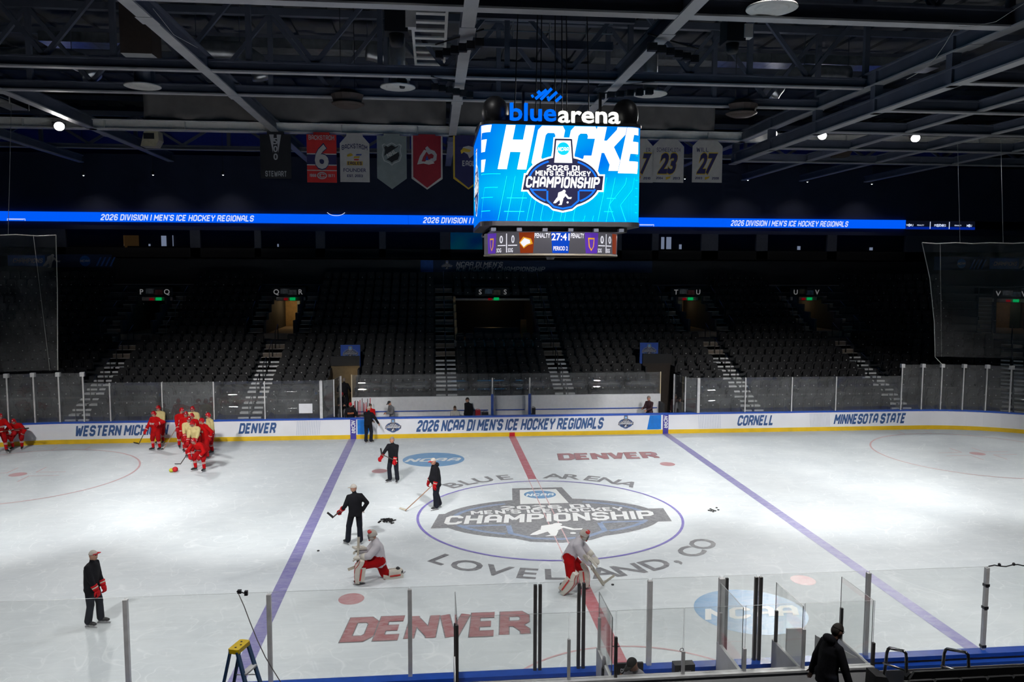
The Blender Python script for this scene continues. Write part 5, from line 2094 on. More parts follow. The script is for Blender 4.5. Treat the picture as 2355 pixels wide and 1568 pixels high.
# side screen shows the same badge
put_badge('screen_badge', lambda u, v, d: (-HS - 0.006 - d * .6, 0.1 - u * 2.5, vb + v * 2.5), {'o': E_W, 'w': E_W, 'n': E_N, 'b': E_B, 'c': E_C, 't': E_W}, sb)
for sx_, nm in ((1, 'right'),):
    pass
flat('screen_ticks', [rect(2.36, Z0 + .3 + .25 * i, .12, .02) for i in range(8)], lambda u, v: onscreen(u, v, .006), E_T, sb)
# arena name and mountain mark above
E_NB = mat('name_blue', (0, .1, .8), .4, emit=(0.0, 0.16, 1.0), es=1.0)
E_NW = mat('name_white', (1, 1, 1), .4, emit=(1, 1, .92), es=1.3)


def letters3d(s, x0, x1, z, cap, m, y, nm, sl=0.0, off=.03):
    t_, wd = face(s, cap, x1 - x0, sl, off)
    mb = MB()
    for q in t_:
        n = len(q)
        mb.add([((x0 + x1) / 2 + u, y, z + v) for u, v in q], [tuple(range(n))])
        mb.add([((x0 + x1) / 2 + u, y + .08, z + v) for u, v in q], [tuple(range(n))[::-1]])
    return mb.build(nm, m, sb, fix=False)


letters3d('blue', -1.64, -.22, 13.25, .535, E_NB, -2.56, 'name_letters', 0, .016)
letters3d('arena', -.16, 1.76, 13.21, .535, E_NW, -2.56, 'name_letters', 0, .016)
mm = []
for u0, v0, u1, v1 in ((-.98, 13.72, -.92, 13.76), (-.86, 13.66, -.52, 13.94), (-.80, 13.82, -.72, 13.9), (-.70, 13.64, -.36, 13.98), (-.50, 13.68, -.44, 13.73), (-.48, 13.62, -.2, 13.88), (-.24, 13.6, -.06, 13.76)):
    mm += stroke([(u0, v0), (u1, v1)], .045)
flat('name_mark', mm, lambda u, v: (u, -2.5, v - .03), E_NB, sb)
for x in (-1.2, 1.2):
    mb = MB()
    mb.box((x - .04, -2.25, 12.9), (x + .04, -2.15, 13.9))
    mb.build('name_frame', M_BLACKP, sb)
for x, y in ((-2.05, -2.0), (2.05, -2.0), (-2.05, 2.0), (2.05, 2.0)):
    mb = MB()
    mb.ball((x, y, 13.3), (.42, .42, .5), 14, 10)
    mb.box((x - .3, y - .3, 12.9), (x + .3, y + .3, 13.3))
    mb.build('covered_speaker', M_BLACKP, sb, True)
mb = MB()
mb.prism(rsq(2.1, .3), lambda u, v, s: (u, v, s), Z1 + .1, Z1 + .35)
mb.build('top_deck', M_BLACK, sb)
for x in (-.6, -.45, .2, .45, .62, -1.3, 1.4):
    mb = MB()
    mb.tube([(x, 0.5 * (1 if x > 0 else -1), Z1 + .3), (x * .9, 0.5 * (1 if x > 0 else -1), 17.5)], .02, 6)
    mb.build('hoist_cable', M_BLACKP, sb)
# score ring
RR = 2.25
ZA, ZB = 8.97, 9.66
M_RING = mat('ring_grey', (.1, .1, .1), .4, emit=(0.075, 0.072, 0.085), es=1.0)
mb = MB()
mb.lathe([(RR, ZA), (RR, ZB)], n=72)
mb.build('score_ring', M_RING, sb, True)
mb = MB()
mb.lathe([(RR + .02, ZA - .05), (RR + .02, ZA), (RR - .05, ZA), (RR - .05, ZA - .05)], n=72)
mb.build('ring_trim', mat('ring_trim', (.3, .26, .2), .5), sb, True)
ptab = [(to_px((RR * math.sin(a), -RR * math.cos(a), 9.3))[0], a) for a in [math.radians(x * .5) for x in range(-190, 170)]]
ptab = [q for q in ptab if math.sin(q[1]) * 0 == 0]


def phi(px):
    best = None
    for p_, a in ptab:
        # keep to the visible half (facing the camera)
        if math.sin(a) * (CPOS.x) - math.cos(a) * CPOS.y < RR:
            continue
        if best is None or abs(p_ - px) < abs(best[0] - px):
            best = (p_, a)
    return best[1]


def onring(u, v, d=.008):
    a = u / RR
    return ((RR + d) * math.sin(a), -(RR + d) * math.cos(a), v)


def sl2(polys, step=.06):
    out = []
    for q in polys:
        us = [p[0] for p in q]
        if max(us) - min(us) < step * 1.5:
            out.append(q)
            continue
        for k in range(math.floor(min(us) / step), math.ceil(max(us) / step)):
            c = clip(clip(q, 0, k * step, -1), 0, (k + 1) * step, 1)
            if len(c) >= 3:
                out.append(c)
    return out


ZM = (ZA + ZB) / 2
E_RP = mat('led_purple', (.1, 0, .3), .4, emit=(0.09, 0.03, 0.35), es=1.0)
E_RG = mat('led_gold', (.5, .3, 0), .4, emit=(0.62, 0.30, 0.02), es=1.0)
E_RM = mat('led_rust', (.3, .05, 0), .4, emit=(0.20, 0.028, 0.006), es=1.0)
E_RW = mat('led_soft_white', (1, 1, 1), .4, emit=(0.72, 0.72, 0.80), es=1.0)
E_RB = mat('led_clock_blue', (0, .05, .4), .4, emit=(0.0, 0.045, 0.42), es=1.0)


def rprint(nm, polys, m, d):
    flat(nm, sl2(polys), lambda u, v: onring(u, v, d), m, sb)


for a0, a1, m, nm in ((1267, 1311, E_RB, 'clock_panel'), (1194, 1229, E_RM, 'team_panel'), (1122, 1142, E_RP, 'team_panel'), (1344, 1375, E_RP, 'team_panel'), (1407, 1417, E_RM, 'team_panel')):
    u0, u1 = phi(a0) * RR, phi(a1) * RR
    rprint(nm, [[(u0, ZB - .02), (u0 + .05, ZA + .02), (u1 - .05, ZA + .02), (u1, ZB - .02)]], m, .008)
for s_, p0, p1, z, cap in (('27:41', 1268, 1310, 9.50, .22), ('PERIOD 2', 1273, 1305, 9.14, .13), ('PENALTY', 1230, 1265, 9.54, .15), ('PENALTY', 1312, 1343, 9.54, .15), ('0', 1177, 1184, 9.44, .24), ('0', 1150, 1157, 9.44, .24), ('0', 1380, 1387, 9.44, .24), ('0', 1398, 1404, 9.44, .24),
                           ('SOG', 1169, 1180, 9.09, .13), ('SOG', 1143, 1153, 9.09, .13), ('SOG', 1374, 1383, 9.09, .13), ('SOG', 1395, 1402, 9.09, .13)):
    u0, u1 = phi(p0) * RR, phi(p1) * RR
    q4, _ = face(s_, cap, abs(u1 - u0), 0, .025)
    rprint('ring_lettering', shift(q4, (u0 + u1) / 2, z), E_RW, .014)
for p_ in (1166, 1393):
    rprint('ring_divider', [rect(phi(p_) * RR, ZM, .04, .6)], E_RW, .014)
for p0, p1 in ((1145, 1163), (1169, 1190), (1375, 1391), (1395, 1405)):
    u0, u1 = phi(p0) * RR, phi(p1) * RR
    rprint('ring_divider', [rect((u0 + u1) / 2, 9.24, abs(u1 - u0), .03)], E_RW, .014)
# plain colour emblems in the team panels
for p_, m1, m2 in ((1211, E_RG, E_RW), (1132, E_RG, E_RP), (1359, E_RG, E_RP)):
    u = phi(p_) * RR
    if m2 is E_RW:
        rprint('team_emblem', [[(u - .24, 9.32), (u - .1, 9.5), (u + .16, 9.44), (u + .22, 9.28), (u + .06, 9.24), (u - .08, 9.14)]], m1, .014)
        rprint('team_emblem', [[(u - .2, 9.32), (u - .06, 9.46), (u + .12, 9.4), (u + .14, 9.3), (u + .02, 9.26), (u - .08, 9.18)]], m2, .02)
    else:
        rprint('team_emblem', [[(u - .13, 9.48), (u + .13, 9.48), (u + .1, 9.2), (u, 9.06), (u - .1, 9.2)]], m1, .014)
        rprint('team_emblem', [[(u - .09, 9.43), (u + .09, 9.43), (u + .06, 9.2), (u, 9.12), (u - .06, 9.2)]], m2, .02)
mb = MB()
mb.lathe([(.12, 8.82), (.2, 8.95), (.2, 9.1)], c=(0, 0, 0), n=12)
mb.build('camera_pod', M_BLACKP, sb, True)
# ------------------------------------------------------------------ people
SKIN = mat('skin', (0.42, 0.22, 0.15), 0.55, var=0.08, scale=20)
SKIN2 = mat('skin_ruddy', (0.46, 0.21, 0.14), 0.55, var=0.08, scale=20)
K_BLACK = mat('cloth_black', (0.007, 0.007, 0.010), 0.85, spec=0.2, var=0.3, scale=8, bump=0.3, bscale=12)
K_TROU = mat('cloth_dark_navy', (0.010, 0.012, 0.020), 0.85, spec=0.2, var=0.3, scale=8, bump=0.3, bscale=10)
K_RED = mat('jersey_red', (0.44, 0.002, 0.003), 0.8, spec=0.15, var=0.15, scale=7, bump=0.35, bscale=9)
K_DRED = mat('pants_red', (0.33, 0.002, 0.004), 0.8, spec=0.15, var=0.2, scale=7, bump=0.3, bscale=9)
K_YEL = mat('jersey_pale_yellow', (0.56, 0.46, 0.20), 0.7, var=0.12, scale=7, bump=0.35, bscale=9)
K_GREY = mat('jersey_light_grey', (0.50, 0.48, 0.52), 0.75, var=0.1, scale=7, bump=0.35, bscale=9)
K_GREYC = mat('cloth_mid_grey', (0.13, 0.13, 0.14), 0.8, var=0.2, scale=8)
K_KHAKI = mat('cloth_khaki', (0.30, 0.30, 0.30), 0.8, var=0.1)
K_HOOD = mat('cloth_off_white', (0.50, 0.48, 0.45), 0.8, var=0.08)
K_MAR = mat('cloth_maroon', (0.035, 0.010, 0.014), 0.75, var=0.2)
K_LSHIRT = mat('cloth_pale_grey', (0.28, 0.27, 0.30), 0.8, var=0.1)
K_HELM = mat('helmet_red', (0.42, 0.002, 0.005), 0.25, var=0.1, coat=0.4)
K_GLOVE = mat('glove_red', (0.42, 0.003, 0.008), 0.7, spec=0.2, var=0.15)
K_GLOVEW = mat('glove_cuff', (0.6, 0.52, 0.42), 0.6)
K_CAPW = mat('cap_pale', (0.45, 0.42, 0.38), 0.8)
K_CAPR = mat('cap_red', (0.50, 0.008, 0.015), 0.7)
K_CAPK = mat('cap_dark', (0.02, 0.018, 0.018), 0.8)
K_HAIRG = mat('hair_grey', (0.22, 0.18, 0.16), 0.8)
K_HAIRD = mat('hair_dark', (0.02, 0.014, 0.01), 0.7)
K_HAIRB = mat('hair_brown', (0.06, 0.035, 0.02), 0.7)
K_BOOT = mat('skate_black', (0.015, 0.015, 0.018), 0.4)
K_BLADE = mat('skate_blade', (0.6, 0.6, 0.62), 0.35, metal=0.5)
K_EYE = mat('eye_dark', (0.02, 0.015, 0.012), 0.3)
K_PAD = mat('goalie_pad_white', (0.58, 0.55, 0.49), 0.55, var=0.08)
K_PADR = mat('goalie_pad_red', (0.50, 0.02, 0.015), 0.55)
K_SOCK = mat('sock_red', (0.44, 0.003, 0.006), 0.8, spec=0.15)
K_STRIPE = mat('trim_white', (0.55, 0.50, 0.46), 0.7)
K_LOGO = mat('print_orange', (0.45, 0.14, 0.05), 0.7)


def ik(a, c, l1, l2, hint):
    """middle joint of a two-bone limb from a to c, bent towards hint"""
    a, c, hint = Vector(a), Vector(c), Vector(hint)
    d = c - a
    L = d.length
    if L > (l1 + l2) * 0.995:
        c = a + d.normalized() * (l1 + l2) * 0.995
        d = c - a
        L = d.length
    x = (l1 * l1 - l2 * l2 + L * L) / (2 * L)
    h = math.sqrt(max(l1 * l1 - x * x, 1e-6))
    n = hint - d.normalized() * hint.dot(d.normalized())
    n = n.normalized() if n.length > 1e-4 else Vector((0, -1, 0))
    return a + d.normalized() * x + n * h, c


def cone(mb, p0, p1, r0, r1, n=12, flat_=1.0, m=4):
    """sphere-swept tapered limb"""
    p0, p1 = Vector(p0), Vector(p1)
    d = (p1 - p0).normalized()
    pts, rs = [], []
    for i in range(m):
        t = -math.cos(PI / 2 * i / m)
        pts.append(p0 + d * r0 * t)
        rs.append(max(r0 * math.sqrt(max(1 - t * t, 0)), 0.002))
    for i in range(m + 1):
        t = math.sin(PI / 2 * i / m)
        pts.append(p1 + d * r1 * t)
        rs.append(max(r1 * math.sqrt(max(1 - t * t, 0)), 0.002))
    mb.tube(pts, rs, n)


def remesh(mb, voxel, smooth=3):
    me = mb.mesh('raw_body', SKIN)
    o = bpy.data.objects.new('raw_body', me)
    COL.objects.link(o)
    m = o.modifiers.new('r', 'REMESH')
    m.mode = 'VOXEL'
    m.voxel_size = voxel
    s = o.modifiers.new('s', 'SMOOTH')
    s.factor = 0.5
    s.iterations = smooth
    dg = bpy.context.evaluated_depsgraph_get()
    out = bpy.data.meshes.new_from_object(o.evaluated_get(dg))
    bpy.data.objects.remove(o)
    bpy.data.meshes.remove(me)
    return out


def hand_mesh(mb, wrist, d, up, side, curl=0.9, k=1.0, mi=0):
    """palm, four unequal bent fingers and a thumb from the palm's side; d = pointing direction, up = back of the hand"""
    d, up = Vector(d).normalized(), Vector(up)
    up = (up - d * up.dot(d)).normalized()
    sd = d.cross(up).normalized() * side
    w0 = Vector(wrist)
    pc = w0 + d * 0.05 * k
    rot = Matrix((sd, d, up)).transposed()
    mb.ball(pc, (0.042 * k, 0.052 * k, 0.02 * k), 10, 8, mi, rot)
    for i, L in enumerate((0.072, 0.082, 0.076, 0.060)):
        b0 = w0 + d * 0.088 * k + sd * (0.030 - 0.020 * i) * k
        pts = [b0 - d * .01]
        dd = d.copy()
        for j in range(3):
            a = curl * (0.35 + 0.5 * j)
            dd = d * math.cos(a) - up * math.sin(a)
            pts.append(pts[-1] + dd * (L * k * (0.45, 0.32, 0.25)[j]))
        mb.tube(pts, [0.0095 * k, 0.0092 * k, 0.0085 * k, 0.006 * k], 6, mi)
    tb = w0 + d * 0.03 * k + sd * 0.035 * k
    td = (d * 0.6 + sd * 0.75 - up * 0.3).normalized()
    mb.tube([tb, tb + td * 0.032 * k, tb + td * 0.05 * k + d * 0.018 * k - up * .008 * k], [0.012 * k, 0.011 * k, 0.008 * k], 6, mi)


def glove_mesh(mb, wrist, d, up, side, k=1.0):
    """padded hockey glove: flared cuff, back pad, four finger rolls, thumb"""
    d, up = Vector(d).normalized(), Vector(up)
    up = (up - d * up.dot(d)).normalized()
    sd = d.cross(up).normalized() * side
    w0 = Vector(wrist)
    mb.tube([w0 - d * 0.11 * k, w0 - d * 0.07 * k], [0.076 * k, 0.072 * k], 10, 0)
    mb.tube([w0 - d * 0.07 * k, w0 - d * 0.04 * k], [0.070 * k, 0.067 * k], 10, 1)
    mb.tube([w0 - d * 0.04 * k, w0 + d * .02 * k], [0.068 * k, 0.058 * k], 10, 0)
    rot = Matrix((sd, d, up)).transposed()
    mb.ball(w0 + d * 0.06 * k, (0.064 * k, 0.075 * k, 0.048 * k), 12, 8, 0, rot)
    for i, L in enumerate((0.085, 0.095, 0.09, 0.075)):
        b0 = w0 + d * 0.11 * k + sd * (0.045 - 0.030 * i) * k
        a = 0.9
        p1 = b0 + (d * math.cos(a * .5) - up * math.sin(a * .5)) * L * .5 * k
        p2 = p1 + (d * math.cos(a * 1.6) - up * math.sin(a * 1.6)) * L * .6 * k
        mb.tube([b0 - d * .02, b0, p1, p2], [.012 * k, .02 * k, .02 * k, .013 * k], 7, 0)
    tb = w0 + d * .03 * k + sd * .055 * k
    mb.tube([tb, tb + (d * .6 + sd * .5 - up * .3) * .06 * k, tb + (d * 1.1 + sd * .4 - up * .6) * .08 * k], [.02 * k, .021 * k, .013 * k], 7, 0)


def skate_mesh(mb, ankle, fwd, k=1.0):
    f = Vector((fwd[0], fwd[1], fwd[2] if len(fwd) > 2 else 0)).normalized()
    a = Vector(ankle)
    up = Vector((0, 0, 1))
    up = (up - f * up.dot(f)).normalized()
    s = f.cross(up)
    # boot: loft of ellipses along the foot plus the shaft
    cone(mb, a + up * 0.10 * k, a - up * 0.01 * k - f * .01 * k, 0.058 * k, 0.055 * k, 10)
    rot = Matrix((s, f, up)).transposed()
    mb.ball(a + f * 0.06 * k - up * 0.02 * k, (0.046 * k, 0.135 * k, 0.045 * k), 12, 8, 0, rot)
    mb.ball(a + f * 0.15 * k - up * 0.03 * k, (0.044 * k, 0.06 * k, 0.034 * k), 10, 8, 0, rot)
    z = -0.075 * k
    for dx in (-.03, .14):
        mb.bar(a + f * dx * k - up * 0.05 * k, a + f * dx * k + up * (z - .025 * k), .018 * k, .05 * k, f, 1)
    b0 = a - f * 0.09 * k + up * (z - .03 * k)
    b1 = a + f * 0.22 * k + up * (z - .03 * k)
    mb.bar(b0, b1, .008 * k, .03 * k, up, 1)
    mb.bar(b0 + up * .02 * k + f * .02, b1 + up * .02 * k - f * .02, .02 * k, .02 * k, up, 1)


SKATE_H = 0.12  # ankle to blade edge


def person(label, feet, heading, spec):
    """feet: world point under the body; heading: degrees, 0 = facing the camera side (-y), 90 = facing +x"""
    k = spec.get('h', 1.8) / 1.8
    kind = spec.get('kind', 'coach')
    bulk = spec.get('bulk', 1.0)
    pad = {'coach': 0.0, 'player': 0.028, 'goalie': 0.05}[kind]
    on_skates = spec.get('skates', True)
    base = (0.075 + SKATE_H - 0.075 if on_skates else 0.085) * k
    # local frame: +x = own left when facing -y is camera right; forward = -y
    F = Vector((0, -1, 0))
    hipz = spec.get('hip', 0.93) * k + (0.06 if on_skates else 0.0) * k
    px, py = spec.get('pel', (0, 0))
    pel = Vector((px * k, py * k, hipz))
    lean = math.radians(spec.get('lean', 4))
    twist = math.radians(spec.get('twist', 0))
    side_lean = math.radians(spec.get('tilt', 0))
    Rt = Matrix.Rotation(twist, 3, 'Z') @ Matrix.Rotation(lean, 3, 'X') @ Matrix.Rotation(side_lean, 3, 'Y')
    chest = pel + Rt @ Vector((0, 0, 0.34 * k))
    sh_c = pel + Rt @ Vector((0, 0, 0.47 * k))
    neck = pel + Rt @ Vector((0, 0.0, 0.53 * k))
    hy, hp = math.radians(spec.get('look', 0)), math.radians(spec.get('nod', 5))
    Rh = Matrix.Rotation(hy + twist, 3, 'Z') @ Matrix.Rotation(hp + lean * .35, 3, 'X')
    head = neck + Rt @ Vector((0, -0.015 * k, 0.06 * k)) + Rh @ Vector((0, -0.02 * k, 0.105 * k))
    sw = (0.185 + pad * .9) * k * spec.get('sw', 1.0)
    sdz = -.02 if kind == 'coach' else -.045
    shL, shR = sh_c + Rt @ Vector((sw, 0, sdz * k)), sh_c + Rt @ Vector((-sw, 0, sdz * k))
    hL, hR = pel + Rt.to_4x4().to_3x3() @ Vector((0.095 * k, 0, 0)), pel + Rt @ Vector((-0.095 * k, 0, 0))
    hw = (0.10 * k)
    hL, hR = pel + Matrix.Rotation(twist * .5, 3, 'Z') @ Vector((hw, 0, -.02)), pel + Matrix.Rotation(twist * .5, 3, 'Z') @ Vector((-hw, 0, -.02))
    fl = spec.get('fL', (0.12, 0.0, 0, 10))
    fr = spec.get('fR', (-0.12, 0.0, 0, -10))
    J = {}
    for s_, h_, f_ in (('L', hL, fl), ('R', hR, fr)):
        ank = Vector((f_[0] * k, f_[1] * k, base + f_[2] * k))
        yaw = math.radians(f_[3])
        fd = Vector((math.sin(yaw), -math.cos(yaw), f_[4] if len(f_) > 4 else 0.0))
        hint = Vector(f_[5]) if len(f_) > 5 else Vector((fd.x * .6 + (0.25 if s_ == 'L' else -.25), fd.y, 0))
        kn, ank2 = ik(h_, ank, 0.435 * k, 0.425 * k, hint)
        J['hip' + s_], J['knee' + s_], J['ank' + s_], J['fd' + s_] = h_, kn, ank2, fd.normalized()
    for s_, sh_, dflt in (('L', shL, (0.24, -.05, .86)), ('R', shR, (-0.24, -.05, .86))):
        tgt = spec.get('h' + s_, dflt)
        eh = spec.get('e' + s_, (0.35 if s_ == 'L' else -.35, 0.8, -.3))
        el, wr = ik(sh_, Vector(tgt) * k, 0.285 * k, 0.255 * k, Vector(eh))
        J['sh' + s_], J['el' + s_], J['wr' + s_] = sh_, el, wr
    # ---- body
    mb = MB()
    segs = []

    def limb(p0, p1, r0, r1, tag_):
        cone(mb, p0, p1, r0, r1, 12)
        segs.append((Vector(p0), Vector(p1), (r0 + r1) / 2, tag_))
    tor = [(-0.06, 0.150, 0.115), (0.03, 0.160, 0.120), (0.12, 0.160, 0.122), (0.24, 0.168, 0.120), (0.36, 0.180, 0.122), (0.45, 0.160, 0.105), (0.50, 0.095, 0.08)]
    if kind != 'coach':
        tor = [(-0.16, 0.20, 0.15), (-0.06, 0.20, 0.155), (0.06, 0.20, 0.155), (0.2, 0.205, 0.16), (0.34, 0.205, 0.16), (0.43, 0.165, 0.125), (0.50, 0.09, 0.085)]
    if kind == 'goalie':
        tor = [(z, a * 1.12, b_ * 1.15) for z, a, b_ in tor]
    belly = spec.get('belly', 0.0)
    n = 18
    base_i = len(mb.v)
    hem = spec.get('hem', 0.0)
    if hem:
        tor = [(-hem, tor[0][1] * 1.06, tor[0][2] * 1.06)] + tor
    for z, a, b_ in tor:
        g = math.exp(-((z - 0.10) / 0.16) ** 2) * belly
        for i in range(n):
            t = 2 * PI * i / n
            x, y = (a * bulk + g * .5) * math.cos(t), (b_ * bulk) * math.sin(t) - (g * max(0, -math.sin(t)))
            bend = 0.0 if z > 0 else 0.0
            mb.v.append(tuple(pel + Rt @ Vector((x * k, y * k, z * k))))
    for j in range(len(tor) - 1):
        for i in range(n):
            q = base_i + j * n
            mb.f.append((q + i, q + (i + 1) % n, q + n + (i + 1) % n, q + n + i))
            mb.m.append(0)
    mb.f.append(tuple(base_i + i for i in range(n))[::-1])
    mb.f.append(tuple(base_i + (len(tor) - 1) * n + i for i in range(n)))
    mb.m += [0, 0]
    segs.append((pel + Rt @ Vector((0, 0, 0.0)), pel + Rt @ Vector((0, 0, 0.42 * k)), 0.16 * k * bulk, 'top'))
    segs.append((pel + Rt @ Vector((-.08 * k, 0, -hem * k)), pel + Rt @ Vector((.08 * k, 0, -hem * k)), 0.13 * k * bulk, 'top' if hem else 'bottom'))
    for sg in (-1, 1):
        limb(sh_c + Rt @ Vector((0, 0, .015 * k)), sh_c + Rt @ Vector((sg * sw * .86, 0, -.012 * k)), (0.078 + pad * .6) * k, (0.070 + pad * .7) * k, 'top')
    limb(sh_c, neck + (head - neck) * 0.45, 0.066 * k, 0.058 * k, 'neck' if not spec.get('collar') else 'top')
    lp = {'coach': (0.112, 0.090, 0.088, 0.086), 'player': (0.135, 0.108, 0.085, 0.062), 'goalie': (0.15, 0.125, 0.08, 0.065)}[kind]
    lp = tuple(q * spec.get('legk', 1.0) for q in lp)
    for s_ in 'LR':
        limb(J['hip' + s_], J['knee' + s_], lp[0] * k, lp[1] * k, 'bottom')
        limb(J['knee' + s_], J['ank' + s_] + Vector((0, 0, .03 * k)), lp[2] * k, lp[3] * k, 'shin')
        ap = {'coach': (0.078, 0.068, 0.058), 'player': (0.085, 0.078, 0.062), 'goalie': (0.11, 0.10, 0.085)}[kind]
        limb(J['sh' + s_], J['el' + s_], ap[0] * k, ap[1] * k, 'top')
        limb(J['el' + s_], J['wr' + s_], ap[1] * k, ap[2] * k, 'top')
    # head: skull, jaw, nose, ears
    hm = MB()
    rotm = Rh
    mb.ball(head, (0.076 * k, 0.094 * k, 0.112 * k), 16, 12, 0, rotm)
    mb.ball(head + rotm @ Vector((0, -0.032 * k, -0.07 * k)), (0.052 * k, 0.058 * k, 0.05 * k), 12, 8, 0, rotm)
    mb.ball(head + rotm @ Vector((0, -0.098 * k, -0.022 * k)), (0.017 * k, 0.025 * k, 0.027 * k), 8, 6, 0, rotm)
    for sx_ in (-1, 1):
        mb.ball(head + rotm @ Vector((sx_ * 0.078 * k, 0.008 * k, -0.015 * k)), (0.014 * k, 0.022 * k, 0.032 * k), 8, 6, 0, rotm)
    segs.append((head + rotm @ Vector((0, 0, -.05 * k)), head + rotm @ Vector((0, 0, .05 * k)), 0.085 * k, 'head'))
    me = remesh(mb, spec.get('vox', 0.022) * k, 3)
    top, bottom, shin, skin = spec.get('top', K_BLACK), spec.get('bottom', K_TROU), spec.get('shin', None), spec.get('skin', SKIN)
    shin = shin or bottom
    mats_ = [top, bottom, shin, skin]
    idx = {'top': 0, 'bottom': 1, 'shin': 2, 'neck': 3, 'head': 3}
    me.materials.clear()
    for q in mats_:
        me.materials.append(q)
    nf = len(me.polygons)
    co = np.empty(nf * 3, dtype=np.float32)
    me.polygons.foreach_get('center', co)
    co = co.reshape(-1, 3)
    best = np.full(nf, 1e9)
    bi = np.zeros(nf, dtype=np.int32)
    for a, b_, r, tg in segs:
        a_, d_ = np.array(a), np.array(b_ - a)
        L2 = max(float(d_ @ d_), 1e-9)
        t = np.clip(((co - a_) @ d_) / L2, 0, 1)
        dist = np.linalg.norm(co - (a_ + t[:, None] * d_), axis=1) - r
        m_ = dist < best
        best[m_] = dist[m_]
        bi[m_] = idx[tg]
    me.polygons.foreach_set('material_index', bi)
    me.polygons.foreach_set('use_smooth', [True] * nf)
    root = thing('person', feet, label, 'person', spec.get('group'), math.radians(heading))
    body = link('body', me, root)
    J.update(head=head, neck=neck, Rh=Rh, Rt=Rt, pel=pel, k=k, chest=chest, root=root)
    # ---- face
    fm = MB()
    for sx_ in (-1, 1):
        fm.ball(head + rotm @ Vector((sx_ * 0.032 * k, -0.086 * k, 0.004 * k)), 0.0115 * k, 8, 6)
        fm.bar(head + rotm @ Vector((sx_ * 0.016 * k, -0.096 * k, 0.026 * k)), head + rotm @ Vector((sx_ * 0.05 * k, -0.086 * k, 0.026 * k)), 0.008 * k, 0.008 * k)
    fm.bar(head + rotm @ Vector((-0.024 * k, -0.089 * k, -0.068 * k)), head + rotm @ Vector((0.024 * k, -0.089 * k, -0.068 * k)), 0.012 * k, 0.008 * k)
    fm.build('face_features', K_EYE, body, True)

    def shell(scale, zmin, off=(0, 0, 0), n_=18, m_=12, back=1.0):
        """part of an ellipsoid above zmin, solid, fitted round the skull"""
        s = MB()
        rows = []
        for i in range(m_ + 1):
            z = 1.0 - (1.0 - zmin) * i / m_
            rr_ = math.sqrt(max(1 - z * z, 0))
            rows.append((rr_, z))
        for rr_, z in rows:
            for j in range(n_):
                t = 2 * PI * j / n_
                x, y = rr_ * math.cos(t), rr_ * math.sin(t)
                zz = z
                q = Vector((x * 0.076 * scale, y * 0.094 * scale * (back if y > 0 else 1.0), zz * 0.112 * scale)) * k + Vector(off) * k
                s.v.append(tuple(head + rotm @ q))
        for i in range(m_):
            for j in range(n_):
                a_ = i * n_
                s.f.append((a_ + j, a_ + n_ + j, a_ + n_ + (j + 1) % n_, a_ + (j + 1) % n_))
                s.m.append(0)
        s.f.append(tuple(range(m_ * n_, m_ * n_ + n_)))
        s.m.append(0)
        return s
    hat = spec.get('hat', 'hair')
    hm_ = spec.get('hatm', K_HAIRD)
    if hat == 'cap':
        s = shell(1.10, 0.18)
        o = s.build('cap', hm_, root, True)
        s = MB()
        nn = 9
        bk = -1 if spec.get('backward') else 1
        for i in range(nn):
            t = PI * (i / (nn - 1)) + PI
            for zz in (0.018, 0.008):
                for rr_ in (1.0, 1.0 + 0.95 * math.sin(PI * i / (nn - 1)) ** 0.7):
                    q = Vector((0.078 * math.cos(t), 0.098 * math.sin(t) * rr_ * bk, zz + 0.012 - (rr_ - 1) * 0.02 + spec.get('brim_up', 0) * (rr_ - 1) * .06)) * k
                    s.v.append(tuple(head + rotm @ q))
        for i in range(nn - 1):
            a_ = i * 4
            s.f += [(a_, a_ + 1, a_ + 5, a_ + 4), (a_ + 2, a_ + 6, a_ + 7, a_ + 3), (a_ + 1, a_ + 3, a_ + 7, a_ + 5)]
            s.m += [0, 0, 0]
        s.build('cap_brim', spec.get('brim', hm_), o, True)
    elif hat == 'helmet':
        s = shell(1.26, 0.05)
        # ear guards and rear shell
        for sx_ in (-1, 1):
            s.ball(head + rotm @ Vector((sx_ * 0.088 * k, 0.02 * k, -0.02 * k)), (0.018 * k, 0.045 * k, 0.055 * k), 8, 6, 0, rotm)
        s.ball(head + rotm @ Vector((0, 0.075 * k, -0.005 * k)), (0.075 * k, 0.05 * k, 0.07 * k), 10, 8, 0, rotm)
        o = s.build('helmet', hm_, root, True)
        v = MB()
        for i in range(8):
            t0, t1 = PI * 1.15 + PI * 0.7 * i / 8, PI * 1.15 + PI * 0.7 * (i + 1) / 8
            q = []
            for zz, rr_ in ((0.03, 1.12), (-0.035, 1.18)):
                for t in (t0, t1):
                    q.append(head + rotm @ (Vector((0.085 * rr_ * math.cos(t), 0.108 * rr_ * math.sin(t), zz)) * k))
            v.add([q[0], q[1], q[3], q[2]], [(0, 1, 2, 3)])
        v.build('visor', glassmat('visor_plastic', (0.8, 0.8, 0.8), 0.08), o, True, False)
        d_ = MB()
        d_.ball(head + rotm @ Vector((0, -0.112 * k, 0.075 * k)), (0.025 * k, 0.012 * k, 0.02 * k), 8, 6, 0, rotm)
        d_.build('helmet_badge', K_STRIPE, o)
    elif hat == 'mask':
        s = shell(1.32, -0.15)
        o = s.build('mask_shell', K_CAPW, root, True)
        s = MB()
        s.ball(head + rotm @ Vector((0, -0.045 * k, -0.07 * k)), (0.085 * k, 0.085 * k, 0.075 * k), 14, 10, 0, rotm)
        s.build('mask_chin', K_CAPW, o, True)
        s = MB()
        for zz in (-0.07, -0.045, -0.02, 0.005, 0.03):
            s.tube([head + rotm @ (Vector((0.10 * math.sin(t), -0.132 * math.cos(t) - .004, zz)) * k) for t in [-.8 + .2 * i for i in range(9)]], 0.004 * k, 5)
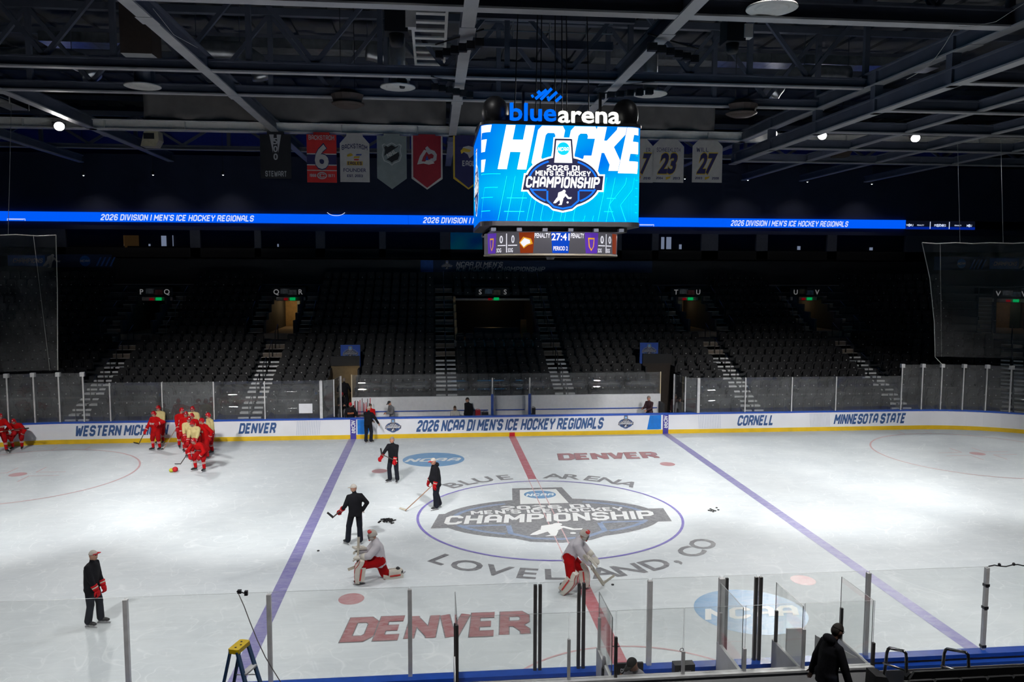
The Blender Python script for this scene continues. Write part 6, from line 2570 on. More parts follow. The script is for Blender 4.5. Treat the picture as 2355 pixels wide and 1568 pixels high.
        for xx in (-0.04, 0, 0.04):
            s.tube([head + rotm @ (Vector((xx, -0.134 + abs(xx) * .3, zz)) * k) for zz in (-.08, -.03, .035)], 0.004 * k, 5)
        s.build('mask_cage', K_BOOT, o)
        s = MB()
        s.ball(head + rotm @ Vector((0.05 * k, -0.06 * k, 0.11 * k)), (0.05 * k, 0.06 * k, 0.035 * k), 10, 8, 0, rotm)
        s.ball(head + rotm @ Vector((-0.05 * k, -0.06 * k, 0.11 * k)), (0.05 * k, 0.06 * k, 0.035 * k), 10, 8, 0, rotm)
        s.ball(head + rotm @ Vector((0, -0.105 * k, -0.11 * k)), (0.04 * k, 0.035 * k, 0.03 * k), 10, 8, 0, rotm)
        s.build('mask_paint', K_PADR, o, True)
    elif hat == 'hair':
        s = shell(1.09, 0.25, (0, 0.01, 0.004))
        s.ball(head + rotm @ Vector((0, 0.045 * k, 0.0)), (0.076 * k, 0.062 * k, 0.085 * k), 12, 8, 0, rotm)
        s.build('hair', hm_, root, True)
    elif hat == 'beanie':
        s = shell(1.13, 0.0, (0, 0.006, 0.004))
        s.ball(head + rotm @ Vector((0, 0.04 * k, -0.01)), (0.082 * k, 0.07 * k, 0.09 * k), 12, 8, 0, rotm)
        s.build('knit_hat', hm_, root, True)
    if spec.get('hood'):
        s = MB()
        c = neck + Rt @ Vector((0, 0.075 * k, 0.03 * k))
        s.ball(c, (0.12 * k, 0.075 * k, 0.075 * k), 14, 10, 0, Rt @ Matrix.Rotation(0.5, 3, 'X'))
        s.build('hood', top, root, True)
    # ---- hands or gloves
    gl_ = spec.get('gloves', 'LR' if kind != 'coach' else '')
    for s_ in 'LR':
        d = (J['wr' + s_] - J['el' + s_]).normalized()
        if 'hd' + s_ in spec:
            d = Vector(spec['hd' + s_]).normalized()
        upv = Vector(spec.get('hu' + s_, (0.0, -1.0, 0.2)))
        side = -1 if s_ == 'L' else 1
        if s_ in spec.get('nohand', ''):
            continue
        s = MB()
        if s_ in gl_:
            if kind == 'goalie':
                continue
            glove_mesh(s, J['wr' + s_], d, upv, side, 1.05 * k)
            s.build('glove', [K_GLOVE, K_GLOVEW], root, True)
        else:
            hand_mesh(s, J['wr' + s_], d, upv, side, spec.get('curl', 0.7), k)
            s.build('hand', skin, root, True)
    # ---- feet
    for s_ in 'LR':
        s = MB()
        if on_skates:
            skate_mesh(s, J['ank' + s_], J['fd' + s_], k)
            s.build('skate', [K_BOOT, K_BLADE], root, True)
        else:
            a = J['ank' + s_]
            f_ = J['fd' + s_]
            sd = Vector((f_.y, -f_.x, 0))
            rot = Matrix((sd, f_, Vector((0, 0, 1)))).transposed()
            s.ball(a + f_ * 0.06 * k - Vector((0, 0, .045 * k)), (0.047 * k, 0.135 * k, 0.04 * k), 12, 8, 0, rot)
            s.ball(a - Vector((0, 0, .01 * k)), 0.052 * k, 10, 8)
            s.build('shoe', K_BOOT, root, True)
    # ---- jersey extras
    if kind == 'player':
        for s_ in 'LR':
            s = MB()
            p0, p1 = J['knee' + s_], J['ank' + s_]
            for f_ in (0.30, 0.42):
                a = p0.lerp(p1, f_)
                b_ = p0.lerp(p1, f_ + 0.05)
                s.tube([a, b_], [0.086 * k, 0.084 * k], 12)
            s.build('sock_stripe', K_STRIPE, root, True)
    if spec.get('print'):
        q4, _ = block(spec['print'], 0.085 * k, 0.30 * k, 0, 0.9)
        yy = -(0.165 if kind != 'coach' else 0.128) * k * bulk
        flat('chest_print', q4, lambda u, v: pel + Rt @ Vector((u, yy * (1.04 - 1.2 * (u / k) ** 2) - .012 * k, 0.27 * k + v)), spec.get('printm', K_STRIPE), root)
    return J


def world(J, p):
    r = J['root']
    return Matrix.Translation(r.location) @ r.rotation_euler.to_matrix().to_4x4() @ Vector(p)


K_SHAFT = mat('stick_shaft', (0.05, 0.035, 0.03), 0.5)
K_SHAFTW = mat('stick_shaft_tan', (0.30, 0.18, 0.12), 0.5)
K_TAPE = mat('stick_tape_black', (0.012, 0.012, 0.013), 0.8)
K_TAPEW = mat('stick_tape_pale', (0.50, 0.46, 0.38), 0.8)


def stick(butt, heel, toe, label, shaft=K_SHAFT, blade=K_TAPE, group='hockey sticks on the ice', bw=0.07, th=0.024):
    butt, heel, toe = Vector(butt), Vector(heel), Vector(toe)
    t = thing('hockey_stick', heel, label, 'hockey stick', group)
    o = heel
    mb = MB()
    mb.bar(butt - o, heel - o, th, th + .008)
    mb.build('shaft', shaft, t)
    mb = MB()
    n = (toe - heel).normalized()
    s_ = n.cross((butt - heel).normalized())
    if s_.length < .05:
        s_ = Vector((0, 1, 0))
    s_.normalize()
    upb = s_.cross(n).normalized()
    if upb.dot(butt - heel) < 0:
        upb = -upb
    c = s_ * 0.02
    pts_ = [(0, 0), (.5, .35), (1, 1.0)]
    for (a, ca), (b_, cb) in zip(pts_[:-1], pts_[1:]):
        q = []
        for tt, cc in ((a, ca), (b_, cb)):
            p = (toe - heel) * tt + c * cc
            q.append((p, bw * (1 - .15 * tt)))
        (p0, w0), (p1, w1) = q
        e = s_ * .006
        mb.hexa([p0 - e, p0 + e, p1 + e, p1 - e, p0 - e + upb * w0, p0 + e + upb * w0, p1 + e + upb * w1, p1 - e + upb * w1])
    mb.build('blade', blade, t)
    mb = MB()
    d = (butt - heel).normalized()
    mb.bar(butt - o - d * .12, butt - o, th + .008, th + .014)
    mb.build('grip_tape', K_TAPEW, t)
    return t


def at0(px, py):
    p = onz(px, py, 0.0)
    return Vector((p.x, p.y, 0.0))


G_CO, G_PL, G_BN = 'coaches in black on the ice', 'skaters in red and yellow jerseys', 'people around the benches'
COACH = dict(kind='coach', top=K_BLACK, bottom=K_TROU, collar=True, hem=0.13, group=G_CO, bulk=1.24)
# 1 coach leaning on the far boards
J = person('person in black with a pale cap leaning over the far boards', at0(847, 1019), 158, dict(COACH, h=1.82, hat='cap', hatm=K_CAPW, lean=14, twist=8, look=25, hL=(-.1, -.42, .98), hR=(-.42, -.30, .92), eR=(-.6, .5, -.2), fL=(.10, .05, 0, 0), fR=(-.12, -.05, 0, -15), vox=.024))
# 2 coach with the raised stick
J = person('grey-haired person in black holding a stick blade-up in red gloves', at0(905, 1109), -24, dict(COACH, h=1.86, hat='hair', hatm=K_HAIRG, look=-22, nod=0, hR=(-.30, -.40, 1.06), hL=(.16, -.22, .90), eR=(-.6, .3, -.5), gloves='LR', fL=(.15, .03, 0, 14), fR=(-.15, 0, 0, -28), vox=.02, skin=SKIN2))
wR, wL = world(J, J['wrR']), world(J, J['wrL'])
d = (wR - wL).normalized()
heel = ony(876, 1044, wR.y - .15)
stick(wL - (heel - wL).normalized() * .12, heel, ony(874, 1031, heel.y), 'stick held across the body, blade raised, by the grey-haired person in black')
# 3 heavy coach
J = person('stout person in black hooded jacket, cap red in front, resting a stick on the ice', at0(1004, 1170), -68, dict(COACH, h=1.86, hat='cap', hatm=K_CAPW, brim=K_CAPR, bulk=1.22, belly=.13, hood=True, hem=.18, lean=6, look=-5, hL=(.20, -.16, .80), hR=(-.26, -.20, .84), gloves='LR', fL=(.11, -.05, 0, 8), fR=(-.10, .14, 0, -12), skin=SKIN2, legk=1.15, vox=.02))
wR = world(J, J['wrL'])
stick(wR + Vector((.04, 0, .1)), onz(932, 1174, .03), onz(917, 1169, .02), 'stick with pale blade reaching from the stout person to the ice', K_SHAFTW, K_TAPEW)
# 4 coach seen from behind
J = person('person in black, back turned, pale cap, red glove stretched out with a stick', at0(818, 1251), 200, dict(COACH, h=1.88, hat='cap', hatm=K_CAPW, look=55, nod=0, hL=(.36, -.20, 1.02), hR=(-.24, -.04, 1.0), eR=(-.8, .4, 0), eL=(.3, .5, -.6), gloves='L', fL=(.22, -.04, 0, 25), fR=(-.12, .08, 0, -10), vox=.02))
w0 = world(J, J['wrL'])
h0 = ony(764, 1191, w0.y - .25)
stick(w0 + (w0 - h0).normalized() * .25 + Vector((0, 0, .02)), h0, ony(752, 1180, h0.y - .05), 'stick pointing out from the stretched red glove of the person seen from behind')
# 5 coach alone on the near ice
J = person('person in black jacket with red-brimmed cap standing alone near the glass', at0(214, 1438), 82, dict(COACH, h=1.84, hat='cap', hatm=K_CAPW, brim=K_CAPR, brim_up=1, look=0, nod=-3, hR=(-.16, -.22, .90), hL=(.14, -.20, .92), gloves='LR', fL=(.12, -.12, 0, 5), fR=(-.10, .05, 0, -5), vox=.02))


# ------------------------------------------------------------------ goalies
def leg_pad(J, s_, front, root, ext=.16, foot=.06):
    k = J['k']
    kn, an = J['knee' + s_], J['ank' + s_]
    d = (kn - an).normalized()
    f_ = Vector(front)
    f_ = (f_ - d * f_.dot(d)).normalized()
    sd = d.cross(f_)
    p0, p1 = an - d * foot, kn + d * ext
    mb = MB()
    n = 6
    ring = []
    for i in range(n + 1):
        t = i / n
        c = p0.lerp(p1, t) + f_ * (.10 + .05 * math.sin(t * PI) - (.05 if t > .8 else 0)) * k
        w_ = (.135 + .02 * math.sin(t * PI)) * k
        th = .055 * k
        ring.append([c - sd * w_ - f_ * th, c + sd * w_ - f_ * th, c + sd * w_ * .9 + f_ * th, c - sd * w_ * .9 + f_ * th])
    for i in range(n):
        a_, b_ = ring[i], ring[i + 1]
        mb.hexa([a_[0], a_[1], a_[2], a_[3], b_[0], b_[1], b_[2], b_[3]])
    # side wraps round the calf
    for sg in (-1, 1):
        c0, c1 = p0.lerp(p1, .1), p0.lerp(p1, .72)
        mb.bar(c0 + sd * sg * .12 * k + f_ * .02 * k, c1 + sd * sg * .13 * k + f_ * .02 * k, .03 * k, .16 * k, f_)
    o = mb.build('leg_pad', K_PAD, root)
    for sg in (-1, 1):
        st_ = MB()
        for i in range(n):
            q = []
            for r_ in (ring[i], ring[i + 1]):
                e0 = r_[3].lerp(r_[2], .5 + sg * .36)
                e1 = r_[3].lerp(r_[2], .5 + sg * .46)
                q += [e0 + f_ * .006, e1 + f_ * .006]
            st_.hexa([q[0], q[1], q[3], q[2], q[0] + f_ * .008, q[1] + f_ * .008, q[3] + f_ * .008, q[2] + f_ * .008])
        st_.build('pad_stripe', K_PADR, o)
        st_ = MB()
        c0, c1 = p0.lerp(p1, .15), p0.lerp(p1, .68)
        st_.bar(c0 + sd * sg * .142 * k + f_ * .05 * k, c1 + sd * sg * .152 * k + f_ * .05 * k, .02 * k, .035 * k, f_)
        st_.build('pad_stripe', K_PADR, o)
    return o


def goalie_gloves(J, root):
    k = J['k']
    for s_ in 'LR':
        w0 = J['wr' + s_]
        d = (w0 - J['el' + s_]).normalized()
        up = Vector((0, 0, 1))
        up = (up - d * up.dot(d)).normalized()
        sd = d.cross(up)
        mb = MB()
        if s_ == 'R':
            c = w0 + d * .02 * k
            for t0, t1 in ((-.16, -.05), (-.05, .06), (.06, .17)):
                mb.hexa([c + d * t0 * k - sd * .11 * k + up * .06 * k, c + d * t1 * k - sd * .11 * k + up * .07 * k, c + d * t1 * k + sd * .11 * k + up * .07 * k, c + d * t0 * k + sd * .11 * k + up * .06 * k,
                         c + d * t0 * k - sd * .10 * k + up * .11 * k, c + d * t1 * k - sd * .10 * k + up * .12 * k, c + d * t1 * k + sd * .10 * k + up * .12 * k, c + d * t0 * k + sd * .10 * k + up * .11 * k])
            hand_mesh(mb, w0, d, up, 1, 1.2, 1.35 * k)
            mb.build('blocker', K_PAD, root)
        else:
            rot = Matrix((sd, d, up)).transposed()
            mb.ball(w0 + d * .09 * k, (.12 * k, .15 * k, .06 * k), 14, 10, 0, rot)
            mb.tube([w0 - d * .16 * k, w0 - d * .02 * k], [.10 * k, .085 * k], 12)
            for i in range(4):
                a_ = -.7 + .45 * i
                b0 = w0 + d * .14 * k + sd * math.sin(a_) * .08 * k
                mb.tube([b0, b0 + (d * math.cos(a_) + sd * math.sin(a_)) * .09 * k - up * .05 * k], [.03 * k, .022 * k], 7)
            mb.tube([w0 + sd * .08 * k, w0 + sd * .16 * k + d * .08 * k], [.035 * k, .028 * k], 7)
            mb.build('catching_glove', K_PAD, root, True)


GOAL = dict(kind='goalie', top=K_GREY, bottom=K_DRED, shin=K_PAD, hat='mask', group='goalies in light grey jerseys', collar=True, hem=.12, gloves='LR', vox=.02)
J = person('goalie in grey jersey and red pants down on one knee with white leg pads', at0(868, 1334), -82, dict(GOAL, h=1.86, hip=.50, lean=10, pel=(0, .05), fL=(.16, -.42, 0, 5), fR=(-.14, .62, .02, 0, -.9, (0, -.3, -1)), hL=(.16, -.42, .72), hR=(-.08, -.44, .80), eL=(.9, .3, -.3), nod=8))
leg_pad(J, 'L', (0, -1, .2), J['root'])
leg_pad(J, 'R', (0, .15, -1), J['root'], .05)
goalie_gloves(J, J['root'])
w0 = world(J, J['wrR'])
stick(w0 + Vector((-.02, -.1, .42)), w0 + Vector((-.06, -.12, -.42)), w0 + Vector((-.30, -.14, -.50)), 'pale goalie stick held upright by the kneeling goalie', K_TAPEW, K_TAPEW, 'hockey sticks on the ice', .09, .06)
J = person('goalie in grey jersey and white leg pads skating bent over with stick to the ice', at0(1316, 1358), 72, dict(GOAL, h=1.86, hip=.84, lean=30, pel=(0, .08), fL=(.20, -.22, 0, 10), fR=(-.22, .24, 0, -15), hL=(.14, -.52, .86), hR=(-.16, -.46, .80), eL=(.8, .5, -.2), eR=(-.8, .5, -.2), nod=12, print='DU', printm=K_PADR))
leg_pad(J, 'L', (.25, -1, .0), J['root'])
leg_pad(J, 'R', (-.25, -1, .0), J['root'])
goalie_gloves(J, J['root'])
w0, w1 = world(J, J['wrR']), world(J, J['wrL'])
h0 = onz(1388, 1344, .03)
stick(w0 + (w0 - h0).normalized() * .35, h0, h0 + Vector((.34, .25, .12)), 'goalie stick reaching down to the ice from the skating goalie', K_TAPEW, K_TAPEW, 'hockey sticks on the ice', .09, .06)


# ------------------------------------------------------------------ skaters
def atc(px, py, ymax=12.35):
    p = at0(px, py)
    while p.y > ymax:
        py += .5
        p = at0(px, py)
    return p


PLAY = dict(kind='player', bottom=K_DRED, shin=K_SOCK, hat='helmet', hatm=K_HELM, group=G_PL, gloves='LR', collar=False, hem=.06, vox=.024, h=1.86)
RED, YEL = dict(PLAY, top=K_RED, print='DU PIO'), dict(PLAY, top=K_YEL)
RED['print'] = 'DENVER'
J = person('skater in red standing apart with stick out, arm raised, before the board lettering', atc(360, 1035), -24, dict(RED, hR=(-.30, -.30, .92), hL=(.34, -.22, 1.28), eL=(.8, .2, -.2), fL=(.14, .06, 0, 12), fR=(-.12, -.06, 0, -20), look=-15))
w0 = world(J, J['wrR'])
stick(w0 + Vector((.08, .1, .22)), onz(319, 1021, .03), onz(307, 1019, .02), 'stick reaching to the ice from the red skater standing apart')
J = person('skater in pale yellow half hidden behind the red skater standing apart', atc(368, 1016, 12.6) + Vector((0, .12, 0)), -10, dict(YEL, h=1.88, look=-25, hL=(.25, -.35, 1.0), hR=(-.2, -.35, 1.0)))
J = person('tall red skater at the huddle edge, stick slanting down, nearest the lone red skater', atc(419, 1029), 30, dict(RED, h=1.92, hR=(-.22, -.26, .88), hL=(.20, -.30, .95), look=25))
w0 = world(J, J['wrR'])
stick(w0 + Vector((.1, .06, .3)), onz(376, 1033, .03), onz(371, 1034, .02), 'stick slanting to the ice from the tall red skater of the huddle', K_SHAFTW)
J = person('skater in pale yellow at the very back of the huddle', atc(447, 1026), -5, dict(YEL, h=1.95, look=10))
J = person('skater in red peering out between the yellow skaters at the back of the huddle', atc(431, 1037), 10, dict(RED, h=1.88))
J = person('skater in pale yellow in the middle of the huddle, behind the bent red skater', atc(437, 1050), 15, dict(YEL, h=1.88, lean=12, look=10, hL=(.12, -.42, .9), hR=(-.16, -.42, .9)))
J = person('skater in red helmet standing just behind the front yellow skater', atc(446, 1042), -10, dict(RED, h=1.88))
J = person('front skater in pale yellow, close behind the bent red skater', atc(452, 1059), -12, dict(YEL, h=1.86, lean=16, look=-20, nod=12, hL=(.15, -.42, .82), hR=(-.15, -.42, .82)))
J = person('skater in red with hand on hip at the side of the huddle', atc(474, 1055), -38, dict(RED, h=1.88, lean=10, hL=(.28, .02, .98), eL=(1, .5, .1), hR=(-.2, -.35, .95), look=-15))
J = person('skater in pale yellow at the outer edge of the huddle, seen side on', atc(486, 1042), -50, dict(YEL, h=1.90, look=-10))
J = person('skater in red bent forward with hands on knees in front of the huddle', at0(461, 1083), -28, dict(RED, h=1.90, hip=.80, lean=58, pel=(0, .22), nod=-22, fL=(.20, .0, 0, 15), fR=(-.22, -.02, 0, -18), hL=(.20, -.22, .66), hR=(-.24, -.30, .68), eL=(.8, .2, .3), eR=(-.8, .2, .3)))
w0 = world(J, J['wrR'])
stick(w0 + Vector((.12, .1, .38)), onz(415, 1067, .03), onz(402, 1068, .02), 'stick laid to the ice in front of the bent red skater')
J = person('red skater bent over, hands on knees, by the far boards at the picture\'s edge', atc(41, 1032, 11.9), 5, dict(RED, h=1.88, hip=.80, lean=50, pel=(0, .2), nod=-10, fL=(.18, 0, 0, 12), fR=(-.2, 0, 0, -12), hL=(.26, -.18, .68), hR=(-.28, -.2, .68), eL=(1, .2, .2), eR=(-1, .2, .2)))
J = person('skater in red cut off by the picture\'s edge, arm reaching towards the bent skater', atc(2, 1042, 11.4), 40, dict(RED, h=1.92, lean=22, pel=(0, .1), hL=(.44, -.28, .92), hR=(-.2, -.42, .85), look=10, fL=(.2, -.1, 0, 10), fR=(-.18, .1, 0, -10)))
w0 = world(J, J['wrL'])
stick(w0 + Vector((-.5, -.1, .0)), w0 + Vector((.6, -.2, .18)), w0 + Vector((.8, -.22, .2)), 'stick held level by the red skater cut off by the picture\'s edge')

# ------------------------------------------------------------------ things on the ice
p = at0(400, 1085)
t = thing('practice_ball', (p.x, p.y, 0), 'small red and yellow ball lying before the bent red skater', 'ball')
mb = MB()
mb.ball((.05, 0, .11), (.12, .12, .11), 14, 10)
mb.build('red_half', K_CAPR, t, True)
mb = MB()
mb.ball((-.09, -.03, .085), (.10, .10, .085), 14, 10)
mb.build('yellow_half', mat('ball_yellow', (.5, .5, .04), .6), t, True)
K_PUCK = mat('puck_rubber', (.012, .012, .013), .6)
pm = MB()
pm.lathe([(0.034, 0.0), (.038, .003), (.038, .0224), (.034, .0254)], n=14)
ME_PUCK = pm.mesh('puck', K_PUCK)


def puck(x, y, z, label, group, tilt=0):
    o = link('puck', ME_PUCK)
    o.location = (x, y, z)
    o.rotation_euler = (tilt, tilt * .6, R.random() * 3)
    return tag(o, label, 'puck', group)


c = at0(890, 1199)
n = 0
for i in range(46):
    layer = 0 if i < 26 else 1 if i < 40 else 2
    sx_, sy_ = (.27, .22, .15)[layer], (.20, .14, .08)[layer]
    for _ in range(30):
        a, r_ = R.uniform(0, 2 * PI), math.sqrt(R.random())
        x, y = c.x + sx_ * r_ * math.cos(a) * 1.1, c.y + sy_ * r_ * math.sin(a) * 1.6
        break
    puck(x, y, .001 + layer * .027, 'black puck in the heap beside the person seen from behind', 'pucks in the heap', 0 if layer == 0 else R.uniform(-.12, .12))
for q in ((1630, 1174), (1635, 1175), (1638, 1173), (1641, 1174), (1645, 1175), (1640, 1177), (1648, 1168), (1652, 1173), (1634, 1171)):
    c = at0(*q)
    puck(c.x, c.y, .001, 'black puck in the small scatter between the centre circle and the zone line', 'scattered pucks')
c = at0(732, 1267)
puck(c.x, c.y, .001, 'single black puck lying beside the violet zone line', None)
c = at0(1409, 1345)
puck(c.x, c.y, .001, 'single black puck in front of the skating goalie\'s stick', None)

# ------------------------------------------------------------------ benches behind the far boards
bn = thing('player_bench', (0, 0, 0), 'white walled players\' bench with rail and glass back behind the far boards', 'bench')
mb = MB()
mb.box((-8.25, 14.85, 0), (8.3, 15.0, 1.80))
mb.build('back_wall', M_GREYP, bn)
mb = MB()
mb.box((-8.25, 13.1, 0.0), (8.3, 14.85, .06))
mb.build('bench_floor', M_BLACK, bn)
for x0, x1 in ((-8.0, -1.1), (-.7, .85), (1.2, 8.1)):
    mb = MB()
    mb.box((x0, 14.45, .42), (x1, 14.83, .50))
    mb.build('bench_seat', M_GREYP, bn)
    mb = MB()
    mb.tube([(x0, 14.8, 1.05), (x1, 14.8, 1.05)], .025, 6)
    mb.build('wall_rail', M_CAP, bn)
xs_ = [-8.25, -6.2, -4.1, -2.0, .1, 2.2, 4.3, 6.3, 8.3]
for a, b_ in zip(xs_[:-1], xs_[1:]):
    pane(bn, (a, 14.93), (b_, 14.93), 1.8, 2.98, m=GLASSF, sl=3.2 + 2.6 * math.cos(a * .55 - .4), sl2=3.2 + 2.6 * math.cos(b_ * .55 - .4))
for x in (-8.25, 8.3):
    post(bn, (x, 14.93), 0, 3.0, .05, mat('pale_gold_edge', (.6, .5, .32), .5))
for x in (-.92, 1.05):
    post(bn, (x, 14.2), 0, 2.0, .14, M_CAP, 'divider_post')
    post(bn, (x, 14.2), 2.0, 2.85, .07, M_WHITEP, 'divider_post')
    pane(bn, (x, 13.25), (x, 14.1), 1.1, 2.4, m=GLASS)
for (px, py, w_, h_, m, lab, nm) in ((1099, 949, .30, .34, mat('bin_red', (.35, .01, .02), .5), 'red bin on the bench beside the dark-jacketed person', 'bin'), (1116, 952, .36, .22, M_BLACKP, 'black bag on the bench next to the red bin', 'bag'), (1226, 947, .28, .42, M_BLACKP, 'black case on the bench beside the blue divider post', 'case')):
    q = ony(px, py, 14.3)
    mb = MB()
    mb.prism([(-w_ * .42, -.15), (w_ * .42, -.15), (w_ / 2, .12), (-w_ / 2, .12)], lambda u, v, s: (u, v, s), 0, h_)
    mb.tube([(-w_ * .3, 0, h_), (-w_ * .2, 0, h_ + .06), (w_ * .2, 0, h_ + .06), (w_ * .3, 0, h_)], .012, 6)
    o = mb.build(nm, m)
    o.location = (q.x, 14.35, .5 + .3)
    tag(o, lab, nm)
    mb = MB()
    mb.box((-.25, -.16, -.3), (.25, .16, 0))
    mb.build('stand_box', M_GREYP, o)
# stick rack
rk = thing('stick_rack', (ony(833, 940, 13.9).x, 13.9, .06), 'rack of upright red and black sticks beside the person in red', 'stick rack')
mb = MB()
mb.box((-.45, -.15, .0), (.45, .15, .12))
mb.box((-.45, -.12, .95), (.45, .12, 1.0))
mb.build('rack_frame', M_BLACKP, rk)
for i in range(12):
    x = -.4 + i * .073
    mb = MB()
    zt_ = R.uniform(1.55, 1.85)
    mb.bar((x, R.uniform(-.08, .08), .1), (x + R.uniform(-.04, .04), R.uniform(-.1, .1), zt_), .03, .035, (0, 1, 0))
    mb.build('stick', (K_GLOVE, K_MAR, K_TAPE, K_GLOVE)[i % 4], rk)
BEN = dict(kind='coach', skates=False, group=G_BN, vox=.026, collar=True, hem=.06, bulk=1.1)


def bx(px, y):
    return Vector((ony(px, 940, y).x, y, .06))


person('person in black sweatshirt with orange print and red cap at the bench end', bx(806, 13.45), 8, dict(BEN, h=1.80, top=K_BLACK, hat='cap', hatm=K_CAPR, print='DENVER', printm=K_LOGO, hL=(.25, -.3, 1.05), hR=(-.22, -.32, 1.02)))
person('bearded person in a bright red jacket beside the stick rack', bx(853, 13.6), -15, dict(BEN, h=1.68, top=K_RED, hatm=K_HAIRB, hL=(.2, -.3, .95), hR=(-.2, -.3, .95)))
person('person in grey jacket and cap looking down at their hands', bx(902, 13.9), -60, dict(BEN, h=1.80, top=K_GREYC, bottom=K_KHAKI, hat='cap', hatm=K_CAPK, nod=22, lean=8, hL=(.1, -.36, 1.1), hR=(-.08, -.36, 1.08)))
person('seated person in an off-white hooded top on the bench', Vector((ony(1047, 940, 14.35).x, 14.35, .06)), -12, dict(BEN, h=1.75, top=K_HOOD, bottom=K_TROU, hatm=K_HAIRB, hood=True, hip=.58, lean=10, pel=(0, .0), fL=(.14, -.42, 0, 5), fR=(-.14, -.42, 0, -5), hL=(.12, -.36, .72), hR=(-.12, -.36, .72), look=12))
person('person in black jacket standing on the bench side of the seated person', bx(1078, 14.0), -48, dict(BEN, h=1.88, top=K_BLACK, hatm=K_HAIRD, look=-15, nod=8))
person('person in dark maroon suit jacket at the far bench end', bx(1494, 13.8), -55, dict(BEN, h=1.88, top=K_MAR, hatm=K_HAIRG, hR=(-.1, -.42, 1.12), hL=(.12, -.36, 1.05), skin=SKIN2, print=None))
person('person in grey coat leaning in the gate passage under the t and u side banner', Vector((ony(1565, 940, 14.3).x, 14.3, 0)), -35, dict(BEN, h=1.78, top=K_GREYC, hatm=K_HAIRD, lean=12, hR=(-.15, -.4, .95)))
person('dark-clothed person deeper in the gate passage beside the grey-coated one', Vector((ony(1553, 940, 15.2).x, 15.2, 0)), -20, dict(BEN, h=1.78, top=K_MAR, hatm=K_HAIRB))
for t_, z_ in ((-1, .0),):
    mb = MB()
    mb.box((-9.7, 14.4, -.02), (-8.2, 16.1, .32))
    mb.box((-9.7, 16.1, -.02), (-8.2, 18.5, .75))
    tag(mb.build('floor_ramp', M_CONC), 'dark steps in the gate passage', None, None, 'structure')
person('person with red helmet-like cap in the gate passage, arms folded', Vector((ony(787, 940, 15.2).x, 15.2, .32)), 5, dict(BEN, h=1.80, top=K_BLACK, bottom=K_GREYC, hat='cap', hatm=K_CAPR, hL=(-.05, -.3, 1.12), hR=(.05, -.32, 1.1), eL=(1, .1, 0), eR=(-1, .1, 0)))
person('broad dark figure at the lit end of the gate passage, back turned', Vector((ony(792, 940, 17.2).x, 17.2, .75)), 180, dict(BEN, h=1.84, top=K_BLACK, hat='hair', hatm=K_HAIRG, bulk=1.3, hL=(.34, -.05, 1.0), hR=(-.34, -.05, 1.0)))
# ------------------------------------------------------------------ near glass, scorekeeper box, foreground
YN = -HW - 0.03
NTOP = 2.74


def nx(px, py=1450, y=YN):
    return ony(px, py, y).x


ng = thing('rink_glass', (0, 0, 0), 'clear near glass panels on grey posts in front of the ladder and lone coach', 'rink glass')
cols = [-260, 291, 620, 943]
xs_ = [ony(c, 1450, YN).x for c in cols] + [nx(1236)]
for a, b_ in zip(xs_[:-1], xs_[1:]):
    pane(ng, (a, YN), (b_, YN), 1.08, NTOP)
for x in xs_[1:-1]:
    post(ng, (x, YN), 1.0, NTOP - .04, .075)
ng2 = thing('rink_glass', (0, 0, 0), 'clear near glass panels with dark double posts around the scorekeeper box', 'rink glass')
xs_ = [nx(c) for c in (1236, 1336, 1493, 1657, 1741)] + [nx(1992)]
for a, b_ in zip(xs_[:-1], xs_[1:]):
    pane(ng2, (a + .03, YN), (b_ - .03, YN), 1.08, NTOP)
for i, x in enumerate(xs_[:-1]):
    if i in (0, 1, 4):
        for dx in (-.045, .045):
            post(ng2, (x + dx, YN), 1.0, NTOP - .04, .06, M_DPOST)
    elif i == 2:
        post(ng2, (x, YN), 1.0, NTOP - .04, .085)
    else:
        post(ng2, (x, YN), 1.0, NTOP - .04, .1)
        post(ng2, (x + .1, YN), 1.0, NTOP - .04, .05, M_DPOST)
ng3 = thing('rink_glass', (0, 0, 0), 'clear near glass panels beyond the scorekeeper box with a taped leaning post', 'rink glass')
xs_ = [nx(1992), nx(2262), nx(2560), nx(2860)]
for a, b_ in zip(xs_[:-1], xs_[1:]):
    pane(ng3, (a, YN), (b_, YN), 1.08, NTOP)
post(ng3, (xs_[0], YN), 1.0, NTOP - .04, .075)
post(ng3, (xs_[1], YN), 1.0, NTOP - .02, .07, M_ALU)
for z in (1.12, 1.9, 2.35):
    mb = MB()
    mb.box((xs_[1] - .045, YN - .045, z), (xs_[1] + .045, YN + .045, z + .05))
    mb.build('tape_band', M_BLACKP, ng3)
wire('edge_cable', [(xs_[1] + .02 + .12 * i, YN - .01, NTOP + .01 + .02 * math.sin(i * 1.7)) for i in range(9)], .012, M_BLACKP, ng3)
for i in range(3):
    mb = MB()
    mb.ball((xs_[1] + .25 + .3 * i, YN, NTOP + .03), (.03, .03, .035), 8, 6)
    mb.build('cable_clip', M_BLACKP, ng3)
# the blue ledge behind the boards' cap
mb = MB()
mb.box((-20, -HW - .32, .90), (20, -HW - .2, .96))
mb.build('outer_ledge', M_CAP, nearb)

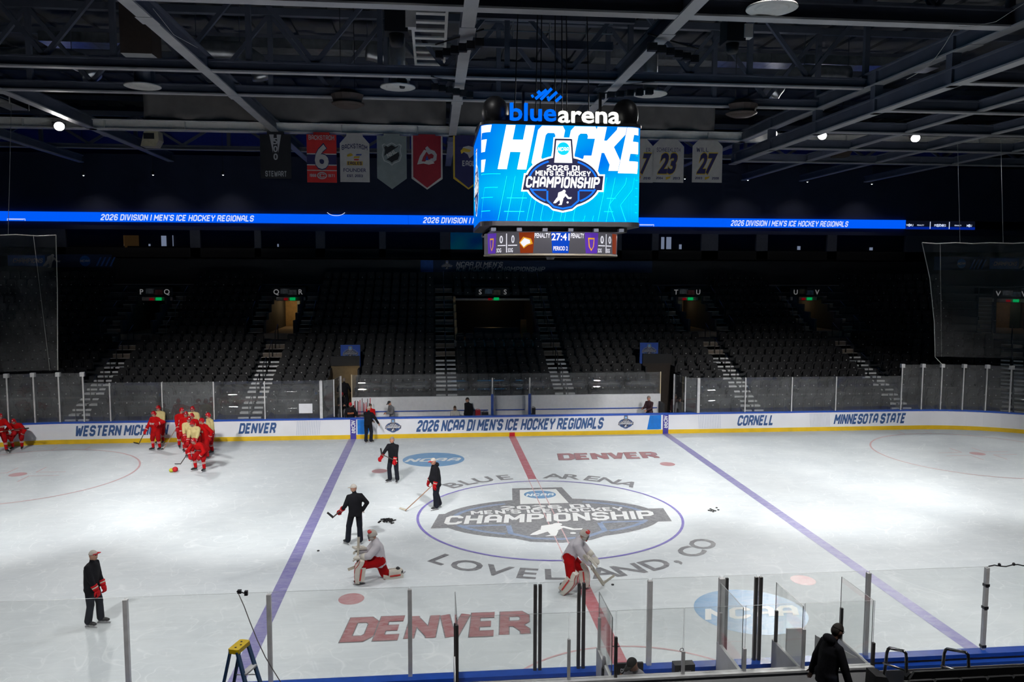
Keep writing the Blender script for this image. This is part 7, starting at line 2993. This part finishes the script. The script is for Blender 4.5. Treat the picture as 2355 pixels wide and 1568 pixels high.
# small camera clamped to the glass, with its cable
c = ony(551, 1357, YN)
t = thing('clip_camera', (c.x, YN, NTOP), 'tiny black camera clamped to the near glass above the ladder', 'camera')
mb = MB()
mb.box((-.035, -.03, .0), (.03, .03, .06))
mb.build('camera_case', M_BLACKP, t)
mb = MB()
mb.tube([(.03, 0, .02), (.07, 0, .0), (.1, 0, .01)], .012, 6)
mb.build('arm', M_BLACKP, t)
mb = MB()
mb.box((.085, -.03, -.04), (.14, .03, .04))
mb.build('clamp', M_BLACKP, t)
mb = MB()
mb.tube([(-.035, 0, .03), (-.05, 0, .03)], .015, 8)
mb.build('lens', M_BLACK, t)
P_ = [Vector((c.x - .01, YN - .04, NTOP + .01))] + [ony(x, y, YN - .08 - .05 * i) for i, (x, y) in enumerate(((562, 1395), (575, 1430), (592, 1472), (610, 1510), (628, 1540), (648, 1572), (660, 1600)))]
tag(wire('camera_cable', P_, .009, mat('grey_cable', (.12, .11, .11), .6)), 'thin dark cable running down from the clamped camera past the ladder', 'cable')

# ------------------------------------------------------------------ stepladder
K_LADB = mat('ladder_blue', (0.012, 0.055, 0.14), .5)
K_LADY = mat('ladder_yellow', (0.62, 0.42, 0.0), .45)
lt = [ony(*q, -14.6) for q in ((545, 1474), (566, 1474), (535, 1493), (556, 1496))]
c = ony(550, 1482, -14.6)
t = thing('stepladder', (c.x, -14.6, 0.1), 'blue stepladder with a yellow top standing behind the near glass', 'ladder', None, math.radians(72))
H = c.z - .1
mb = MB()
mb.prism([(-.16, -.09), (.16, -.09), (.18, -.06), (.18, .06), (.16, .09), (-.16, .09), (-.18, .06), (-.18, -.06)], lambda u, v, s: (u, v, s), H - .07, H)
mb.build('top_cap', K_LADY, t)
for x, y in ((-.1, 0), (.1, .02), (0, -.03)):
    mb = MB()
    mb.lathe([(.018, H), (.018, H + .002)], c=(x, y, 0), n=10)
    mb.build('cap_hole', M_BLACK, t)
for sx_ in (-1, 1):
    mb = MB()
    mb.bar((sx_ * .15, -.06, H - .04), (sx_ * .26, -.75, 0), .03, .075, (1, 0, 0))
    mb.build('front_rail', K_LADB, t)
    mb = MB()
    mb.bar((sx_ * .15, .06, H - .04), (sx_ * .24, .62, 0), .03, .055, (1, 0, 0))
    mb.build('rear_rail', K_LADB, t)
    mb = MB()
    mb.bar((sx_ * .17, -.2, H - .55), (sx_ * .17, .18, H - .60), .012, .02, (1, 0, 0))
    mb.build('spreader', M_ALU, t)
for i in range(1, 7):
    f_ = i / 7.0
    z, y = (H - .04) * (1 - f_), -.06 - .69 * f_
    w_ = .15 + .11 * f_
    mb = MB()
    mb.box((-w_ + .01, y - .05, z - .02), (w_ - .01, y + .05, z + .01))
    mb.build('tread', M_ALU, t)
for i in (2, 4, 6):
    f_ = i / 7.0
    z, y = (H - .04) * (1 - f_), .06 + .56 * f_
    w_ = .15 + .09 * f_
    mb = MB()
    mb.bar((-w_, y, z), (w_, y, z), .02, .03)
    mb.build('rear_brace', K_LADB, t)

# ------------------------------------------------------------------ scorekeeper box
YBX = -14.35
bxo = thing('scorekeeper_box', (0, 0, 0), 'glass-sided scorekeeper and penalty box behind the near boards', 'box seats')
xl_, xr_ = -3.62, 3.62
mb = MB()
mb.box((xl_, YBX - .06, .2), (xr_, YBX + .04, 1.58))
mb.build('back_wall', M_GREYP, bxo)
mb = MB()
mb.box((xl_, YBX - .08, 1.56), (xr_, YBX + .06, 1.60))
mb.build('wall_cap', M_ALU, bxo)
mb = MB()
mb.box((xl_, YBX, .15), (xr_, -HW - .2, .25))
mb.build('box_floor', M_CONC, bxo)
cuts_ = [xl_, -1.75, -.95, .22, 1.3, 2.35, xr_]
for a, b_ in zip(cuts_[:-1], cuts_[1:]):
    pane(bxo, (a, YBX), (b_, YBX), 1.6, 2.76)
for i, x in enumerate(cuts_):
    post(bxo, (x, YBX), 1.5, 2.62 if i == 0 else 2.0 if i in (3, 4, 6) else 2.3, .05, M_DPOST if i in (0, 6, 2) else M_ALU)
# side and dividing screens (their own heights, as in the stand)
for x, zt_, m in ((xl_, 2.72, M_DPOST), (-1.0, 2.62, M_ALU), (1.28, 2.7, M_ALU), (2.35, 2.68, M_DPOST), (xr_, 2.74, M_DPOST)):
    pane(bxo, (x, YBX + .05), (x, -HW - .25), 1.55, zt_)
    post(bxo, (x, -HW - .3), 1.0, 2.15, .05, m)
    mb = MB()
    mb.box((x - .03, YBX, .2), (x + .03, -HW - .2, 1.55))
    mb.build('divider_wall', M_GREYP, bxo)
# gate door standing open with a pale lower panel
mb = MB()
mb.prism([(2.75, 1.55), (3.55, 1.55), (2.75, 2.0)], lambda u, v, s: (u, s, v), -14.0, -13.96)
mb.build('slanted_panel', M_GREYP, bxo)
mb = MB()
mb.box((2.4, -13.6, 1.05), (2.72, -13.56, 1.95))
mb.build('door_panel', M_GREYP, bxo)
mb = MB()
mb.box((-1.0, -14.05, .98), (1.25, -13.35, 1.04))
mb.build('desk', M_WHITEP, bxo)
# equipment on the desk
q0, q1 = ony(1413, 1525, -13.7), ony(1478, 1560, -13.7)
t = thing('desk_monitor', ((q0.x + q1.x) / 2, -13.7, 1.04), 'black screen with white lettering in front of the scorekeeper', 'monitor')
w_ = q1.x - q0.x
mb = MB()
mb.box((-w_ / 2, -.03, q1.z - 1.04), (w_ / 2, .02, q0.z - 1.04))
mb.build('case', M_BLACKP, t)
mb = MB()
mb.box((-.06, -.02, 0), (.06, .03, q1.z - 1.03))
mb.box((-.14, -.09, 0), (.14, .09, .015))
mb.build('foot', M_BLACKP, t)
zc = q0.z - 1.04
flat('lettering', shift(face('DV', .07, .10, 0, .03)[0], -w_ * .2, zc - .12), lambda u, v: (u, -.034, v), M_PRINTW, t)
flat('lettering', shift(face('Sport', .07, .16, 0, .03)[0], w_ * .06, zc - .12), lambda u, v: (u, -.034, v), mat('lettering_lime', (.45, .42, .08), .5), t)
flat('lettering', [rect(-w_ * .02, zc - .2, .22, .02), rect(w_ * .04, zc - .235, .16, .02)], lambda u, v: (u, -.034, v), M_PRINTW, t)
q0, q1 = ony(1550, 1527, -13.95), ony(1596, 1551, -13.95)
t = thing('control_box', ((q0.x + q1.x) / 2, -13.95, 1.04), 'black control box with a tiny yellow light on the scorekeeper desk', 'control box')
w_ = q1.x - q0.x
mb = MB()
mb.box((-w_ / 2, -.05, 0), (w_ / 2, .12, q0.z - 1.04))
mb.build('case', M_BLACKP, t)
flat('plate', [rect(0, .42, w_ * .6, .02)], lambda u, v: (u, -.056, v), M_PRINTG, t)
mb = MB()
mb.ball((-w_ * .25, -.055, .33), .012, 8, 6)
mb.build('pilot_light', mat('pilot_yellow', (.5, .5, 0), .5, emit=(.5, .5, .02), es=1), t)
q = ony(1601, 1533, -13.9)
t = thing('drink_bottle', (q.x, -13.9, 1.04), 'small white bottle with a red cap beside the control box', 'bottle')
mb = MB()
mb.lathe([(.035, 0), (.04, .02), (.04, .2), (.03, .24), (.02, .26)], n=12)
mb.build('flask', M_PRINTW, t, True)
zt_ = max(q.z - 1.04, .3)
mb = MB()
mb.lathe([(.025, .26), (.028, .27), (.028, .32), (.015, .34)], n=12)
mb.build('bottle_cap', K_CAPR, t, True)
q = ony(1389, 1525, -13.8)
t = thing('drink_bottle', (q.x, -13.8, 1.04), 'tall dark bottle with a pale cap at the desk end beside the scorekeeper', 'bottle')
mb = MB()
mb.lathe([(.04, 0), (.045, .02), (.045, .42), (.035, .46)], n=12)
mb.build('flask', M_BLACKP, t, True)
mb = MB()
mb.lathe([(.035, .46), (.038, .5), (.028, .62), (.015, .66)], n=12)
mb.build('bottle_cap', M_PRINTG, t, True)
q = ony(1568, 1497, -13.5)
t = thing('desk_microphone', (q.x, -13.5, 1.04), 'thin desk microphone with a ring standing before the control box', 'microphone')
mb = MB()
mb.tube([(0, 0, 0), (0, 0, q.z - 1.06)], .008, 6)
mb.build('stem', M_DPOST, t)
mb = MB()
mb.tube([(.035 * math.cos(a), 0, q.z - 1.02 + .035 * math.sin(a)) for a in [2 * PI * i / 12 for i in range(13)]], .006, 5)
mb.build('ring', M_DPOST, t)
mb = MB()
mb.lathe([(.05, 0), (.05, .012), (.02, .02)], n=12)
mb.build('foot', M_DPOST, t)
# scorekeeper
sx0 = ony(1462, 1500, -14.02)
person('scorekeeper in grey shirt and dark cap bent over the desk', (sx0.x + .12, -14.06, sx0.z - 1.42), -62, dict(kind='coach', skates=False, h=1.84, top=K_LSHIRT, bottom=K_TROU, hat='cap', hatm=K_CAPK, hip=.62, lean=16, nod=22, pel=(0, 0), fL=(.14, -.3, 0, 5), fR=(-.14, -.3, 0, -5), hL=(.16, -.34, .98), hR=(-.14, -.36, .98), vox=.016, bulk=1.1, group=None))
bpy.context.view_layer.update()
st_ = thing('stool', (sx0.x + .12, -14.06, .25), 'dark stool under the scorekeeper', 'stool')
mb = MB()
mb.lathe([(.17, .40), (.19, .42), (.19, .46), (.15, .48)], n=16)
mb.build('stool_top', M_BLACKP, st_)
mb = MB()
mb.tube([(0, 0, .02), (0, 0, .42)], .03, 8)
mb.build('column', M_ALU, st_)
mb = MB()
mb.lathe([(.2, 0), (.2, .015), (.05, .03)], n=16)
mb.build('foot', M_BLACKP, st_)

# ------------------------------------------------------------------ near stand edge: floor, rails, seats, the dark figure
NZ0, NZ1 = ony(2216, 1533, -15.55).z - .86, ony(2232, 1552, -16.4).z - .86
mb = MB()
mb.box((-20, -16.0, -.05), (20, -14.95, NZ0))
mb.box((-20, -16.9, -.05), (20, -16.0, NZ1))
tag(mb.build('floor_near_stand', M_CONC), 'dark floor of the near stand', None, None, 'structure')
hd = ony(1919, 1419, -15.35)
person('dark silhouetted person in hooded coat walking past the scorekeeper box', (ony(1903, 1500, -15.35).x, -15.35, hd.z - 1.90), 104, dict(kind='coach', skates=False, h=1.86, top=K_BLACK, bottom=K_TROU, hat='hair', hatm=K_HAIRD, hood=True, hem=.14, bulk=1.12, sw=.88, lean=10, nod=22, skin=mat('skin_deep', (.12, .06, .04), .6), hR=(-.34, -.16, .84), hL=(.30, .02, .86), eR=(-.8, .5, -.2), fL=(.12, -.15, 0, 5), fR=(-.12, .12, 0, -5), vox=.016, legk=1.1))
M_CHROME = mat('rail_chrome', (.5, .5, .52), .2, metal=1.0)
for (pa, pb, pc, pd), lab in ((((2030, 1540), (2040, 1490), (2085, 1498), (2088, 1560)), 'first curved metal handrail beyond the scorekeeper box'), (((2163, 1545), (2172, 1492), (2228, 1501), (2232, 1570)), 'second curved metal handrail beyond the scorekeeper box')):
    a_, b_, c_, d_ = ony(*pa, -14.9), ony(*pb, -14.9), ony(*pc, -15.3), ony(*pd, -15.3)
    t = thing('handrail', (0, 0, 0), lab, 'handrail', 'curved handrails of the near stand')
    mb = MB()
    mb.tube([Vector((a_.x, a_.y, NZ0)), b_ - Vector((0, 0, .08)), b_ - Vector((-.02, 0, .02)), b_ + Vector((.05, 0, 0)), c_ - Vector((.05, 0, -.01)), c_ - Vector((.01, 0, .03)), c_ - Vector((0, 0, .1)), Vector((d_.x, d_.y, NZ0))], .026, 10)
    mb.build('bent_tube', M_CHROME, t, True)
    mb = MB()
    mb.tube([a_ + Vector((0, 0, .12)), d_ + Vector((0, 0, .12))], .018, 8)
    mb.build('lower_bar', M_CHROME, t, True)
# nearby seats seen from behind
cols_ = [(2120, 0), (2168, 0), (2216, 0), (2264, 0), (2312, 0), (2360, 0), (2112, 1), (2172, 1), (2232, 1), (2292, 1), (2350, 1)]
for i, (px, rw) in enumerate(cols_):
    y = -15.55 - .85 * rw
    zf = (NZ0, NZ1)[rw]
    x = ony(px, (1537, 1552)[rw], y).x
    lab = 'black near seat back, %s row, %s counting away from the handrails' % (('front', 'second')[rw], ORD[i if rw == 0 else i - 6])
    s_ = make_seat((x, y, zf), PI, lab)
    s_.rotation_euler = (0, 0, PI)
K_OBJ = thing('equipment_case', (ony(2022, 1540, -15.0).x, -15.0, NZ0), 'dark case with a white tag on the floor at the corner of the scorekeeper box', 'case')
mb = MB()
mb.prism([(-.16, 0), (.14, 0), (.16, .3), (.05, .52), (-.14, .55)], lambda u, v, s: (u, s, v), -.15, .15)
mb.build('case_body', M_BLACK, K_OBJ)
mb = MB()
mb.box((.02, -.165, .2), (.12, -.15, .34))
mb.build('tag_label', M_PRINTW, K_OBJ)
